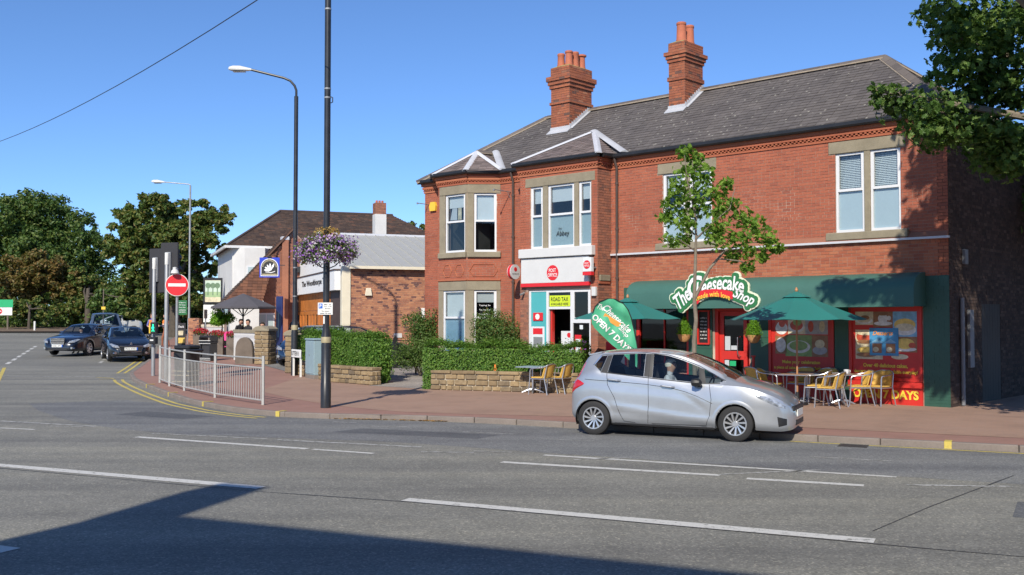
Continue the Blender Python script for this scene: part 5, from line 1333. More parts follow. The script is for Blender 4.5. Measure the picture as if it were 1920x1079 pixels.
# street name plate
SNm = empty('street_name_sign', at_g(-7.0, 33.1), math.atan2(-1.31, .76), 'white street name plate on short posts behind the grey cabinet', 'sign')
mb = MB(); mb.box(-.5, .45, -.04, -.02, .62, .88); pl = mb.build('plate', MATS['plate_white'], SNm, bevel=.006); lettering('CUTTER ROAD'[1:8], (-.1, -.041, .75), yx, yy, yn, .74, .14, 'black_text', pl, 'lettering', .01)
mb = MB(); mb.box(-.42, -.36, -.02, .03, -.05, .85); mb.build('leg', MATS['plate_white'], SNm); mb = MB(); mb.box(.3, .36, -.02, .03, -.05, .85); mb.build('leg', MATS['plate_white'], SNm)
# black metal garden gate
GT = empty('garden_gate', at_g(-4.26, 37.04), .35, 'black metal bar gate and post beside the pale shrub', 'gate')
mb = MB(); mb.box(-.07, .07, -.07, .07, -.05, 1.12); mb.cyl((0, 0, 1.12), (0, 0, 1.2), .05, n=10); mb.build('post', MATS['black_iron'], GT, bevel=.01)
for s_, l in ((-1, .5), (1, .8)):
    for z in (.18, .55, 1.0): mb = MB(); mb.box(s_ * .07, s_ * l, -.012, .012, z, z + .03); mb.build('rail', MATS['black_iron'], GT)
    for k in range(1, int(l / .11)): mb = MB(); mb.cyl((s_ * (.07 + .11 * k), 0, .18), (s_ * (.07 + .11 * k), 0, 1.02), .009, n=6); mb.build('bar', MATS['black_iron'], GT)
# ---------------------------------------------------------------- cafe furniture
def make_chair(label):
    t = empty('cafe_chair', (0, 0, 0), 0, label, 'chair', 'yellow wicker cafe chairs')      # faces +X
    mb = MB(); V = []
    for i in range(7):
        for j in range(7):
            x, y = -.20 + .42 * i / 6, -.22 + .44 * j / 6; V.append((x, y, .455 - .012 * math.sin(math.pi * i / 6) * math.sin(math.pi * j / 6)))
    mb.add(V + [(x, y, z - .025) for x, y, z in V], [(i * 7 + j, i * 7 + j + 1, (i + 1) * 7 + j + 1, (i + 1) * 7 + j) for i in range(6) for j in range(6)] + [(49 + i * 7 + j, 49 + (i + 1) * 7 + j, 49 + (i + 1) * 7 + j + 1, 49 + i * 7 + j + 1) for i in range(6) for j in range(6)]
           + [(j, 49 + j, 50 + j, j + 1) for j in range(6)] + [(42 + j, 43 + j, 92 + j, 91 + j) for j in range(6)] + [(7 * i, 7 * i + 7, 56 + 7 * i, 49 + 7 * i) for i in range(6)] + [(6 + 7 * i, 55 + 7 * i, 62 + 7 * i, 13 + 7 * i) for i in range(6)])
    mb.build('seat', MATS['wicker'], t, smooth=True)
    mb = MB(); V = []; nj = 9; ni = 6
    for i in range(ni):
        f = i / (ni - 1)
        for j in range(nj):
            a = (j / (nj - 1) - .5); wd = .25 - .02 * f * f; edge = (.012 if f > .95 else 0) * abs(a) * 4
            V.append((-.20 - .10 * f + .30 * a * a, a * 2 * wd * .98, .46 + .34 * f - edge - .05 * (f ** 6) * (abs(a) * 2) ** 4))
    m = ni * nj
    mb.add(V + [(x - .018, y, z) for x, y, z in V], [(i * nj + j, i * nj + j + 1, (i + 1) * nj + j + 1, (i + 1) * nj + j) for i in range(ni - 1) for j in range(nj - 1)] + [(m + i * nj + j, m + (i + 1) * nj + j, m + (i + 1) * nj + j + 1, m + i * nj + j + 1) for i in range(ni - 1) for j in range(nj - 1)]
           + [((ni - 1) * nj + j, (ni - 1) * nj + j + 1, m + (ni - 1) * nj + j + 1, m + (ni - 1) * nj + j) for j in range(nj - 1)] + [(i * nj, (i + 1) * nj, m + (i + 1) * nj, m + i * nj) for i in range(ni - 1)] + [(i * nj + nj - 1, m + i * nj + nj - 1, m + (i + 1) * nj + nj - 1, (i + 1) * nj + nj - 1) for i in range(ni - 1)])
    mb.build('backrest', MATS['wicker'], t, smooth=True)
    for s_ in (-1, 1):
        y = .255 * s_
        mb = MB(); mb.tube([(.27, y * 1.04, 0), (.235, y, .44), (.225, y, .62)], .0165, 8); mb.build('leg', MATS['alu'], t, smooth=True)
        mb = MB(); mb.tube([(-.30, y * 1.0, 0), (-.2, y * .94, .42), (-.27, y * .86, .74)], .0145, 8); mb.build('leg', MATS['alu'], t, smooth=True)
        mb = MB(); mb.tube([(.225, y, .62), (.20, y, .665), (.1, y * 1.02, .68), (-.08, y * 1.02, .69), (-.2, y * .98, .715), (-.275, y * .80, .76), (-.30, y * .45, .785), (-.305, 0, .79)], .0145, 8); mb.build('armrest', MATS['alu'], t, smooth=True)
    mb = MB(); mb.tube([(.235, -.25, .41), (.235, .25, .41)], .013, 6); mb.tube([(-.2, -.24, .41), (-.2, .24, .41)], .013, 6); mb.tube([(.235, .25, .405), (-.2, .24, .405)], .012, 6); mb.tube([(.235, -.25, .405), (-.2, -.24, .405)], .012, 6); mb.build('seat_frame', MATS['alu'], t, smooth=True)
    return t
chair0 = make_chair('chair'); used = [False]
def place_chair(u, v, ang, label):
    t = copy_tree(chair0) if used[0] else chair0
    used[0] = True; p = BW(u, v, 0); t.location = (p.x, p.y, gz(p.y) + .105); t.rotation_euler = (0, 0, BROT + R(ang)); t['label'] = label
for a in [(1.42, .55, 78, 'yellow wicker chair farthest right, back to the red poster panel'), (1.98, 1.75, 5, 'yellow wicker chair nearest the kerb, right of the silver car bonnet'), (1.78, .78, 40, 'yellow wicker chair behind the white cup, left of the rightmost chair'),
          (2.52, 1.28, 15, 'yellow wicker chair just right of the wooden parasol pole'), (3.62, 1.45, 192, 'yellow wicker chair left of the wooden parasol pole behind the car bonnet'), (4.35, .72, 250, 'shaded wicker chair left of the left poster panel by the red door post'),
          (3.35, .45, 90, 'shaded wicker chair backed against the left poster panel'), (2.75, .45, 90, 'shaded wicker chair at the right edge of the left poster panel'),
          (9.02, 2.72, 8, 'yellow wicker chair nearest the rear of the silver car by the low wall'), (9.22, 3.20, 8, 'yellow wicker chair beside the small table in front of the low wall'), (9.0, 1.35, 0, 'yellow wicker chair mostly hidden behind the tail light of the silver car')]: place_chair(*a)
def make_table(u, v, label, square=True, top='table_top'):
    p = BW(u, v, 0); t = empty('cafe_table', (p.x, p.y, gz(p.y) + .105), BROT + .2, label, 'table', 'cafe tables')
    mb = MB(); mb.box(-.33, .33, -.33, .33, .685, .705) if square else mb.cyl((0, 0, .685), (0, 0, .705), .33, n=28); mb.build('top', MATS[top], t, bevel=.004)
    mb = MB(); mb.box(-.338, .338, -.338, .338, .68, .70) if square else mb.cyl((0, 0, .68), (0, 0, .70), .338, n=28); mb.build('rim', MATS['alu'], t)
    mb = MB(); mb.cyl((0, 0, .06), (0, 0, .68), .028, n=12); mb.build('column', MATS['alu'], t, smooth=True)
    for k in range(4):
        a = k * math.pi / 2 + .5; mb = MB(); mb.tube([(0, 0, .10), (.12 * math.cos(a), .12 * math.sin(a), .085), (.29 * math.cos(a), .29 * math.sin(a), .015)], [.035, .03, .018], 8); mb.build('foot', MATS['alu'], t, smooth=True)
    return t
for a in [(9.66, 3.10, 'small square table at the left, in front of the low stone wall', True, 'cabinet_grey'), (9.72, 1.75, 'brown square table behind the two left chairs by the hedge', True), (2.88, 1.62, 'brown square table pierced by the wooden parasol pole', True), (2.12, .88, 'round table carrying a white cup beside the red poster panel', False), (3.05, .72, 'table in the shade of the parasol before the left poster panel', True)]: make_table(*a)
p = BW(2.02, .86, .81); cup = empty('cup', (p.x, p.y, gz(p.y) + .81), 0, 'small white cup and saucer on the round cafe table', 'cup')
mb = MB(); mb.lathe([(.035, .01), (.055, .05), (.06, .10), (.055, .10), (.05, .05), (.01, .02)], 14); mb.build('bowl', MATS['white_upvc'], cup, smooth=True); mb = MB(); mb.lathe([(.05, 0), (.10, .012), (.10, .016), (.02, .01)], 16); mb.build('saucer', MATS['white_upvc'], cup, smooth=True); mb = MB(); mb.tube([(.055, 0, .085), (.09, 0, .08), (.09, 0, .045), (.05, 0, .04)], .008, 6); mb.build('handle', MATS['white_upvc'], cup, smooth=True)
p = BW(2.30, .92, .81); ash = empty('saucer', (p.x, p.y, gz(p.y) + .81), 0, 'white saucer with napkin on the round cafe table', 'saucer'); mb = MB(); mb.lathe([(.06, 0), (.12, .015), (.12, .02), (.02, .012)], 16); mb.build('dish', MATS['white_upvc'], ash, smooth=True)
p = BW(11.05, 3.62); pt = empty('flower_pot', (-.45, 27.66, gz(27.66) + .65), 0, 'tiny orange object standing on the low wall coping', 'pot'); mb = MB(); mb.lathe([(.05, 0), (.055, .05), (.035, .10), (.03, .16), (.012, .18)], 12); mb.build('body', MATS['cloth_orange'], pt, smooth=True)
def parasol(u, v, rim, apex, rad, label, rot, square=False):
    p = BW(u, v, 0); o = empty('parasol', (p.x, p.y, gz(p.y) + .1), rot, label, 'parasol', 'green cafe parasols'); n = 8; z0, z1 = rim - o.location.z, apex - o.location.z
    mb = MB(); V = []; K = 5
    for k in range(n * K):
        a = 2 * math.pi * k / (n * K); f = (k % K) / K; sag = math.cos(math.pi / n) / math.cos((f - .5) * 2 * math.pi / n) ; r = rad * (sag if f else 1.0)
        for q in (1, .75, .5, .25): V.append((r * q * math.cos(a), r * q * math.sin(a), z0 + (z1 - z0) * (1 - q) ** 1.05 + (.0 if f == 0 else -.02 * math.sin(math.pi * f)) * q))
    V.append((0, 0, z1)); m = n * K
    for k in range(m):
        j = (k + 1) % m
        for i in range(3): mb.f.append((k * 4 + i, j * 4 + i, j * 4 + i + 1, k * 4 + i + 1))
        mb.f.append((k * 4 + 3, j * 4 + 3, len(V) - 1))
    mb.v = V; cv = mb.build('canopy', MATS['green_brolly'], o, smooth=True, angle=12)
    mb = MB()
    for k in range(m):
        j = (k + 1) % m; a, b = V[k * 4 + 3], V[j * 4 + 3]; mb.quad((a[0] * .9, a[1] * .9, a[2] + .05), (b[0] * .9, b[1] * .9, b[2] + .05), (0, 0, z1 + .03))
    mb.build('vent', MATS['green_brolly'], cv, fix=False)
    mb = MB(); mb.cyl((0, 0, .05), (0, 0, z1 + .02), .022, n=12); mb.build('pole', MATS['wood_pole'], o, smooth=True)
    mb = MB(); mb.lathe([(.03, 0), (.04, .03), (.03, .06), (.015, .09), (.005, .10)], 10, (0, 0, z1 + .02)); mb.build('finial', MATS['wood_pole'], o, smooth=True)
    mb = MB(); mb.lathe([(.24, 0), (.24, .06), (.06, .09), (.04, .3), (.03, .3)], 18); mb.build('base', MATS['black_iron'], o, smooth=True)
    for k in range(n):
        a = 2 * math.pi * k / n; mb = MB(); mb.tube([(0, 0, z1 - .05), (rad * math.cos(a) * .98, rad * math.sin(a) * .98, z0 + .0)], .009, 5); mb.build('rib', MATS['wood_pole'], o)
    return o
parasol(2.85, 1.62, 2.06, 2.68, 1.55, 'dark green parasol over the cafe chairs right of the silver car', .35)
parasol(7.55, 1.75, 2.08, 2.60, 1.45, 'dark green parasol behind the feather flag', .2)
# conical bushes in hanging baskets
for u, lab in ((6.67, 'lime green conical bush in a wicker basket left of the shop door'), (4.62, 'lime green conical bush in a wicker basket right of the shop door')):
    p = BW(u, .45, 0); o = empty('hanging_basket', (p.x, p.y, 1.52), BROT, lab, 'hanging basket', 'hanging baskets by the shop door')
    mb = MB(); mb.lathe([(.02, -.06), (.09, -.04), (.15, .04), (.175, .15), (.165, .15), (.1, .1)], 18); mb.build('bowl', MATS['basket_weave'], o, smooth=True)
    foliage('leaves', [(Vector((0, 0, .16 + .05 * k)), (.19 * (1 - (k / 9) ** 1.6) + .02, .19 * (1 - (k / 9) ** 1.6) + .02, .06)) for k in range(9)], 2600, .035, 'leaf_lime', o, int(u * 10))
    mb = MB(); 
    for k in range(3): a = k * 2.09; mb.tube([(.17 * math.cos(a), .17 * math.sin(a), .14), (0, 0, .78)], .004, 4)
    mb.build('chain', MATS['black_iron'], o)
# feather flag
FL = empty('feather_flag', (3.02, 24.4, .1), 0, 'green teardrop advertising flag reading open 7 days behind the silver car', 'flag')
s_ = 1 / 77.9
fx = lambda px: (px - 1195) * s_; fz = lambda py: (600 - py) * s_ + CAMH - .1
Zl = lambda zx, zy: (fx(1080 + zx / 8.3), fz(540 + zy / 8.3))
edge = [Zl(*q) for q in [(945, 1240), (680, 985), (560, 890), (400, 740), (290, 630), (243, 555), (238, 480), (248, 400), (290, 290), (370, 212), (480, 172), (600, 178), (720, 242), (800, 345), (850, 470), (900, 680), (930, 850), (950, 1000), (955, 1150)]]
def wav(x, z): return .035 * math.sin(7 * x + 9 * z) + .02 * math.sin(17 * x - 4 * z)
bm = bmesh.new(); vs = [bm.verts.new((x, 0, z)) for x, z in edge]; bm.faces.new(vs)
for k in range(1, 26):
    for co, no in (((-1.0 + k * .07, 0, 0), (1, 0, 0)), ((0, 0, .6 + k * .09), (0, 0, 1))): bmesh.ops.bisect_plane(bm, geom=bm.verts[:] + bm.edges[:] + bm.faces[:], plane_co=co, plane_no=no)
for v in bm.verts: v.co.y = wav(v.co.x, v.co.z)
m = bpy.data.meshes.new('cloth'); bm.to_mesh(m); bm.free(); m.materials.append(MATS['green_flag']); m.shade_smooth(); cl = link(bpy.data.objects.new('cloth', m), FL)
mb = MB(); mb.tube([(.03, 0, -.05)] + [(x + .01, wav(x, z), z) for x, z in edge[:6:-1]] , .014, 6); mb.build('pole', MATS['black_iron'], FL, smooth=True)
mb = MB(); mb.lathe([(.2, 0), (.2, .05), (.03, .08), (.03, .3)], 14, (.03, 0, 0)); mb.build('base', MATS['black_iron'], FL)
def flagtext(t, cx, cy, ang, w, h, mat, bold, shear, off):
    a = R(ang); c = Zl(cx, cy); ex = Vector((math.cos(a), 0, math.sin(a))); ey = Vector((-math.sin(a), 0, math.cos(a)))
    o = lettering(t, (c[0], 0, c[1]), ex, ey, (0, -1, 0), w, h, mat, FL, 'flag_lettering', bold, shear, off)
    for v in o.data.vertices: v.co.y += wav(v.co.x, v.co.z)
flagtext('OPEN 7 DAYS', 545, 700, -43.5, 1.20, .15, 'white_text', .03, 0, .012); flagtext('The', 390, 300, -20, .17, .13, 'white_text', .01, .3, .012); flagtext('Cheesecake', 645, 480, -44, .86, .17, 'white_text', .015, .3, .012); flagtext('Shop', 735, 690, -50, .30, .14, 'white_text', .01, .3, .012)
a, b = Zl(450, 425), Zl(700, 590); mb = MB(); mb.quad((a[0], wav(*a) - .01, a[1] + .05), (b[0], wav(*b) - .01, b[1] + .05), (b[0] - .05, wav(*b) - .01, b[1] - .06), (a[0] - .05, wav(*a) - .01, a[1] - .06)); mb.build('flag_ribbon', MATS['orange_text'], FL, fix=False)
# red A-board and pale bollard behind the car
ab = empty('red_board', tuple(BW(8.55, .9, .1)), BROT, 'red and white board standing behind the feather flag', 'sign'); mb = MB(); mb.box(-.35, .35, 0, .04, 0, 1.35); mb.build('board', MATS['red_sign'], ab, bevel=.01); mb = MB(); mb.box(-.3, .3, .042, .048, .75, 1.02); mb.build('white_band', MATS['white_board'], ab)
bl = empty('bollard', tuple(BW(5.95, .9, .1)), BROT, 'pale square bollard in front of the shop beside the tree', 'bollard'); mb = MB(); mb.box(-.06, .06, -.06, .06, 0, 1.05); mb.build('post', MATS['sandstone'], bl, bevel=.012)
# ---------------------------------------------------------------- street tree with single leaves
ST = empty('street_tree', (3.67, 20.3, .1), 0, 'slender young plane tree with a thin pale trunk outside the cake shop', 'tree')
sx = lambda px, py, dy=0: Vector(((px - 960) / FPX * (20.3 + dy) - 3.67, dy, (600 - py) / FPX * (20.3 + dy) + CAMH - .1))
limbs = []
def limb(pts, r): limbs.append(([sx(*p) for p in pts], r))
limb([(1303, 560), (1330, 505), (1360, 470), (1400, 455, .2), (1450, 455, .3)], [.035, .03, .024, .016, .008]); limb([(1304, 450), (1335, 420, -.2), (1370, 390, -.4), (1380, 350, -.3)], [.02, .016, .012, .006]); limb([(1303, 440), (1275, 410, .3), (1255, 390, .4)], [.018, .014, .006])
limb([(1304, 420), (1320, 370, .3), (1330, 320, .4)], [.018, .014, .006]); limb([(1303, 470), (1275, 450, -.3), (1250, 445, -.4)], [.016, .012, .006]); limb([(1304, 400), (1290, 340, -.3), (1285, 290, -.3)], [.018, .014, .006]); limb([(1345, 485), (1390, 490, -.2), (1405, 500, -.2)], [.016, .012, .006])
trunk([(0, 0, -.1), sx(1301, 640), sx(1305, 600), sx(1302, 560), sx(1304, 500), sx(1306, 440), sx(1303, 380), sx(1300, 300)], [.05, .044, .040, .040, .032, .024, .015, .007], 'bark', ST, limbs)
cl = [(sx(*p), (r * .82, r * .82, r * .68)) for p, r in [((1288, 285), .20), ((1310, 300, .2), .22), ((1290, 320, -.2), .28), ((1325, 330, .2), .24), ((1270, 350), .24), ((1300, 360, -.2), .36), ((1340, 365, .3), .30), ((1365, 345, .2), .18), ((1260, 385, .3), .26), ((1300, 395, .2), .32), ((1345, 395), .30), ((1375, 385, -.3), .20), ((1255, 410, .2), .24), ((1285, 420), .26), ((1350, 425, -.3), .30), ((1395, 410, .1), .24), ((1258, 450, -.3), .20), ((1285, 450, .2), .18), ((1335, 440, .3), .26), ((1380, 445), .34), ((1420, 425, .3), .28), ((1440, 450), .26), ((1460, 465, .2), .15), ((1405, 470, -.2), .28), ((1375, 480, .2), .20), ((1400, 500, -.2), .18), ((1430, 480, .2), .16), ((1350, 455, -.4), .22)]]
rnd = random.Random(31); V, Fc = [], []; leafpos = []
for c, r in cl:
    for i in range(int(34 + 460 * r[0] ** 1.6)):
        d = Vector((rnd.gauss(0, 1), rnd.gauss(0, 1), rnd.gauss(0, 1))).normalized() * rnd.random() ** .5; leafpos.append(c + Vector((d.x * r[0], d.y * r[1] * 1.3, d.z * r[2])) * rnd.uniform(1.0, 1.45))
rnd.shuffle(leafpos); leafpos.sort(key=lambda q: q.y)
lm = None
for i, q in enumerate(leafpos):
    if i < 300:
        if lm is None:
            v0, f0 = [], []; leaf_add(v0, f0, Vector((0, 0, 0)), .11, random.Random(3), MAPLE, 5)
            lm = bpy.data.meshes.new('leaf'); lm.from_pydata(v0, [], f0); lm.materials.append(MATS['leaf_plane'])
        o = link(bpy.data.objects.new('leaf', lm), ST); o.location = q; o.rotation_euler = (rnd.uniform(-.3, 1.6), rnd.uniform(-.8, .8), rnd.random() * 6.28); k = rnd.uniform(.75, 1.2); o.scale = (k, k, k)
    else: leaf_add(V, Fc, q, .105, rnd, MAPLE, .35)
m = bpy.data.meshes.new('crown'); m.from_pydata(V, [], Fc); m.materials.append(MATS['leaf_plane']); tag(link(bpy.data.objects.new('crown', m), ST), kind='stuff')
# ---------------------------------------------------------------- big maple on the right, trunk outside the frame
BT = empty('maple_tree', (11.3, 16.7, .1), 0, 'large maple overhanging the right end of the brick building', 'tree')
B0 = Vector(BT.location); P = lambda px, py, Y: Vector(((px - 960) / FPX * Y, Y, (600 - py) / FPX * Y + CAMH)) - B0
cl = []
for px, py, Y, r in [(1665, 175, 17.5, .22), (1690, 190, 17.6, .30), (1730, 205, 17.4, .42), (1775, 225, 17.7, .45), (1740, 245, 17.3, .30), (1800, 195, 17.9, .40), (1825, 245, 17.4, .42), (1760, 265, 17.8, .25), (1870, 270, 17.6, .40), (1905, 250, 17.2, .40), (1855, 225, 18, .35),
                     (1760, 15, 17.2, .30), (1800, 20, 17.6, .42), (1790, 60, 17.2, .35), (1830, 50, 18, .5), (1770, 110, 17.6, .18), (1800, 130, 17.3, .28), (1840, 110, 17.6, .50), (1880, 60, 17.2, .6), (1890, 140, 17.4, .55), (1840, 165, 17.8, .34), (1910, 180, 17.5, .4), (1780, 150, 18.0, .16), (1755, 140, 17.8, .12), (1905, 20, 18.2, .6), (1870, 185, 18.2, .25)] + [(1885, 305, 17.8, .38), (1915, 300, 17.5, .42), (1850, 285, 18, .28), (1910, 265, 17.9, .4)]:
    cl.append((P(px, py, Y), (r * 1.25, r * 2.0, r * .85)))
rnd = random.Random(17)
def okpos(p):
    w_ = p + B0
    if w_.y < 2: return False
    x = 960 + FPX * w_.x / w_.y; y = 600 - FPX * (w_.z - CAMH) / w_.y
    return (x > 1950 or y < -60) and w_.x > 7.0
while len(cl) < 194:
    d = Vector((rnd.gauss(0, 1), rnd.gauss(0, 1), rnd.gauss(0, 1))).normalized() * rnd.random() ** .35
    q = Vector((d.x * 4.6 + .1, d.y * 4.4 + .2, 8.3 + d.z * 4.6))
    r = rnd.uniform(.7, 1.15)
    if okpos(q - Vector((r, 0, 0))) and okpos(q - Vector((r, 0, r))) : cl.append((q, (r, r, r * .75)))
for (u, v, z, h) in [(.2, 0, 6.2, 6), (.5, 0, 5.4, 6.2), (.1, 0, 4.8, 6), (.6, 0, 4.3, 6.5), (.3, 0, 3.7, 7), (.9, 0, 3.6, 7.4), (.6, .7, 2.9, 8), (1.1, .7, 2.8, 8.2), (1.7, .7, 2.75, 8.2), (2.3, .7, 2.85, 8.4), (.1, .1, 2.2, 8), (.3, .1, 1.5, 9), (1.0, .1, 2.0, 8.6), (.1, 0, .8, 10)]:
    t_ = BW(u, v, z) + Vector((-.249, -.968, .737)) * h - B0; cl.append((t_, (.42, .42, .3)))  # out-of-view clumps added along the sun's rays to shade wall and awning
for (px, py, Y, r) in [(1640, 165, 17.4, .12), (1652, 185, 17.4, .14)]: cl.append((P(px, py, Y), (r, r, r)))
limbs = [([(0, 0, 3), P(1960, 300, 17.4), P(1850, 230, 17.5), P(1740, 205, 17.5), P(1680, 185, 17.5)], [.14, .09, .06, .035, .012]), ([(0, 0, 4.5), P(1950, 120, 17.5), P(1860, 90, 17.5), P(1790, 60, 17.4)], [.14, .09, .05, .015])]
for c, r in cl[28::5]: limbs.append(([(0, 0, 3.5 + rnd.random() * 2), c * .5 + Vector((0, 0, 2.4)), c], [.12, .07, .02]))
trunk([(0, 0, -.2), (0, 0, 2), (.1, .1, 4.5), (.1, .2, 8), (0, 0, 11)], [.34, .28, .24, .16, .05], 'bark', BT, limbs)
near = cl[:30] + cl[208:]; far = cl[30:194]; ov = cl[194:208]
foliage('crown_branches', near, 6200, .115, 'leaf_maple', BT, 41, MAPLE, shell=.1, up=.6)
foliage('crown', far, 34000, .30, 'leaf_maple', BT, 42, LEAFQ, shell=.3, up=.6)
foliage('crown_overhang', ov, 2600, .15, 'leaf_maple', BT, 43, MAPLE, shell=.1, up=.6)
rnd = random.Random(77); lm = None
for i in range(160):
    c, r = near[i % 30]; d = Vector((rnd.gauss(0, 1), -abs(rnd.gauss(0, 1)), rnd.gauss(0, 1))).normalized()
    if lm is None:
        v0, f0 = [], []; leaf_add(v0, f0, Vector((0, 0, 0)), .125, random.Random(3), MAPLE, 5); lm = bpy.data.meshes.new('leaf'); lm.from_pydata(v0, [], f0); lm.materials.append(MATS['leaf_maple'])
    o = link(bpy.data.objects.new('leaf', lm), BT); o.location = c + Vector((d.x * r[0], d.y * r[1], d.z * r[2])) * 1.05; o.rotation_euler = (rnd.uniform(-.3, 1.6), rnd.uniform(-.8, .8), rnd.random() * 6.28)
tree('added_shade_tree', (17.5, 27.5, .15), puffs((17.2, 27, 6.0), (4.2, 4.6, 4.6), 70, .95, 71), 6, .3, .24, 16000, 'leaf_maple', 'tree added beyond the side passage to keep sky light off the side wall', 72)  # added tree, blocks sky light from the right of the side wall
# overhead cable
mb = MB(); a = Vector((-42, 82, 16.2)); b = Vector((2, -4, 10.2)); a0 = Vector(((0 - 960) / FPX * 40, 40, (600 - 262) / FPX * 40 + CAMH)); b0 = Vector(((470 - 960) / FPX * 22, 22, 600 / FPX * 22 + CAMH)); dv = b0 - a0
mb.tube([a0 + dv * t + Vector((0, 0, 1.0 * (t - .5) ** 2 - .25)) for t in [-1 + .1 * i for i in range(31)]], .012, 5); tag(mb.build('overhead_cable', MATS['black_iron']), 'thin black overhead cable crossing the sky at upper left', 'cable')
# ---------------------------------------------------------------- vehicles
def lerp(tab, x): return float(np.interp(x, [p[0] for p in tab], [p[1] for p in tab]))
def smooth_tab(tab, n=9):
    """Catmull-Rom resampling of an (x, y) table so that profiles have no kinks"""
    P = [Vector((a, b)) for a, b in tab]; out = []
    for i in range(len(P) - 1):
        p0, p1, p2, p3 = P[max(i - 1, 0)], P[i], P[i + 1], P[min(i + 2, len(P) - 1)]
        for k in range(n):
            t = k / n; q = .5 * ((2 * p1) + (p2 - p0) * t + (2 * p0 - 5 * p1 + 4 * p2 - p3) * t * t + (3 * p1 - p0 - 3 * p2 + p3) * t ** 3); out.append((q.x, q.y))
    out.append(tuple(P[-1])); return out
def inside(poly, x, z):
    c = False; n = len(poly)
    for i in range(n):
        x1, z1 = poly[i]; x2, z2 = poly[(i + 1) % n]
        if (z1 > z) != (z2 > z) and x < (x2 - x1) * (z - z1) / (z2 - z1) + x1: c = not c
    return c
def make_car(name, sp, loc, heading, label, cat='car', group=None, paint='paint_silver', hero=False, step=.045):
    o = empty(name, (loc[0], loc[1], gz(loc[1]) + loc[2] if len(loc) > 2 else gz(loc[1])), heading, label, cat, group)
    Lc = sp['L']; X0 = -Lc / 2
    top = smooth_tab(sp['top']); belt = smooth_tab(sp['belt']); wid = smooth_tab(sp['w']); wr = smooth_tab(sp['wr']); bot = sp['bot']
    xs = sorted(set([round(i * step, 4) for i in range(int(Lc / step) + 1)] + [.0, .012, .03, Lc, Lc - .012, Lc - .03]))
    crease = sp.get('crease')
    NS = 16; NG = 7; NT = 6
    def section(x):
        zt, zb, w, r = lerp(top, x), lerp(bot, x), lerp(wid, x), lerp(wr, x); zl = min(lerp(belt, x), zt - .045); zl = max(zl, zb + .05); h = zl - zb; P = [(0, zb + .02), (.6 * w, zb + .0), (.90 * w, zb)]
        for i in range(NS + 1):
            t = i / NS; z = zb + .012 + (h - .012) * t
            y = w * (1 - .085 * (1 - min(1, t / .18)) ** 2 - .055 * max(0, (t - .55) / .45) ** 2)
            if crease: y += crease(x, z)
            P.append((y, z))
        yb = P[-1][0]; ze = zt - .05 if zt - zl > .2 else zl + (zt - zl) * .55
        r = min(r, yb - .01)
        for i in range(1, NG + 1):
            t = i / NG; y = yb - .012 - (yb - .012 - r) * (t ** 1.12); P.append((y, zl + (ze - zl) * t))
        for i in range(1, NT + 1):
            t = i / NT; a = t * math.pi / 2; P.append((r * (1 - t) if i < NT else 0, ze + (zt - ze) * math.sin(a) ** .8))
        return P
    bm = bmesh.new(); rowsL = []; rowsR = []; iB = 3 + NS; iR = iB + NG
    lay = bm.faces.layers.int.new('band')
    for x in xs:
        S = section(x); a = [bm.verts.new((X0 + x, y, z)) for y, z in S]; b = [a[0]] + [bm.verts.new((X0 + x, -y, z)) for y, z in S[1:-1]] + [a[-1]]; rowsL.append(a); rowsR.append(b)
    for rows_, flip in ((rowsL, False), (rowsR, True)):
        for i in range(len(xs) - 1):
            for j in range(len(rows_[0]) - 1):
                q = [rows_[i][j], rows_[i + 1][j], rows_[i + 1][j + 1], rows_[i][j + 1]]
                q = list(dict.fromkeys(q))
                f = bm.faces.new(q if flip else q[::-1]); f[lay] = j
    for rl, rr in ((rowsL[0], rowsR[0]), (rowsL[-1], rowsR[-1])):
        for j in range(len(rl) - 1):
            q = list(dict.fromkeys([rl[j], rr[j], rr[j + 1], rl[j + 1]])); 
            if len(q) > 2: f = bm.faces.new(q); f[lay] = 1000
    bmesh.ops.recalc_face_normals(bm, faces=bm.faces[:])
    # wheel arches: open the shell there; rolled lips are added below
    for wx in sp['axles']:
        c = Vector((X0 + wx, sp['wz'])); ra = sp['arch']
        kill = [f for f in bm.faces if abs(f.calc_center_median().y) > .45 and (Vector((f.calc_center_median().x, f.calc_center_median().z)) - c).length < ra + .014]
        bmesh.ops.delete(bm, geom=kill, context='FACES')
    # side glazing: cut the shell along every window outline
    glassf = {}
    for poly in sp['side']:
        cx = sum(p[0] for p in poly) / len(poly); xa, xb = min(p[0] for p in poly) - .1, max(p[0] for p in poly) + .1
        for k in range(len(poly)):
            (x1, z1), (x2, z2) = poly[k], poly[(k + 1) % len(poly)]
            fs = [f for f in bm.faces if iB - 3 <= f[lay] <= iR and xa < f.calc_center_median().x - X0 < xb]
            g_ = list({v for f in fs for v in f.verts}) + list({e for f in fs for e in f.edges}) + fs
            bmesh.ops.bisect_plane(bm, geom=g_, plane_co=(X0 + x1, 0, z1), plane_no=(-(z2 - z1), 0, x2 - x1), dist=.0008)
    for xc in sp['screen'] + sp['rear']:
        fs = [f for f in bm.faces if f[lay] >= iR and abs(f.calc_center_median().x - X0 - xc) < .2]; g_ = list({v for f in fs for v in f.verts}) + list({e for f in fs for e in f.edges}) + fs
        bmesh.ops.bisect_plane(bm, geom=g_, plane_co=(X0 + xc, 0, 0), plane_no=(1, 0, 0), dist=.0008)
    groups = {}
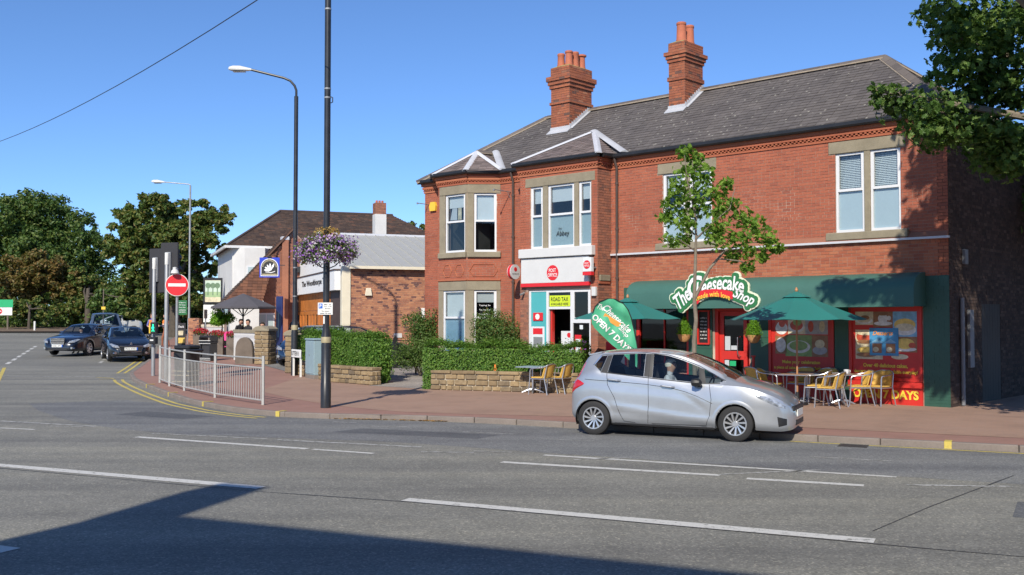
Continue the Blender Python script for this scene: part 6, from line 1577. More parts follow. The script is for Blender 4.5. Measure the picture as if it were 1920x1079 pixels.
    for f in bm.faces:
        c = f.calc_center_median(); x = c.x - X0
        if iB - 3 <= f[lay] <= iR:
            for k, poly in enumerate(sp['side']):
                if inside(poly, x, c.z): groups.setdefault(('side_window', k, c.y > 0), []).append(f)
        if iR < f[lay] < 1000:
            if sp['screen'][0] < x < sp['screen'][1]: groups.setdefault(('windscreen', 0, 0), []).append(f)
            elif sp['rear'][0] < x < sp['rear'][1]: groups.setdefault(('rear_window', 0, 0), []).append(f)
    for (nm, k, s_), fs in groups.items():
        mb = MB()
        for f in fs: mb.add([v.co.copy() - f.normal * .006 for v in f.verts], [tuple(range(len(f.verts)))])
        g_ = mb.build(nm, MATS['glass_car'], o, fix=False); bm2 = bmesh.new(); bm2.from_mesh(g_.data); bmesh.ops.remove_doubles(bm2, verts=bm2.verts[:], dist=.004); bm2.to_mesh(g_.data); bm2.free(); g_.data.shade_smooth()
    dead = [f for fs in groups.values() for f in fs]; bmesh.ops.delete(bm, geom=list(set(dead)), context='FACES')
    # give the shell some thickness at the openings
    m = bpy.data.meshes.new('body'); bm.to_mesh(m); bm.free(); m.shade_smooth(); m.set_sharp_from_angle(angle=R(38)); m.materials.append(MATS[paint]); body = link(bpy.data.objects.new('body', m), o)
    def side_y(x, z):
        S = section(x); ys = [p[0] for p in S[3:]]; zs = [p[1] for p in S[3:]]
        return float(np.interp(z, zs, ys))
    # underside, wells, cabin
    mb = MB(); w0 = lerp(wid, Lc / 2) - .22; zb = lerp(bot, Lc / 2)
    mb.box(X0 + .25, X0 + Lc - .3, -w0, w0, zb + .02, zb + .22); mb.build('floor_pan', MATS['car_trim'], o)
    for wx in sp['axles']:
        for s_ in (-1, 1):
            mb = MB(); ra = sp['arch'] + .004; y0 = s_ * (side_y(wx, sp['wz'] + ra + .02) - .004); y1 = s_ * (abs(y0) - .30); n = 16; V = []
            for i in range(n + 1):
                t = math.pi * (-.12 + 1.24 * i / n); V += [(X0 + wx + ra * math.cos(t), y0 - s_ * .0, sp['wz'] + ra * math.sin(t)), (X0 + wx + ra * math.cos(t), y1, sp['wz'] + ra * math.sin(t))]
            mb.add(V, [(2 * i, 2 * i + 1, 2 * i + 3, 2 * i + 2) for i in range(n)] + [tuple(2 * i + 1 for i in range(n + 1))]); mb.build('wheel_arch', MATS['car_trim'], o, fix=False)
            lip = MB(); V = []; n = 40; ra = sp['arch']
            zlo = lerp(bot, wx) + .012; t0 = math.asin(max(-.95, min(.95, (zlo - sp['wz']) / ra)))
            for i in range(n + 1):
                t = t0 + (math.pi - 2 * t0) * i / n
                for r_, out in ((ra, -.05), (ra, .006), (ra + .012, .009), (ra + .035, .007), (ra + .062, .0015)):
                    x, z = wx + r_ * math.cos(t), max(zlo - .004, sp['wz'] + r_ * math.sin(t)); x = min(max(x, .02), Lc - .02); V.append((X0 + x, s_ * (side_y(x, z) + out), z))
            lip.add(V, [(i * 5 + k, i * 5 + k + 1, (i + 1) * 5 + k + 1, (i + 1) * 5 + k) for i in range(n) for k in range(4)]); lip.build('arch_lip', MATS[paint], o, smooth=True, fix=False, angle=60)
            wheel(o, X0 + wx, s_ * sp['track'], sp['wz'], sp['rw'], sp['rr'], s_, hero, sp.get('spokes', 7))
    xr = sp['seat']; zf = zb + .25
    for s_ in (-1, 1):
        mb = MB(); mb.box(X0 + xr - .25, X0 + xr + .28, s_ * .36 - .24, s_ * .36 + .24, zf, zf + .22); mb.prism([(-.28, zf + .2), (-.12, zf + .2), (-.25, zf + .78), (-.36, zf + .78)], s_ * .36 - .23, s_ * .36 + .23, lambda a, b, h: (X0 + xr + a, h, b)); mb.box(X0 + xr - .40, X0 + xr - .29, s_ * .36 - .12, s_ * .36 + .12, zf + .82, zf + 1.0); mb.build('front_seat', MATS['car_seat'], o, bevel=.02)
    mb = MB(); mb.box(X0 + xr - 1.1, X0 + xr - .6, -.6, .6, zf, zf + .22); mb.prism([(-1.12, zf + .2), (-.98, zf + .2), (-1.12, zf + .72), (-1.22, zf + .72)], -.6, .6, lambda a, b, h: (X0 + xr + a, h, b)); mb.build('rear_seat', MATS['car_seat'], o, bevel=.02)
    mb = MB(); xd = sp['screen'][1]; zd = lerp(belt, xd - .25) - .06; mb.box(X0 + xd - .42, X0 + xd - .02, -.62, .62, zd - .28, zd); mb.build('dashboard', MATS['car_trim'], o, bevel=.03)
    mb = MB(); c = Vector((X0 + xd - .50, -.36, zd - .02)); P = [c + Vector((.06 * math.sin(t), .18 * math.cos(t), .18 * math.sin(t))) for t in [2 * math.pi * i / 20 for i in range(21)]]; mb.tube(P, .014, 6); mb.build('steering_wheel', MATS['car_trim'], o)
    for s_ in (-1, 1):
        xm, zm = sp['mirror']; y = s_ * (side_y(xm, zm - .04))
        mb = MB(); V = []; n = 10
        for x, ry, rz in ((-.09, .01, .01), (-.085, .085, .06), (-.02, .10, .075), (.05, .07, .055), (.085, .01, .01)):
            for k in range(n):
                t = 2 * math.pi * k / n; V.append((X0 + xm + x, y + s_ * .11 + ry * math.cos(t), zm + rz * math.sin(t)))
        mb.add(V, [(i * n + k, i * n + (k + 1) % n, (i + 1) * n + (k + 1) % n, (i + 1) * n + k) for i in range(4) for k in range(n)]); mr = mb.build('door_mirror', MATS[sp.get('mirror_mat', paint)], o, smooth=True)
        mb = MB(); mb.tube([(X0 + xm + .03, y - s_ * .02, zm - .06), (X0 + xm + .02, y + s_ * .08, zm - .05)], .028, 6); mb.build('mirror_arm', MATS['car_trim'], mr)
    return o, side_y, X0, body
def wheel(par, x, y, z, rw, rr, s_, hero, ns):
    w = .185; t = empty('wheel', (x, y, z)); t.parent = par
    prof = [(rr - .005, -.5), (rr + .02, -.52), (rw - .03, -.50), (rw - .008, -.42), (rw, -.25), (rw, .25), (rw - .008, .42), (rw - .03, .50), (rr + .02, .52), (rr - .005, .5)]
    mb = MB(); n = 36; V = []
    for r, q in prof:
        for k in range(n): a = 2 * math.pi * k / n; V.append((r * math.cos(a), q * w, r * math.sin(a)))
    mb.add(V, [(i * n + k, i * n + (k + 1) % n, (i + 1) * n + (k + 1) % n, (i + 1) * n + k) for i in range(len(prof) - 1) for k in range(n)]); mb.build('tyre', MATS['tyre'], t, smooth=True)
    mb = MB(); yo = s_ * w * .5; V = []
    pr = [(rr, .50), (rr - .018, .52), (rr - .03, .40), (rr - .035, .1), (0.02, .08)]
    for r, q in pr:
        for k in range(n): a = 2 * math.pi * k / n; V.append((r * math.cos(a), s_ * q * w, r * math.sin(a)))
    mb.add(V, [(i * n + k, i * n + (k + 1) % n, (i + 1) * n + (k + 1) % n, (i + 1) * n + k) for i in range(len(pr) - 1) for k in range(n)]); dk = mb.build('rim_well', MATS['rim_dark'], t, smooth=True)
    mb = MB(); V = []
    for r, q in ((rr, .50), (rr - .005, .535), (rr - .022, .53), (rr - .026, .44)):
        for k in range(n): a = 2 * math.pi * k / n; V.append((r * math.cos(a), s_ * q * w, r * math.sin(a)))
    mb.add(V, [(i * n + k, i * n + (k + 1) % n, (i + 1) * n + (k + 1) % n, (i + 1) * n + k) for i in range(3) for k in range(n)])
    mb.lathe([(.05, 0)], 3) if False else None
    mb.cyl((0, s_ * w * .2, 0), (0, s_ * w * .46, 0), .055, .045, 14)
    for k in range(ns):
        a = 2 * math.pi * k / ns; tw = .42 * s_ if hero else .0
        for dlt, wd in (((0, .017),) if hero else ((0, .034),)):
            c0 = Vector((math.cos(a + dlt * .6), 0, math.sin(a + dlt * .6))); c1 = Vector((math.cos(a + dlt + tw), 0, math.sin(a + dlt + tw))); p0 = c0 * .035; p1 = c1 * (rr - .015)
            d = (p1 - p0).normalized(); q = Vector((-d.z, 0, d.x)); h0, h1 = Vector((0, s_ * w * .40, 0)), Vector((0, s_ * w * .50, 0)); b0, b1 = h0 - Vector((0, s_ * .03, 0)), h1 - Vector((0, s_ * .03, 0))
            mb.add([p0 - q * wd * .6 + h0, p0 + q * wd * .6 + h0, p1 + q * wd + h1, p1 - q * wd + h1, p0 - q * wd * .6 + b0, p0 + q * wd * .6 + b0, p1 + q * wd + b1, p1 - q * wd + b1], [(0, 1, 2, 3), (4, 7, 6, 5), (0, 4, 5, 1), (1, 5, 6, 2), (2, 6, 7, 3), (3, 7, 4, 0)])
    mb.build('rim', MATS['rim'], t, smooth=True)
    return t
def on_side(mb, side_y, X0, pts, s_, r=.0045, out=.001, n=5):
    P = []
    for (x1, z1), (x2, z2) in zip(pts, pts[1:]):
        k = max(2, int(math.hypot(x2 - x1, z2 - z1) / .05))
        P += [(X0 + x1 + (x2 - x1) * i / k, s_ * (side_y(x1 + (x2 - x1) * i / k, z1 + (z2 - z1) * i / k) + out), z1 + (z2 - z1) * i / k) for i in range(k)]
    x, z = pts[-1]; P.append((X0 + x, s_ * (side_y(x, z) + out), z)); mb.tube(P, r, n); return mb
def side_patch(name, side_y, X0, grid, s_, mat, par, out=.006, nu=10):
    """a patch that hugs the body side; grid = (upper polyline, lower polyline) in x,z"""
    a, b = grid; mb = MB(); V = []; nv = 5
    for i in range(nu + 1):
        t = i / nu; k = t * (len(a) - 1); j = min(int(k), len(a) - 2); f = k - j
        pa = (a[j][0] + (a[j + 1][0] - a[j][0]) * f, a[j][1] + (a[j + 1][1] - a[j][1]) * f); pb = (b[j][0] + (b[j + 1][0] - b[j][0]) * f, b[j][1] + (b[j + 1][1] - b[j][1]) * f)
        for q in range(nv + 1):
            g_ = q / nv; x, z = pa[0] + (pb[0] - pa[0]) * g_, pa[1] + (pb[1] - pa[1]) * g_; ed = out * (1 if 0 < q < nv and 0 < i < nu else .15)
            V.append((X0 + x, s_ * (side_y(x, z) + ed), z))
    mb.add(V, [(i * (nv + 1) + q, i * (nv + 1) + q + 1, (i + 1) * (nv + 1) + q + 1, (i + 1) * (nv + 1) + q) for i in range(nu) for q in range(nv)]); return mb.build(name, MATS[mat], par, smooth=True, fix=False)
# ---- silver hatchback at the kerb
def jazz_crease(x, z):
    y = 0.0
    if .75 < x < 2.72:
        e = min(1, (x - .75) / .2, (2.72 - x) / .15); zl = .535 - .135 * (x - .8) + .012 * (x - .8) ** 2
        d = z - zl; y += e * (.013 * math.exp(-(d / .045) ** 2) - (.014 * math.exp(-((d + .10) / .07) ** 2)))
    if .25 < x < 2.7:
        e = min(1, (x - .25) / .2, (2.7 - x) / .2); zl = 1.0 - .085 * (x - .3) - (.0 if x < 1.9 else .55 * (x - 1.9) ** 2); d = z - zl; y += e * (.006 * math.exp(-((d - .05) / .06) ** 2) - .006 * math.exp(-((d + .045) / .045) ** 2))
    return y
JZ = dict(L=3.99, top=[(0, .50), (.03, .86), (.10, 1.0), (.22, 1.22), (.34, 1.40), (.42, 1.455), (.65, 1.495), (.95, 1.52), (1.25, 1.53), (1.62, 1.522), (1.98, 1.485), (2.25, 1.415), (2.59, 1.275), (2.9, 1.125), (3.12, 1.02), (3.37, .955), (3.61, .875), (3.78, .79), (3.9, .69), (3.965, .58), (3.99, .48)],
          belt=[(0, .42), (.05, .80), (.2, 1.0), (.5, 1.14), (.77, 1.105), (1.47, 1.045), (2.35, .965), (2.75, .945), (3.12, .93), (3.4, .87), (3.7, .76), (3.9, .62), (3.99, .42)],
          w=[(0, .42), (.03, .60), (.10, .72), (.25, .80), (.5, .836), (1.0, .845), (2.0, .847), (3.0, .845), (3.4, .825), (3.65, .765), (3.82, .68), (3.92, .56), (3.97, .42), (3.99, .30)],
          wr=[(0, .36), (.1, .52), (.3, .575), (.7, .60), (1.3, .61), (1.9, .605), (2.3, .60), (2.6, .625), (2.9, .67), (3.12, .72), (3.4, .70), (3.7, .58), (3.9, .42), (3.99, .22)],
          bot=[(0, .40), (.04, .30), (.2, .25), (.5, .22), (3.4, .20), (3.8, .19), (3.95, .21), (3.99, .30)],
          axles=(.53, 3.06), wz=.30, arch=.335, rw=.302, rr=.20, track=.735, seat=1.75, mirror=(2.44, .985), mirror_mat='car_trim',
          side=[[(.52, 1.235), (.63, 1.395), (.74, 1.415), (.66, 1.13)], [(.84, 1.425), (1.45, 1.455), (1.455, 1.058), (.79, 1.108)], [(1.60, 1.452), (1.86, 1.418), (2.10, 1.353), (2.42, 1.235), (2.46, .972), (1.615, 1.042)], [(2.50, 1.205), (2.86, 1.02), (2.80, .985), (2.55, .965)]],
          screen=(2.14, 3.02), rear=(.12, .36), crease=jazz_crease, spokes=11)
jh = math.atan2(17.02 - 18.12, 3.98 - 1.62)
cs, sn = math.cos(jh), math.sin(jh); lx, ly = .53 - JZ['L'] / 2, -.80
jl = (1.46 - (cs * lx - sn * ly), 18.16 - (sn * lx + cs * ly))
jz, sy, X0, jbody = make_car('silver_hatchback', JZ, jl, jh, 'silver five-door hatchback driving past the cake shop with a driver inside', paint='paint_silver', hero=True, step=.035)
for s_ in (-1, 1):
    mb = MB(); on_side(mb, sy, X0, [(1.535, 1.44), (1.545, 1.05), (1.56, .6), (1.545, .34), (1.53, .245)], s_); on_side(mb, sy, X0, [(.78, 1.10), (.80, .9), (.93, .68), (1.02, .42), (1.1, .27), (1.3, .25)], s_); on_side(mb, sy, X0, [(2.62, .95), (2.66, .7), (2.63, .42), (2.56, .25), (1.6, .245)], s_)
    on_side(mb, sy, X0, [(.36, .985), (1.0, .955), (1.5, .925), (1.95, .875), (2.2, .82), (2.42, .745), (2.68, .63)], s_, .0055, -.001); mb.build('door_gap_and_crease_shade', MATS['car_trim'], jz)  # this line paints the shade of the waist crease, dark like the gaps
    mb = MB(); on_side(mb, sy, X0, [(.50, 1.235), (.62, 1.41), (.75, 1.43), (1.45, 1.47), (1.86, 1.434), (2.10, 1.368), (2.42, 1.25), (2.88, 1.015)], s_, .008, .0); mb.build('drip_trim', MATS['chrome'], jz, smooth=True)
    mb = MB(); on_side(mb, sy, X0, [(.66, 1.12), (1.45, 1.045), (2.46, .958), (2.8, .972)], s_, .010, .0); mb.build('waist_trim', MATS['car_trim'], jz, smooth=True)
    side_patch('pillar_cover', sy, X0, ([(1.455, 1.45), (1.60, 1.448)], [(1.462, 1.06), (1.612, 1.045)]), s_, 'car_trim', jz, .004, 4)
    side_patch('pillar_cover', sy, X0, ([(2.405, 1.238), (2.50, 1.20)], [(2.445, .975), (2.56, .968)]), s_, 'car_trim', jz, .004, 4)
    side_patch('pillar_cover', sy, X0, ([(.745, 1.412), (.835, 1.42)], [(.665, 1.13), (.785, 1.11)]), s_, 'sign_grey', jz, .004, 4)
    for xh, zh in ((.92, .985), (1.90, .895)):
        mb = MB(); y = s_ * sy(xh, zh); V = [(X0 + xh - .12, y + s_ * .004, zh + .01), (X0 + xh - .08, y + s_ * .04, zh + .012), (X0 + xh + .08, y + s_ * .04, zh - .002), (X0 + xh + .12, y + s_ * .004, zh - .006)]; mb.tube(V, .017, 8); mb.build('door_handle', MATS['paint_silver'], jz, smooth=True)
    side_patch('headlight', sy, X0, ([(3.38, .80), (3.55, .775), (3.72, .705), (3.86, .61)], [(3.44, .745), (3.60, .67), (3.75, .60), (3.865, .57)]), s_, 'lamp_clear', jz, .008, 12)
    side_patch('tail_light', sy, X0, ([(.05, .985), (.13, 1.0), (.27, .955), (.35, .91)], [(.03, .76), (.07, .72), (.18, .81), (.33, .885)]), s_, 'tail_red', jz, .012, 12)
    side_patch('tail_light', sy, X0, ([(.295, 1.27), (.33, 1.29)], [(.10, .96), (.20, .955)]), s_, 'tail_red', jz, .012, 8)
    side_patch('fog_recess', sy, X0, ([(3.74, .44), (3.88, .40)], [(3.76, .27), (3.88, .30)]), s_, 'car_trim', jz, .004, 6)
mb = MB(); mb.prism([(-.02, 1.425), (.0, 1.40), (.24, 1.45), (.24, 1.478)], -.56, .56, lambda a, b, h: (X0 + .36 + a, h, b)); mb.build('spoiler', MATS['paint_silver'], jz, bevel=.006)
mb = MB(); mb.box(X0 + 3.90, X0 + 3.985, -.44, .44, .52, .60); mb.box(X0 + 3.90, X0 + 3.992, -.36, .36, .27, .38); mb.build('grille', MATS['car_trim'], jz, bevel=.015)
mb = MB(); mb.box(X0 + 3.985, X0 + 3.998, -.26, .26, .42, .53); mb.build('number_plate', MATS['plate_white'], jz)
mb = MB(); mb.tube([(X0 + 1.05, -.1, 1.525), (X0 + .9, -.1, 1.60)], .006, 5); mb.build('aerial', MATS['car_trim'], jz)
mb = MB()
for s_ in (-1, 1): on_side(mb, sy, X0, [(.86, .222), (1.6, .212), (2.70, .205)], s_, .03, -.02, 6)
mb.build('sill_trim', MATS['car_trim'], jz, smooth=True)
# ---- the other cars use simpler profiles
def profile(L_, H_, hood, scr0, scr1, roof1, tail, Wd, boot=None, wb=(.8, 3.4), rw=.32):
    """generic saloon / hatch / van profile, x from the rear bumper"""
    t = [(0, .55), (.03, .80)] + tail + [(roof1, H_ - .02), ((roof1 + scr0) / 2, H_), (scr0, H_ - .03), (scr1, hood + .10), (scr1 + .15, hood + .03), (L_ - .5, hood - .08), (L_ - .15, hood - .20), (L_ - .04, hood - .34), (L_, .48)]
    be = [(0, .42), (.08, hood - .05), (.5, hood + .06), (L_ * .5, hood + .03), (scr1, hood - .03), (L_ - .5, hood - .16), (L_ - .1, hood - .36), (L_, .42)]
    h = Wd / 2; w = [(0, h * .6), (.05, h * .78), (.2, h * .93), (.6, h), (L_ - 1.0, h), (L_ - .45, h * .93), (L_ - .2, h * .82), (L_ - .06, h * .68), (L_, h * .52)]
    r = [(0, h * .5), (.3, h * .7), (roof1, h * .70), (scr0, h * .70), ((scr0 + scr1) / 2, h * .76), (scr1, h * .84), (L_ - .5, h * .78), (L_ - .1, h * .56), (L_, h * .4)]
    return t, be, w, r
def simple_car(name, loc, heading, label, paint, L_, H_, hood, scr0, scr1, roof1, tail, Wd, side, rear, wb, rw, seat, **kw):
    t, be, w, r = profile(L_, H_, hood, scr0, scr1, roof1, tail, Wd)
    sp = dict(L=L_, top=t, belt=be, w=w, wr=r, bot=[(0, .38), (.1, .25), (.6, .22), (L_ - .4, .20), (L_, .26)], axles=wb, wz=rw, arch=rw + .035, rw=rw, rr=rw * .68, track=Wd / 2 - .11, seat=seat, mirror=(scr1 - .45, hood + .1), side=side, screen=(scr0 + .02, scr1 - .02), rear=rear, spokes=kw.get('spokes', 7))
    return make_car(name, sp, loc, heading, label, paint=paint, group=kw.get('group'), step=.07) + (sp,)
def front_kit(c, X0, L_, Wd, lz, grille, plate, style, text, paint_mat='car_trim'):
    h = Wd / 2
    mb = MB(); a, b, z0, z1 = grille; mb.prism([(a, z1), (b, z1), (b * .82, z0), (a * .82, z0)], -.02, .03, lambda y, z, d: (X0 + L_ + d - .02, y, z)); gr = mb.build('grille', MATS['car_trim'], c, bevel=.006)
    mb = MB(); P = [(X0 + L_ + .014, y, z) for y, z in ((a, z1), (a * .82, z0), (b * .82, z0), (b, z1), (a, z1))]; mb.tube(P, .014, 6); mb.build('grille_surround', MATS['chrome'], gr)
    for k in range(4): mb = MB(); z = z0 + (z1 - z0) * (k + .5) / 4; mb.box(X0 + L_ + .008, X0 + L_ + .014, a * .85, b * .85, z - .006, z + .006); mb.build('grille_bar', MATS['lamp_grey' if style == 'mesh' else 'car_trim'], gr)
    mb = MB(); z = plate; mb.box(X0 + L_ + .02, X0 + L_ + .03, -.26, .26, z, z + .115); pl = mb.build('number_plate', MATS['plate_white'], c)
    mb = MB(); mb.box(X0 + L_ + .031, X0 + L_ + .033, .205, .26, z + .002, z + .113); mb.build('plate_band', MATS['plate_blue'], pl)
    if text: lettering(text, (X0 + L_ + .031, -.025, z + .0575), (0, 1, 0), (0, 0, 1), (1, 0, 0), .40, .075, 'black_text', pl, 'lettering', .005, 0, .001)
    for s_ in (-1, 1):
        mb = MB(); V = [(X0 + L_ - .03, s_ * h * .50, lz - .04), (X0 + L_ - .12, s_ * h * .80, lz + .0), (X0 + L_ - .42, s_ * h * .93, lz + .13), (X0 + L_ - .30, s_ * h * .84, lz + .15), (X0 + L_ - .10, s_ * h * .56, lz + .06)]
        cen = Vector((X0 + L_ - .12, s_ * h * .72, lz + .07)); mb.add([tuple(Vector(v) + Vector((.02, s_ * .015, .0))) for v in V] + [tuple(cen + Vector((.05, s_ * .03, .01)))], [(i, (i + 1) % 5, 5) for i in range(5)]); mb.build('headlight', MATS['lamp_clear'], c, fix=False)
        mb = MB(); mb.tube([(X0 + L_ - .02, s_ * h * .50, .36), (X0 + L_ - .06, s_ * h * .66, .33), (X0 + L_ - .14, s_ * h * .80, .36)], .014, 6); mb.cyl((X0 + L_ - .10, s_ * h * .70, .36), (X0 + L_ - .02, s_ * h * .70, .36), .05, n=12); mb.build('fog_lamp', MATS['chrome'], c)
    mb = MB(); mb.box(X0 + L_ - .03, X0 + L_ + .012, -.5 * h, .5 * h, .26, .34); mb.build('lower_intake', MATS['car_trim'], c, bevel=.01)
def from_front(px, py, heading, L_):
    """ground point of the car centre when its nose touches the road at a known place"""
    return (px - math.cos(heading) * L_ / 2, py - math.sin(heading) * L_ / 2)
hatch_side = lambda L_, hood, H_, s0, s1, rf: [[(rf + .05, H_ - .11), (rf + .85, H_ - .09), (rf + .84, hood + .09), (rf - .02, hood + .13)], [(rf + .95, H_ - .09), (s0 + .02, H_ - .12), (s1 - .42, hood + .20), (s1 - .36, hood + .05), (rf + .95, hood + .08)]]
hd = R(-97); c1, sy1, x1, b1, sp1 = simple_car('navy_saloon', from_front(-20.6, 46.0, hd, 4.96), hd, 'dark navy saloon with a mesh grille turning out of the side road', 'paint_navy', 4.96, 1.45, .93, 2.75, 3.55, 1.55, [(.15, 1.0), (.6, 1.05), (1.0, 1.18)], 1.86, hatch_side(4.96, .93, 1.45, 2.75, 3.55, 1.45), (.72, 1.42), (.95, 3.86), .34, 2.35)
front_kit(c1, x1, 4.96, 1.86, .62, (-.36, .36, .52, .80), .40, 'mesh', 'RE08 XFR')
for s_ in (-1, 1): mb = MB(); on_side(mb, sy1, x1, [(1.35, 1.0), (1.5, 1.34), (2.2, 1.40), (2.75, 1.37), (3.25, 1.12)], s_, .012, .0); mb.build('window_trim', MATS['chrome'], c1)
hd = R(-63); c2, sy2, x2, b2, sp2 = simple_car('black_hatchback', from_front(-15.8, 42.1, hd, 3.97), hd, 'black hatchback facing the camera at the stop line', 'paint_black', 3.97, 1.44, .92, 1.95, 2.95, .55, [(.12, 1.05), (.3, 1.3)], 1.72, hatch_side(3.97, .92, 1.44, 1.95, 2.95, .55), (.1, .42), (.62, 3.16), .31, 1.7)
front_kit(c2, x2, 3.97, 1.72, .60, (-.48, .48, .40, .64), .47, 'bar', 'FN16 XWD')
mb = MB(); mb.prism([(-.05, -.05), (.05, -.05), (.02, .06), (-.02, .06)], 0, .02, lambda y, z, d: (x2 + 3.97 - .03 + d, y, .74 + z)); mb.build('badge', MATS['chrome'], c2)
hd = R(-66); c3, sy3, x3, b3, sp3 = simple_car('grey_people_carrier', from_front(-21.25, 53.2, hd, 4.8), hd, 'blue-grey people carrier behind the navy saloon and black hatchback', 'paint_bluegrey', 4.8, 1.86, 1.10, 2.75, 3.75, .5, [(.1, 1.3), (.25, 1.65)], 1.9, [[(.6, 1.70), (1.6, 1.73), (1.6, 1.20), (.5, 1.22)], [(1.7, 1.73), (2.72, 1.70), (3.3, 1.34), (3.35, 1.17), (1.7, 1.2)]], (.1, .35), (.85, 3.75), .33, 2.5)
front_kit(c3, x3, 4.8, 1.9, .78, (-.5, .5, .52, .72), .42, 'bar', '')
hd = R(-150); c4, sy4, x4, b4, sp4 = simple_car('silver_distant_car', (-29.6, 75), hd, 'silver car partly hidden behind the blue-grey people carrier', 'paint_white', 4.2, 1.5, .95, 2.1, 3.1, .6, [(.12, 1.1), (.3, 1.36)], 1.76, hatch_side(4.2, .95, 1.5, 2.1, 3.1, .6), (.1, .4), (.7, 3.3), .32, 1.85)
hd = R(-100); c5, sy5, x5, b5, sp5 = simple_car('dark_blue_hatchback', from_front(-8.05, 37.4, hd, 4.0) + (.11,), hd, 'dark blue hatchback nosing out between the stone gate pillars', 'paint_darkblue', 4.0, 1.47, .94, 1.95, 2.98, .55, [(.12, 1.05), (.3, 1.32)], 1.74, hatch_side(4.0, .94, 1.47, 1.95, 2.98, .55), (.1, .42), (.64, 3.18), .32, 1.72)
front_kit(c5, x5, 4.0, 1.74, .62, (-.4, .4, .42, .62), .46, 'bar', '')
hd = R(8); c6, sy6, x6, b6, sp6 = simple_car('black_estate_car', (-6.05, 38.6, .12), hd, 'black estate car parked behind the clipped hedge by the pub wall', 'paint_black', 4.5, 1.52, .96, 2.5, 3.4, .5, [(.12, 1.1), (.25, 1.38)], 1.8, hatch_side(4.5, .96, 1.52, 2.5, 3.4, .7), (.1, .36), (.8, 3.5), .33, 2.2)
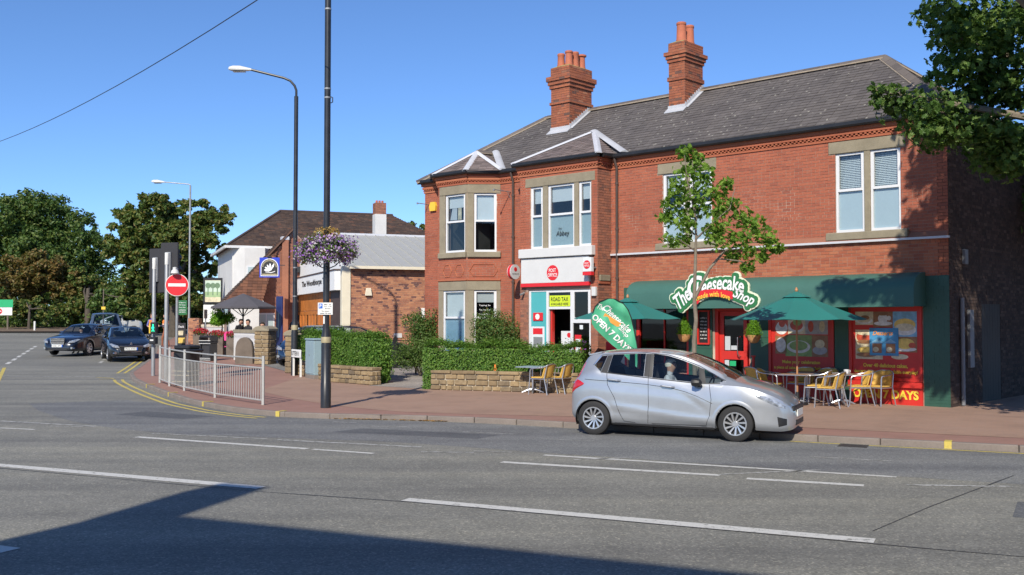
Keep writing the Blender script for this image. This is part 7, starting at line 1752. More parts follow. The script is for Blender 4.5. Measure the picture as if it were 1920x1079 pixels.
# ---------------------------------------------------------------- people
def person(label, loc, heading, top, legs, hair, pose='stand', group=None, vest=None, hat=None, lean=0.0, arms='relaxed', scale=1.0, hairlong=False, shoe='cloth_black'):
    """one continuous skinned body; faces +X. Joints in metres for a 1.72 m adult"""
    o = empty('person', loc, heading, label, 'person', group); o.scale = (scale,) * 3
    V = []; E = []; Rr = []; tagb = []
    def add(p, r, par=None, kind=None):
        V.append(Vector(p)); Rr.append(r)
        if par is not None: E.append((par, len(V) - 1)); tagb.append(kind)
        return len(V) - 1
    sit = pose == 'sit'; hz = .52 if sit else .93
    def up(h, x=0.0, y=0.0): return (x + math.sin(lean) * h, y, hz + math.cos(lean) * h)
    pel = add((0, 0, hz), .145); ab = add(up(.20), .135, pel, 'top'); ch = add(up(.38), .155, ab, 'top'); nb = add(up(.52), .075, ch, 'top'); nk = add(up(.58, .01), .052, nb, 'skin'); hd = add(up(.70, .025), .098, nk, 'skin'); tp = add(up(.77, .015), .085, hd, 'skin')
    add(up(.675, .125), .016, hd, 'skin')
    for s_ in (-1, 1):
        add(up(.69, .01, s_ * .098), .014, hd, 'skin')
        sh = add(up(.48, 0, s_ * .17), .062, ch, 'top')
        if arms == 'relaxed': el, wr_ = up(.20, -.02, s_ * .24), up(-.04, .06, s_ * .25)
        elif arms == 'front': el, wr_ = up(.20, .05, s_ * .24), up(.18, .28, s_ * .12)
        elif arms == 'wheel': el, wr_ = up(.24, .14, s_ * .24), up(.30, .40, s_ * .17)
        else: el, wr_ = up(.20, -.02, s_ * .27), up(.08, .17, s_ * .20)
        e = add(el, .046, sh, 'top'); w_ = add(wr_, .031, e, 'arm'); d = (Vector(wr_) - Vector(el)).normalized(); sd = d.cross(Vector((0, 1, 0))); sd = sd.normalized() if sd.length > .1 else Vector((1, 0, 0))
        pm = add(Vector(wr_) + d * .07, .030, w_, 'skin'); lat = sd
        for k, ln in enumerate((.062, .072, .068, .052)):
            b = Vector(wr_) + d * .10 + lat * (.027 - .018 * k); f1 = add(b, .011, pm, 'skin'); f2 = add(b + d * ln * .6 + Vector((0, -s_ * .012, 0)), .009, f1, 'skin'); add(b + d * ln + Vector((0, -s_ * .03, 0)), .008, f2, 'skin')
        th = add(Vector(wr_) + d * .05 + lat * .045, .012, pm, 'skin'); add(Vector(wr_) + d * .095 + lat * .06, .010, th, 'skin')
        hp = add((0, s_ * .09, hz - .06), .098, pel, 'legs')
        if sit: kn, an, toe = (.42, s_ * .13, hz + .02), (.46, s_ * .13, .09), (.62, s_ * .14, .045)
        elif pose == 'walk': kn, an, toe = (.10 * s_ + .05, s_ * .10, .48), (.18 * s_ - .02, s_ * .10, .08), (.18 * s_ + .14, s_ * .11, .035)
        else: kn, an, toe = (.02, s_ * .11, .48), (-.01, s_ * .12, .08), (.15, s_ * .14, .035)
        k_ = add(kn, .066, hp, 'legs'); cf = add((Vector(kn) + Vector(an)) / 2 + Vector((-.012, 0, .05)), .054, k_, 'legs'); a_ = add(an, .040, cf, 'legs'); add(toe, .036, a_, 'shoe')
    bm = bmesh.new(); sk = bm.verts.layers.skin.verify(); bv = [bm.verts.new(p) for p in V]
    for v, r in zip(bv, Rr): v[sk].radius = (r, r)
    bv[0][sk].use_root = True
    for a, b in E: bm.edges.new((bv[a], bv[b]))
    m0 = bpy.data.meshes.new('body'); bm.to_mesh(m0); bm.free(); tmp = bpy.data.objects.new('body_source', m0); COL.objects.link(tmp)
    md = tmp.modifiers.new('skin', 'SKIN'); md.use_smooth_shade = True; sb = tmp.modifiers.new('sub', 'SUBSURF'); sb.levels = 2; sb.render_levels = 2
    dg = bpy.context.evaluated_depsgraph_get(); m = bpy.data.meshes.new_from_object(tmp.evaluated_get(dg)); bpy.data.objects.remove(tmp); bpy.data.meshes.remove(m0)
    names = {'top': top, 'arm': 'skin' if arms == 'short' else top, 'skin': 'skin', 'legs': legs, 'shoe': shoe}; order = list(dict.fromkeys(names.values())); m.materials.clear()
    for n in order: m.materials.append(MATS[n])
    A_ = np.array([tuple(V[a]) for a, b in E]); B_ = np.array([tuple(V[b]) for a, b in E]); D_ = B_ - A_; DD = (D_ ** 2).sum(1) + 1e-9; rad = np.array([(Rr[a] + Rr[b]) / 2 for a, b in E])
    for p in m.polygons:
        c = np.array(tuple(p.center)); t = np.clip(((c - A_) * D_).sum(1) / DD, 0, 1); d = np.sqrt(((A_ + D_ * t[:, None] - c) ** 2).sum(1)) - rad; k = tagb[int(d.argmin())]
        if vest and k == 'top' and hz + .02 < c[2] < hz + .50: k = 'top'
        p.material_index = order.index(names[k]); p.use_smooth = True
    link(bpy.data.objects.new('body', m), o)
    # hair cap, eyes
    H = V[hd]; mb = MB(); Vv = []; n = 14; r0 = .112
    for i in range(7):
        ph = math.pi * (.02 + .60 * i / 6)
        for k in range(n):
            t = 2 * math.pi * k / n; fr = math.cos(t); lim = ph if fr < .3 else min(ph, math.pi * .36)
            drop = (.10 if hairlong and fr < .2 and i > 4 else 0)
            Vv.append((H.x - .012 + r0 * 1.02 * math.sin(lim) * fr, H.y + r0 * .93 * math.sin(lim) * math.sin(t), H.z + .028 + r0 * 1.02 * math.cos(lim) - drop))
    mb.add(Vv, [(i * n + k, i * n + (k + 1) % n, (i + 1) * n + (k + 1) % n, (i + 1) * n + k) for i in range(6) for k in range(n)] + [tuple(range(n))]); mb.build('hair', MATS[hair], o, smooth=True, fix=False)
    for s_ in (-1, 1): mb = MB(); mb.lathe([(.001, -.010), (.009, -.006), (.012, 0), (.009, .006), (.001, .010)], 8, (H.x + .088, s_ * .034, H.z + .01)); mb.build('eye', MATS['black_text'], o)
    if vest:
        mb = MB(); n = 20; V2 = []; zs = [(.04, .172, .125), (.18, .182, .15), (.32, .205, .165), (.44, .215, .16), (.50, .20, .12)]
        for h, ry, rx in zs:
            c = Vector(up(h))
            for k in range(n): t = 2 * math.pi * k / n; V2.append((c.x + rx * math.cos(t), c.y + ry * math.sin(t), c.z))
        mb.add(V2, [(i * n + k, i * n + (k + 1) % n, (i + 1) * n + (k + 1) % n, (i + 1) * n + k) for i in range(len(zs) - 1) for k in range(n) if abs(math.cos(2 * math.pi * (k + .5) / n)) < .90 or math.cos(2 * math.pi * (k + .5) / n) < 0]); vo = mb.build('vest', MATS[vest], o, smooth=True, fix=False)
        for h in (.12, .26):
            mb = MB(); c = Vector(up(h)); f = np.interp(h, [z[0] for z in zs], [z[1] for z in zs]) + .004; g_ = np.interp(h, [z[0] for z in zs], [z[2] for z in zs]) + .004; V3 = [(c.x + g_ * math.cos(2 * math.pi * k / n), c.y + f * math.sin(2 * math.pi * k / n), c.z + q) for q in (0, .05) for k in range(n)]
            mb.add(V3, [(k, (k + 1) % n, n + (k + 1) % n, n + k) for k in range(n)]); mb.build('reflective_band', MATS['cloth_hivis'], vo, fix=False)
    return o
# driver of the silver car
cs, sn = math.cos(jh), math.sin(jh); px, py = JZ['seat'] - JZ['L'] / 2 + .02, -.36
person('white-haired driver sitting at the wheel of the silver hatchback', (jl[0] + cs * px - sn * py, jl[1] + sn * px + cs * py, .10), jh, 'cloth_pale', 'cloth_navy', 'hair_white', 'sit', arms='wheel', lean=.06, scale=.93)
def rider(c, sp, side, label, hair, top):
    h = c.rotation_euler.z; x, y = sp['seat'] - sp['L'] / 2 + .02, .36 * side; person(label, (c.location.x + math.cos(h) * x - math.sin(h) * y, c.location.y + math.sin(h) * x + math.cos(h) * y, c.location.z + .02), h, top, 'cloth_navy', hair, 'sit', arms='wheel' if side < 0 else 'front', scale=.92)
rider(c1, sp1, -1, 'driver behind the windscreen of the navy saloon', 'hair_brown', 'cloth_pale'); rider(c1, sp1, 1, 'front passenger in the navy saloon', 'hair_brown', 'cloth_pale')
# pedestrians on the far corner
person('man in a blue shirt and orange hi-vis vest standing left of the signal pole', (-19.0, 53.5, gz(53.5) + .1), R(-35), 'cloth_blue', 'cloth_black', 'hair_brown', vest='cloth_orange', arms='short')
person('person in an orange hi-vis vest and brown trousers between the signal poles', (-18.35, 53.7, gz(53.7) + .1), R(-160), 'cloth_navy', 'cloth_brown', 'hair_dark', 'walk', vest='cloth_orange', arms='front')
# pub garden drinkers
zg = gz(45) + .1
person('man in black leaning over the garden table under the grey parasol', (-12.05, 44.6, zg - .0), R(-40), 'cloth_black', 'cloth_navy', 'hair_dark', 'stand', lean=.30, arms='front', scale=.95)
person('dark-haired person seated under the grey parasol, middle of three', (-11.6, 44.6, zg + .28), R(-120), 'cloth_black', 'cloth_navy', 'hair_dark', 'sit', arms='front')
person('dark-haired person seated low behind the garden wall by the gate pillar', (-10.95, 44.7, zg + .16), R(-100), 'cloth_black', 'cloth_navy', 'hair_dark', 'sit', arms='front', lean=.15)
person('red-haired person in dark clothes beside the blue totem sign', (-10.2, 47.6, gz(47.6) + .1), R(-80), 'cloth_black', 'cloth_navy', 'hair_brown', 'stand', arms='front')
for x, lab in ((-12.3, 'pink chair back left of the garden parasol pole'), (-11.55, 'pink chair back right of the garden parasol pole')):
    o = empty('garden_chair', (x, 44.15, gz(44) + .1), 0, lab, 'chair'); mb = MB(); mb.prism([(-.22, .72), (.22, .72), (.24, 1.0), (.15, 1.12), (-.15, 1.12), (-.24, 1.0)], -.02, .02, lambda a, b, h: (a, h, b)); mb.build('backrest', MATS['cloth_pink'], o, bevel=.01)
    mb = MB(); mb.box(-.22, .22, .0, .44, .44, .48); mb.build('seat', MATS['cloth_pink'], o, bevel=.01)
    for a in (-.19, .19):
        for b in (.03, .4): mb = MB(); mb.cyl((a, b, 0), (a, b, .74 if b < .1 else .44), .016, n=6); mb.build('leg', MATS['black_iron'], o)
# ---------------------------------------------------------------- the pub
PR = math.atan2(.365, .931); PC = (-6.7, 42.0)
PUB = empty('pub_building', (PC[0], PC[1], 0), PR, 'brick and white pub with tiled roof, metal-roofed extension and orange doors', 'building')
pa, pb = math.cos(PR), math.sin(PR)
def PW(x, y, z=0): return Vector((PC[0] + pa * x - pb * y, PC[1] + pb * x + pa * y, z))
class FP(Face): pass
Pf = Face((9.0, 0), (0, 0)); Pf.n = Vector((0, -1, 0))
def fpf(F, q, n, z): return F(q, n, z)
g0 = .2
mb = MB(); mb.box(0.02, 9, .01, .25, g0, 4.24); w_ = mb.build('side_wall', MATS['mortar_pale'], PUB)
bk = MB(); F_ = Face((0, 0), (9, 0)); F_.n = Vector((0, -1, 0)); brick_into(bk, F_, courses(.02, 9, g0, 4.2, [], eng=3), .008, -.008); tag(bk.build('brickwork', MATS['brick_pub'], w_, fix=False), kind='stuff')
mb = MB(); mb.box(-.36, .0, -.05, .3, g0, 4.28); mb.build('corner_pier', MATS['cream_render'], PUB, bevel=.01)
# metal roof with seams
e0, e1, zr = 4.26, 6.12, 7.0
mb = MB(); mb.add([(-.1, -.25, e0 - .06), (9, -.25, e0 - .06), (9, zr, e1), (-.1, zr, e1), (-.1, -.25, e0 - .02), (9, -.25, e0 - .02), (9, zr, e1 + .05), (-.1, zr, e1 + .05)], [(0, 3, 2, 1), (4, 5, 6, 7), (0, 1, 5, 4), (1, 2, 6, 5), (2, 3, 7, 6), (3, 0, 4, 7)]); rf = mb.build('metal_roof', MATS['grey_sheet'], PUB)
for k in range(18):
    x = .2 + .5 * k; mb = MB(); mb.add([(x, -.25, e0 - .02), (x + .04, -.25, e0 - .02), (x + .04, zr, e1 + .05), (x, zr, e1 + .05), (x, -.25, e0 + .03), (x + .04, -.25, e0 + .03), (x + .04, zr, e1 + .1), (x, zr, e1 + .1)], [(0, 3, 2, 1), (4, 5, 6, 7), (0, 1, 5, 4), (1, 2, 6, 5), (2, 3, 7, 6), (3, 0, 4, 7)]); mb.build('roof_seam', MATS['grey_sheet'], rf)
mb = MB(); mb.box(-.1, 9, -.33, -.24, e0 - .10, e0 + .02); mb.build('gutter', MATS['cream_render'], PUB)
mb = MB(); mb.box(-.1, 9, zr - .1, zr + .15, e1 + .03, e1 + .13); mb.build('ridge_cap', MATS['lead_painted'], rf)
# entrance side: white gable, sign fascia, timber doors
mb = MB(); mb.prism([(.3, g0), (13, g0), (13, 4.9), (12.2, 5.1), (7, 6.3), (.3, 4.35)], .0, .2, lambda y, z, h: (h, y, z)); mb.build('gable_wall', MATS['white_bright'], PUB)
mb = MB(); mb.box(-.03, -.0, .35, 4.0, g0, 3.9); mb.build('dark_panel', MATS['brown_panel'], PUB)
mb = MB(); mb.box(-.30, -.02, 1.8, 12.9, 3.33, 4.18); fs = mb.build('fascia', MATS['white_bright'], PUB); mb = MB(); mb.box(-.33, -.02, 1.75, 12.95, 4.18, 4.24); mb.build('fascia_cap', MATS['brown_panel'], fs)
lettering('The Woodthorpe Top', (-.31, 6.6, 3.78), (0, -1, 0), (0, 0, 1), (-1, 0, 0), 6.6, .36, 'black_text', fs, 'lettering', .02)
for k in range(10):
    y0 = 4.1 + .85 * k; mb = MB(); mb.box(-.06, -.01, y0 + .02, y0 + .83, 2.5, 3.32); mb.build('timber_panel', MATS['orange_wood'], PUB)
    mb = MB(); mb.box(-.08, -.01, y0 + .02, y0 + .11, g0, 2.48); mb.box(-.08, -.01, y0 + .74, y0 + .83, g0, 2.48); mb.box(-.08, -.01, y0 + .11, y0 + .74, 2.3, 2.48); mb.box(-.08, -.01, y0 + .11, y0 + .74, g0, .6); dr = mb.build('door', MATS['orange_wood'], PUB)
    mb = MB(); mb.box(-.05, -.015, y0 + .11, y0 + (.74 if k % 3 else .4), .6, 2.3); mb.build('door_panel', MATS['orange_wood'], dr)
    if k % 3 == 0: mb = MB(); mb.box(-.05, -.03, y0 + .42, y0 + .72, .6, 2.3); mb.build('door_glass', MATS['glass_dark'], dr)
for p, nm, mt, b in (((1.9, -.07, 2.95, .13), 'alarm_box', 'cream_render', .22),):
    mb = MB(); mb.prism([(-.15, 0), (.15, 0), (.10, .32), (-.10, .32)], -.1, -.02, lambda x, z, h: (.75 + x, h, 3.05 + z)); mb.build('alarm_box', MATS['cream_render'], PUB, bevel=.01)
mb = MB(); mb.box(1.85, 2.2, -.03, -.005, 1.3, 1.48); mb.build('air_vent', MATS['lamp_grey'], PUB); mb = MB(); mb.box(3.05, 3.3, -.03, -.005, 2.05, 2.55); mb.build('notice', MATS['plate_white'], PUB)
# main house: white render with a big hipped tile roof
hx0, hx1, hy0, hy1, ze, zr2 = -3.3, 9.5, 14.0, 22.0, 5.95, 8.35
mb = MB(); mb.box(hx0, hx1, hy0, hy1, g0, ze); mb.build('house_wall', MATS['white_render'], PUB)
A0, A1, A2, A3 = (hx0 - .35, hy0 - .35, ze), (hx1 + .35, hy0 - .35, ze), (hx1 + .35, hy1 + .35, ze), (hx0 - .35, hy1 + .35, ze); q0, q1 = (hx0 + 3.1, 18, zr2), (hx1 - 3.0, 18, zr2)
mb = MB(); mb.add([A0, A1, A2, A3, q0, q1], [(0, 1, 5, 4), (1, 2, 5), (2, 3, 4, 5), (3, 0, 4), (3, 2, 1, 0)]); hr = mb.build('tiled_roof', MATS['roof_tile'], PUB)
sl = MB(); slates(sl, A0, A1, q1, q0, .24, .16, .014, 21); slates(sl, A3, A0, q0, q0, .24, .16, .014, 22); tag(sl.build('tile_courses', MATS['roof_tile'], hr, fix=False), kind='stuff')
for a, b in ((q0, q1), (A0, q0), (A3, q0)): mb = MB(); mb.tube([a, b], .10, 6); mb.build('ridge_roll', MATS['roof_tile'], hr, smooth=True)
mb = MB(); mb.box(hx0 - .42, hx1, hy0 - .45, hy0 - .33, ze - .1, ze + .03); mb.box(hx0 - .45, hx0 - .34, hy0 - .44, hy1, ze - .101, ze + .029); mb.build('gutter', MATS['white_board'], PUB)
# canted white bay at the left
mb = MB(); mb.prism([(-3.25, 14.0), (-2.75, 13.2), (-1.7, 13.2), (-1.2, 14.0)], g0, ze - .1, lambda x, y, z: (x, y, z)); mb.build('bay', MATS['white_render'], PUB)
for z0, z1 in ((1.1, 2.5), (3.6, 4.9)):
    mb = MB(); mb.box(-2.65, -1.8, 13.14, 13.195, z0, z1); wn_ = mb.build('window', MATS['white_upvc'], PUB); mb = MB(); mb.box(-2.58, -2.26, 13.12, 13.14, z0 + .07, z1 - .07); mb.box(-2.2, -1.87, 13.12, 13.14, z0 + .07, z1 - .07); mb.build('pane', MATS['frosted_dark'], wn_)
# brick gable with a catslide roof
gy = 12.4; G_ = [(-3.7, g0), (.1, g0), (.1, 6.3), (-.35, 6.75), (-2.4, 4.3), (-3.7, 3.0)]
mb = MB(); mb.prism(G_, gy, gy + 1.5, lambda x, z, h: (x, h, z)); gw = mb.build('gable_brick', MATS['mortar'], PUB)
Fg = Face((-3.7, gy), (.1, gy)); Fg.n = Vector((0, -1, 0)); bk = MB(); br = [b for b in courses(0, 3.8, g0, 6.6, []) if all(inside(G_, -3.7 + x, z) for x in b[:2] for z in b[2:4])]; brick_into(bk, Fg, br, .008); tag(bk.build('brickwork', MATS['brick_pub_dark'], gw, fix=False), kind='stuff')
P0, P1, P2, P3 = (-3.95, gy - .25, 2.8), (-3.95, gy + 1.6, 2.8), (-.35, gy + 1.6, 6.82), (-.35, gy - .25, 6.82)
mb = MB(); up_ = Vector((-.06, 0, .06)); mb.add([P0, P1, P2, P3] + [tuple(Vector(p) + up_) for p in (P0, P1, P2, P3)], [(0, 3, 2, 1), (4, 5, 6, 7), (0, 1, 5, 4), (1, 2, 6, 5), (2, 3, 7, 6), (3, 0, 4, 7)]); cr = mb.build('catslide_roof', MATS['roof_tile'], PUB)
sl = MB(); slates(sl, *[tuple(Vector(p) + up_) for p in (P0, P1, P2, P3)], .24, .16, .014, 24); tag(sl.build('tile_courses', MATS['roof_tile'], cr, fix=False), kind='stuff')
Q = [(-3.9, gy - 1.0, 3.0), (-2.05, gy - 1.0, 3.0), (-1.15, gy - .04, 5.8), (-1.3, gy - .04, 5.8)]
mb = MB(); mb.add(Q + [(p[0], p[1] + .05, p[2] - .06) for p in Q], [(0, 1, 2, 3), (7, 6, 5, 4), (0, 4, 5, 1), (1, 5, 6, 2), (3, 2, 6, 7), (0, 3, 7, 4)]); lr = mb.build('lean_to_roof', MATS['roof_tile_red'], PUB); sl = MB(); slates(sl, *Q, .24, .16, .014, 26); tag(sl.build('tile_courses', MATS['roof_tile_red'], lr, fix=False), kind='stuff')
mb = MB(); mb.box(-3.65, -2.2, gy - .85, gy - .01, g0, 2.98); mb.build('lean_to_wall', MATS['white_render'], PUB); mb = MB(); mb.box(-3.95, -2.0, gy - 1.08, gy - 1.0, 2.93, 3.02); mb.build('gutter', MATS['white_board'], PUB)
mb = MB(); mb.box(-.95, -.62, gy - .18, gy + .3, g0, 6.25); mb.build('brick_pilaster', MATS['brick_pub_dark'], PUB); mb = MB(); mb.box(-.98, -.59, gy - .2, gy + .32, 6.25, 6.42); mb.build('pilaster_cap', MATS['lead_painted'], PUB)
mb = MB(); mb.box(.22 - .35, .1, gy - .05, gy - .01, g0, 3.9); mb.build('dark_panel', MATS['brown_panel'], PUB); mb = MB(); mb.box(-.3, .0, gy - .2, gy - .01, 4.55, 4.85); mb.build('wall_box', MATS['sign_grey'], PUB)
mb = MB(); mb.box(-2.15, -1.3, gy - .04, gy - .008, 1.1, 2.4); wn_ = mb.build('window', MATS['white_upvc'], PUB)
for k in range(2): mb = MB(); mb.box(-2.08 + .38 * k, -1.75 + .38 * k, gy - .05, gy - .042, 1.17, 2.33); mb.build('pane', MATS['frosted_dark'], wn_)
mb = MB(); mb.box(-3.7, .1, gy - .03, gy - .008, .75, 1.05); mb.build('cream_band', MATS['cream_render'], PUB)
# chimney
ch = empty('chimney', (0, 0, 0)); ch.parent = PUB; mb = MB(); cx, cy = 3.45, 9.0; mb.box(cx - .29, cx + .29, cy - .29, cy + .29, 5.5, 7.42); mb.build('stack', MATS['white_render'], ch)
mb = MB(); mb.box(cx - .28, cx + .28, cy - .28, cy + .28, 7.4, 8.0); bk = MB()
for A_, B_ in (((cx - .28, cy - .28), (cx - .28, cy + .28)), ((cx + .28, cy - .28), (cx - .28, cy - .28))):
    f = Face(A_, B_); brick_into(bk, f, courses(0, f.len, 7.42, 8.0, []), .006)
mb.build('stack_top', MATS['mortar_soot'], ch); tag(bk.build('brickwork', MATS['brick_pub_dark'], ch, fix=False), kind='stuff')
for k in range(3): mb = MB(); mb.cyl((cx - .15 + .15 * k, cy, 8.0), (cx - .15 + .15 * k, cy, 8.14), .06, n=8); mb.build('chimney_pot', MATS['terracotta'], ch)
# hanging sign with the emblem (blue board, white arch, black ground, white fan)
def PX(px, py, Y): return Vector(((px - 960) / FPX * Y, Y, (600 - py) / FPX * Y + CAMH))
SGN = empty('pub_wall_sign', tuple(PX(505, 502, 50.5)), PR * .3, 'blue square pub sign with white fan emblem on the brick gable', 'sign')
mb = MB(); mb.box(-.49, .49, -.04, .04, -.5, .5); bd = mb.build('board', MATS['blue_sign'], SGN, bevel=.008)
def flat(pts, y, mat, par, nm):
    mb = MB(); mb.prism(pts, y, y - .006, lambda x, z, h: (x, h, z)); return mb.build(nm, MATS[mat], par)
arch = lambda w, h0, k=14: [(-w, h0), (w, h0)] + [(w * math.cos(math.pi * i / k), .02 + w * math.sin(math.pi * i / k)) for i in range(k + 1)]
flat(arch(.43, -.43), -.041, 'white_text', bd, 'emblem_border'); flat(arch(.395, -.395), -.048, 'black_text', bd, 'emblem_ground')
mb = MB()
for i in range(16):
    t0, t1 = math.pi * i / 16, math.pi * (i + .62) / 16; mb.quad(*[(r * math.cos(t), -.0555, .02 + r * math.sin(t)) for r, t in ((.30, t0), (.365, t0), (.365, t1), (.30, t1))])
mb.box(-.36, .36, -.0556, -.055, -.375, -.315); mb.build('emblem_lettering', MATS['gold_band'], bd, fix=False)
for k, a in enumerate((165, 140, 115, 92, 66)):
    t = R(a); c = Vector((.04, 0, -.20)); d = Vector((math.cos(t), 0, math.sin(t))); nrm = Vector((-d.z, 0, d.x)); ln = .30 + .03 * k; pts = [c + d * .05 - nrm * .015, c + d * ln * .7 - nrm * .055, c + d * ln - nrm * .03, c + d * (ln + .01) + nrm * .02, c + d * ln * .7 + nrm * .04, c + d * .05 + nrm * .012]
    flat([(p.x, p.z) for p in pts], -.056, 'white_text', bd, 'emblem_petal')
flat([(-.2, -.24), (.1, -.27), (.28, -.2), (.27, -.17), (.1, -.235), (-.2, -.21)], -.056, 'white_text', bd, 'emblem_petal')
mb = MB(); mb.box(.45, .75, .0, .06, .1, .14); mb.box(-.1, .1, -.12, .02, .5, .58); mb.build('bracket', MATS['black_iron'], SGN)
# pub garden: parasol, walls, planters, boards
GP_ = empty('parasol', tuple(PX(456, 640, 45.2))[:2] + (gz(45.2) + .1,), .3, 'large grey canvas parasol over the pub garden tables', 'parasol')
mb = MB(); n = 8; V = [(1.5 * math.cos(2 * math.pi * (k + .5) / n), 1.5 * math.sin(2 * math.pi * (k + .5) / n), 2.18) for k in range(n)] + [(.7 * math.cos(2 * math.pi * (k + .5) / n), .7 * math.sin(2 * math.pi * (k + .5) / n), 2.52) for k in range(n)] + [(0, 0, 2.78)]
mb.add(V, [(k, (k + 1) % n, n + (k + 1) % n, n + k) for k in range(n)] + [(n + k, n + (k + 1) % n, 2 * n) for k in range(n)]); mb.build('canopy', MATS['grey_fabric'], GP_); mb = MB(); mb.add([V[k] for k in range(n)] + [(v[0], v[1], 2.10) for v in V[:n]], [(k, (k + 1) % n, n + (k + 1) % n, n + k) for k in range(n)]); mb.build('valance', MATS['grey_fabric'], GP_)
mb = MB(); mb.cyl((0, 0, 0), (0, 0, 2.75), .035, n=10); mb.build('pole', MATS['black_iron'], GP_)
for k in range(n): mb = MB(); mb.tube([(0, 0, 1.75), (V[k][0] * .6, V[k][1] * .6, 2.38)], .014, 5); mb.build('strut', MATS['black_iron'], GP_)
def simple_wall(name, a, b, h, th, mat, label, cap=None):
    d = Vector((b[0] - a[0], b[1] - a[1], 0)); o = empty(name, (a[0], a[1], gz(a[1]) + .1), math.atan2(d.y, d.x), label, 'wall'); mb = MB(); mb.box(0, d.length, 0, th, -.1, h); mb.build('panel', MATS[mat], o)
    if cap: mb = MB(); mb.box(-.03, d.length + .03, -.03, th + .03, h, h + .14); mb.build('coping', MATS[cap], o, bevel=.01)
    return o
simple_wall('garden_wall', (-11.6, 42.3), (-9.75, 40.0), 1.12, .2, 'white_render', 'white rendered garden wall with grey coping behind the boundary stone', 'sandstone')
simple_wall('garden_wall', (-9.4, 43.6), (-6.9, 42.2), 1.15, .2, 'cabinet_grey', 'pale low wall in front of the orange pub doors', 'lamp_grey')
simple_wall('garden_wall', (-17.6, 57.5), (-13.4, 51.0), .95, .2, 'white_render', 'white low wall behind the round topiary', 'cream_render')
BPo = empty('brick_pier', (-18.0, 57.6, gz(57.6) + .1), 0, 'short red brick pier right of the slim grey lamp post', 'pier'); mb = MB(); mb.box(-.3, .3, -.3, .3, 0, 1.45); mb.build('core', MATS['mortar'], BPo); bk = MB()
for A_, B_ in (((.3, -.3), (-.3, -.3)), ((-.3, -.3), (-.3, .3)), ((.3, .3), (.3, -.3))):
    f = Face(A_, B_); brick_into(bk, f, courses(0, f.len, 0, 1.45, []), .007)
tag(bk.build('brickwork', MATS['brick_pub'], BPo, fix=False), kind='stuff')
TP = empty('topiary', tuple(PX(417, 650, 45.5))[:2] + (gz(45.5) + .1,), 0, 'bright green round topiary bush in a dark planter by the pub garden', 'topiary')
foliage('leaves', puffs((0, 0, 1.70), (.52, .45, .34), 16, .27, 3), 2600, .10, 'leaf_lime', TP, 51); mb = MB(); mb.cyl((0, 0, .5), (0, 0, 1.6), .03, n=8); mb.build('stem', MATS['bark'], TP)
mb = MB(); 
for k in range(6): mb.box(-.3 + .1 * k, -.21 + .1 * k, -.25, -.22, 0, .95)
mb.box(-.3, .3, -.22, .22, 0, .93); mb.build('planter', MATS['old_wood'], TP)
for px, Y, lab, n_ in ((377, 47.5, 'clump of bright red geraniums left of the topiary', 500), (407, 44.6, 'red flowers round the foot of the topiary planter', 420), (440, 44.2, 'dark red flowers right of the topiary by the garden wall', 420)):
    p = PX(px, 650, Y); z = gz(Y) + .1; fo = empty('flower_planter', (p.x, p.y, z), 0, lab, 'flowers'); foliage('leaves', [(Vector((0, 0, .95)), (.34, .3, .14))], 300, .08, 'leaf_dark', fo, 5); foliage('petals', [(Vector((0, 0, 1.02)), (.36, .3, .14))], n_, .075, 'petal_red', fo, 6, shell=.7); mb = MB(); mb.box(-.32, .32, -.15, .15, 0, .9); mb.build('box', MATS['old_wood'], fo, bevel=.02)
TT = empty('totem_sign', (-10.55, 46.0, gz(46) + .1), -.9, 'tall narrow blue totem sign beside the grey parasol', 'sign'); mb = MB(); mb.box(-.28, .28, -.05, .05, 0, 2.65); mb.build('panel', MATS['blue_totem'], TT, bevel=.02); mb = MB(); mb.box(-.06, .06, -.056, -.051, .8, 1.9); mb.build('lettering_band', MATS['cabinet_grey'], TT)
PSn = empty('pub_picture_sign', tuple(PX(399, 640, 57.0))[:2] + (gz(57) + .1,), .25, 'framed pub picture sign showing trees in a green meadow', 'sign')
zc = PX(399, 546, 57).z - PSn.location.z
mb = MB(); mb.box(-.52, .52, -.05, .05, zc - .72, zc + .74); mb.build('frame', MATS['black_iron'], PSn, bevel=.015); mb = MB(); mb.box(-.42, .42, -.062, -.052, zc - .62, zc + .60); pc = mb.build('picture', MATS['food_cream'], PSn)
mk('paint_sky', (.50, .60, .50), .5, var=.15); mk('paint_field', (.30, .42, .22), .5, var=.25); mk('paint_tree', (.14, .22, .13), .5, var=.2)
for a, b, c, d, m_ in ((-.42, .42, zc - .05, zc + .58, 'paint_sky'), (-.42, .42, zc - .35, zc - .052, 'paint_field')): mb = MB(); mb.quad((a, -.065, c), (b, -.065, c), (b, -.065, d), (a, -.065, d)); mb.build('picture_field', MATS[m_], pc, fix=False)
for x in (-.26, 0, .24): mb = MB(); mb.quad((x - .03, -.067, zc - .25), (x + .03, -.067, zc - .25), (x + .025, -.067, zc + .2), (x - .025, -.067, zc + .2)); mb.add([(x + .15 * math.cos(t), -.0675, zc + .3 + .16 * math.sin(t)) for t in [2 * math.pi * i / 10 for i in range(10)]], [tuple(range(10))]); mb.build('picture_tree', MATS['paint_tree'], pc, fix=False)
for x in (-.4, .4): mb = MB(); mb.box(x - .05, x + .05, -.04, .04, 0, zc - .7); mb.build('post', MATS['black_iron'], PSn)
mb = MB(); mb.box(-.5, .25, -.06, -.02, zc - 1.75, zc - .78); mb.build('lower_board', MATS['plate_white'], PSn)
GS = empty('green_notice', tuple(PX(341, 640, 58.5))[:2] + (gz(58.5) + .1,), .3, 'dark green notice board with white lettering behind the no entry sign', 'sign'); zc = PX(341, 577, 58.5).z - GS.location.z
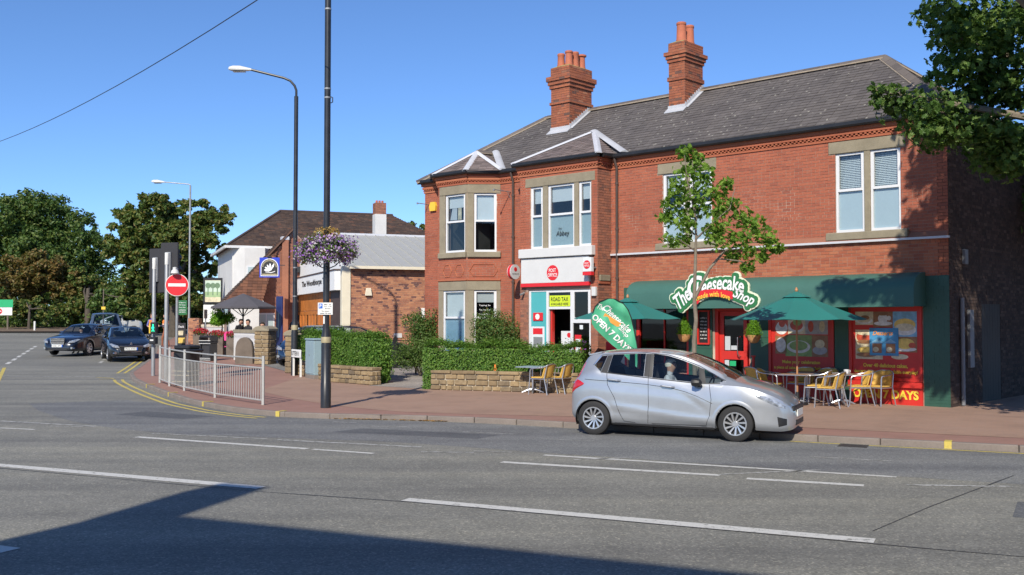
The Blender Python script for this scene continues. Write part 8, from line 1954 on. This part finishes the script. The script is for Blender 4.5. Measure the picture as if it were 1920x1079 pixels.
mb = MB(); mb.box(-.28, .28, -.03, .03, zc - .42, zc + .42); nb = mb.build('board', MATS['green_sign'], GS)
for k, t in enumerate(('Open', 'All Day', 'Every Day', 'traditional', 'carvery')): lettering(t, (.02, -.031, zc + .28 - .14 * k), yx, yy, yn, .36, .075, 'white_text', nb, 'lettering', .01)
mb = MB(); mb.box(-.3, -.24, -.03, .03, 0, zc + .4); mb.build('post', MATS['old_wood'], GS)
AB = empty('a_board', tuple(PX(340, 640, 55.5))[:2] + (gz(55.5) + .1,), .3, 'dark pavement A-board with a food picture by the pub', 'sign'); mb = MB(); mb.box(-.24, .24, -.03, .03, 0, 1.22); mb.build('board', MATS['sign_grey'], AB, bevel=.01); mb = MB(); mb.quad((-.2, -.032, .12), (.2, -.032, .12), (.2, -.032, .42), (-.2, -.032, .42)); mb.build('picture', MATS['food_yellow'], AB, fix=False); mb = MB(); mb.quad((-.18, -.032, .55), (.1, -.032, .55), (.12, -.032, .8), (-.16, -.032, .8)); mb.build('picture', MATS['food_cream'], AB, fix=False); lettering('Deals', (0, -.031, 1.03), yx, yy, yn, .3, .12, 'white_text', AB, 'lettering', .01, .2)
mb = MB(); mb.box(-.24, .24, .2, .25, 0, 1.1); mb.build('rear_board', MATS['sign_grey'], AB)
# ---------------------------------------------------------------- trees on the far side of the junction
def ptree(name, Y, spots, trunk_px, leaf, n, mat, label, seed, rr=1.0, group='trees beyond the junction', cat='tree', limbs=7, tr=.28):
    rnd = random.Random(seed); s_ = Y / FPX; parts = []
    for px, py, r in spots:
        c = PX(px, py, Y + rnd.uniform(-2.2, 2.2)); R_ = r * s_
        parts += puffs(c, (R_ * 1.45, R_ * 1.5, R_ * 1.2), max(12, int(r / .9)), R_ * .28 * rr, rnd.randint(0, 9999))
    b = PX(trunk_px, 620, Y); h = max(c.z for c, r in parts) * .55
    return tree(name, (b.x, b.y, gz(Y) + .05), parts, h, tr, leaf, n, mat, label, seed, group, cat, limbs=limbs)
ptree('broadleaf_tree', 104, [(20, 425, 60), (75, 400, 52), (120, 430, 48), (160, 465, 42), (55, 480, 55), (125, 505, 50), (185, 525, 36), (5, 510, 50), (190, 565, 30), (-60, 440, 60), (-90, 500, 70)], 110, .40, 70000, 'leaf_dark', 'tall dark broadleaf tree at the far left edge', 101, tr=.45)
ptree('rust_tree', 93, [(40, 520, 42), (90, 505, 38), (130, 535, 30), (50, 560, 34)], 60, .34, 18000, 'leaf_rust', 'rust-tinted tree in front of the dark tree at far left', 102)
ptree('green_shrub_tree', 90, [(150, 540, 34), (180, 575, 26), (135, 575, 28), (200, 545, 20)], 165, .30, 14000, 'leaf_mid', 'mid green shrubby tree beside the blue-grey people carrier', 103)
ptree('green_bush', 86, [(60, 585, 26), (28, 578, 22), (88, 592, 18)], 55, .30, 5000, 'leaf_mid', 'pale green bush above the no entry board at far left', 104, cat='bush', limbs=3, tr=.12)
ptree('sycamore_tree', 70, [(245, 415, 34), (285, 392, 30), (322, 398, 26), (372, 402, 28), (418, 410, 24), (235, 470, 34), (285, 450, 36), (335, 450, 34), (385, 440, 28), (255, 520, 34), (305, 505, 38), (350, 520, 34), (390, 495, 24), (425, 470, 14), (265, 565, 32), (310, 560, 34), (355, 565, 26), (400, 545, 22), (298, 368, 10), (265, 440, 28), (310, 425, 28), (355, 428, 26), (300, 480, 30), (350, 485, 28), (270, 495, 28), (330, 540, 30), (285, 535, 28)], 328, .29, 90000, 'leaf_mid', 'large spreading tree with browning leaves left of the pub', 105, .95, tr=.35, limbs=10)
ptree('dark_tree', 78, [(210, 560, 34), (240, 590, 30), (330, 590, 36), (380, 580, 30), (290, 595, 34)], 270, .32, 14000, 'leaf_dark', 'low dark tree in the shade beneath the spreading tree', 106)
ptree('distant_tree', 95, [(770, 432, 16), (750, 436, 12), (792, 434, 14)], 770, .34, 1600, 'leaf_mid', 'distant green treetop showing above the pub roof beside the brick building', 107, limbs=3)
rnd = random.Random(8); cl = [(PX(x, 603 + rnd.uniform(-10, 6), 95 + rnd.uniform(-5, 4)), (1.5, 1.3, 1.2 + rnd.random())) for x in range(-60, 262, 13)] + [(PX(x, 560 + rnd.uniform(-22, 22), 99 + rnd.uniform(-2, 4)), (2.2, 1.5, 1.8)) for x in range(-60, 240, 22)]
tag(foliage('undergrowth', cl, 15000, .34, 'leaf_dark', None, 62, shell=.3), 'dark undergrowth at the foot of the trees across the junction', 'undergrowth', kind='stuff')
rnd = random.Random(5); cl = [(Vector((x, 134 + rnd.uniform(-4, 4), rnd.uniform(2, 6.5))), (3.2, 3, 2.6)) for x in np.arange(-150, 170, 2.6)]
tag(foliage("distant_wood", cl, 17000, .7, 'leaf_dark', None, 61), 'dark band of far-off woodland behind the junction', 'woodland', kind='stuff')
# signs on the verge at far left
VS = empty('entry_board', (-42.6, 84.5, gz(84.5) + .1), .3, 'green and white board with a small no entry roundel at far left', 'sign')
mb = MB(); mb.box(-1.2, .85, -.04, .04, 1.2, 1.85); bd = mb.build('lower_board', MATS['plate_white'], VS); mb = MB(); mb.box(-1.2, .9, -.04, .04, 1.87, 2.5); mb.build('upper_board', MATS['green_bright'], VS)
mb = MB(); mb.cyl((-.15, -.041, 1.53), (-.15, -.05, 1.53), .25, n=24); rd = mb.build('roundel', MATS['red_sign'], bd); mb = MB(); mb.box(-.33, .03, -.056, -.051, 1.49, 1.57); mb.build('bar', MATS['plate_white'], rd)
for x in (-.9, .5): mb = MB(); mb.box(x - .06, x + .06, 0, .1, -.1, 1.3); mb.build('post', MATS['old_wood'], VS)
mp = empty('marker_post', (-38.6, 82.0, gz(82) + .1), 0, 'short pale marker post on the verge at far left', 'post'); mb = MB(); mb.box(-.07, .07, -.05, .05, 0, .75); mb.build('post', MATS['lamp_grey'], mp, bevel=.01)
sp_ = PX(194, 620, 72); bs = empty('sign_post', (sp_.x, sp_.y, gz(72) + .05), 0, 'thin dark post with a yellow tag before the trees', 'sign post'); mb = MB(); mb.cyl((0, 0, 0), (0, 0, 3.3), .04, n=8); mb.build('pole', MATS['old_wood'], bs); mb = MB(); mb.box(-.12, .16, -.06, -.04, 1.85, 2.05); mb.build('tag', MATS['yellow_box'], bs)
# ---------------------------------------------------------------- the terrace behind the photographer; its shadow falls across the road
bd_ = math.atan2(-.408, .913); TB = empty('terrace_building', (-6.98, -.25, 0), bd_, 'brick terrace behind the photographer casting the foreground shadow', 'building')
mb = MB(); mb.box(0, 34, -9, 0, 0, 8.5); mb.build('wall', MATS['brick_pub_dark'], TB); mb = MB(); mb.box(0, .72, -.75, -.02, 8.4, 9.95); mb.build('chimney', MATS['brick_chimney'], TB)
mb = MB(); mb.box(0, 34, -9, -.02, 8.5, 8.55); mb.build('flat_roof', MATS['lead'], TB)
for k in range(9):
    for z in (.8, 4.6):
        x = 1.5 + 3.6 * k; mb = MB(); mb.box(x, x + 1.6, -.02, .03, z, z + 2.0); wn_ = mb.build('window', MATS['white_upvc'], TB); mb = MB(); mb.box(x + .1, x + 1.5, .031, .04, z + .1, z + 1.9); mb.build('pane', MATS['frosted_dark'], wn_)
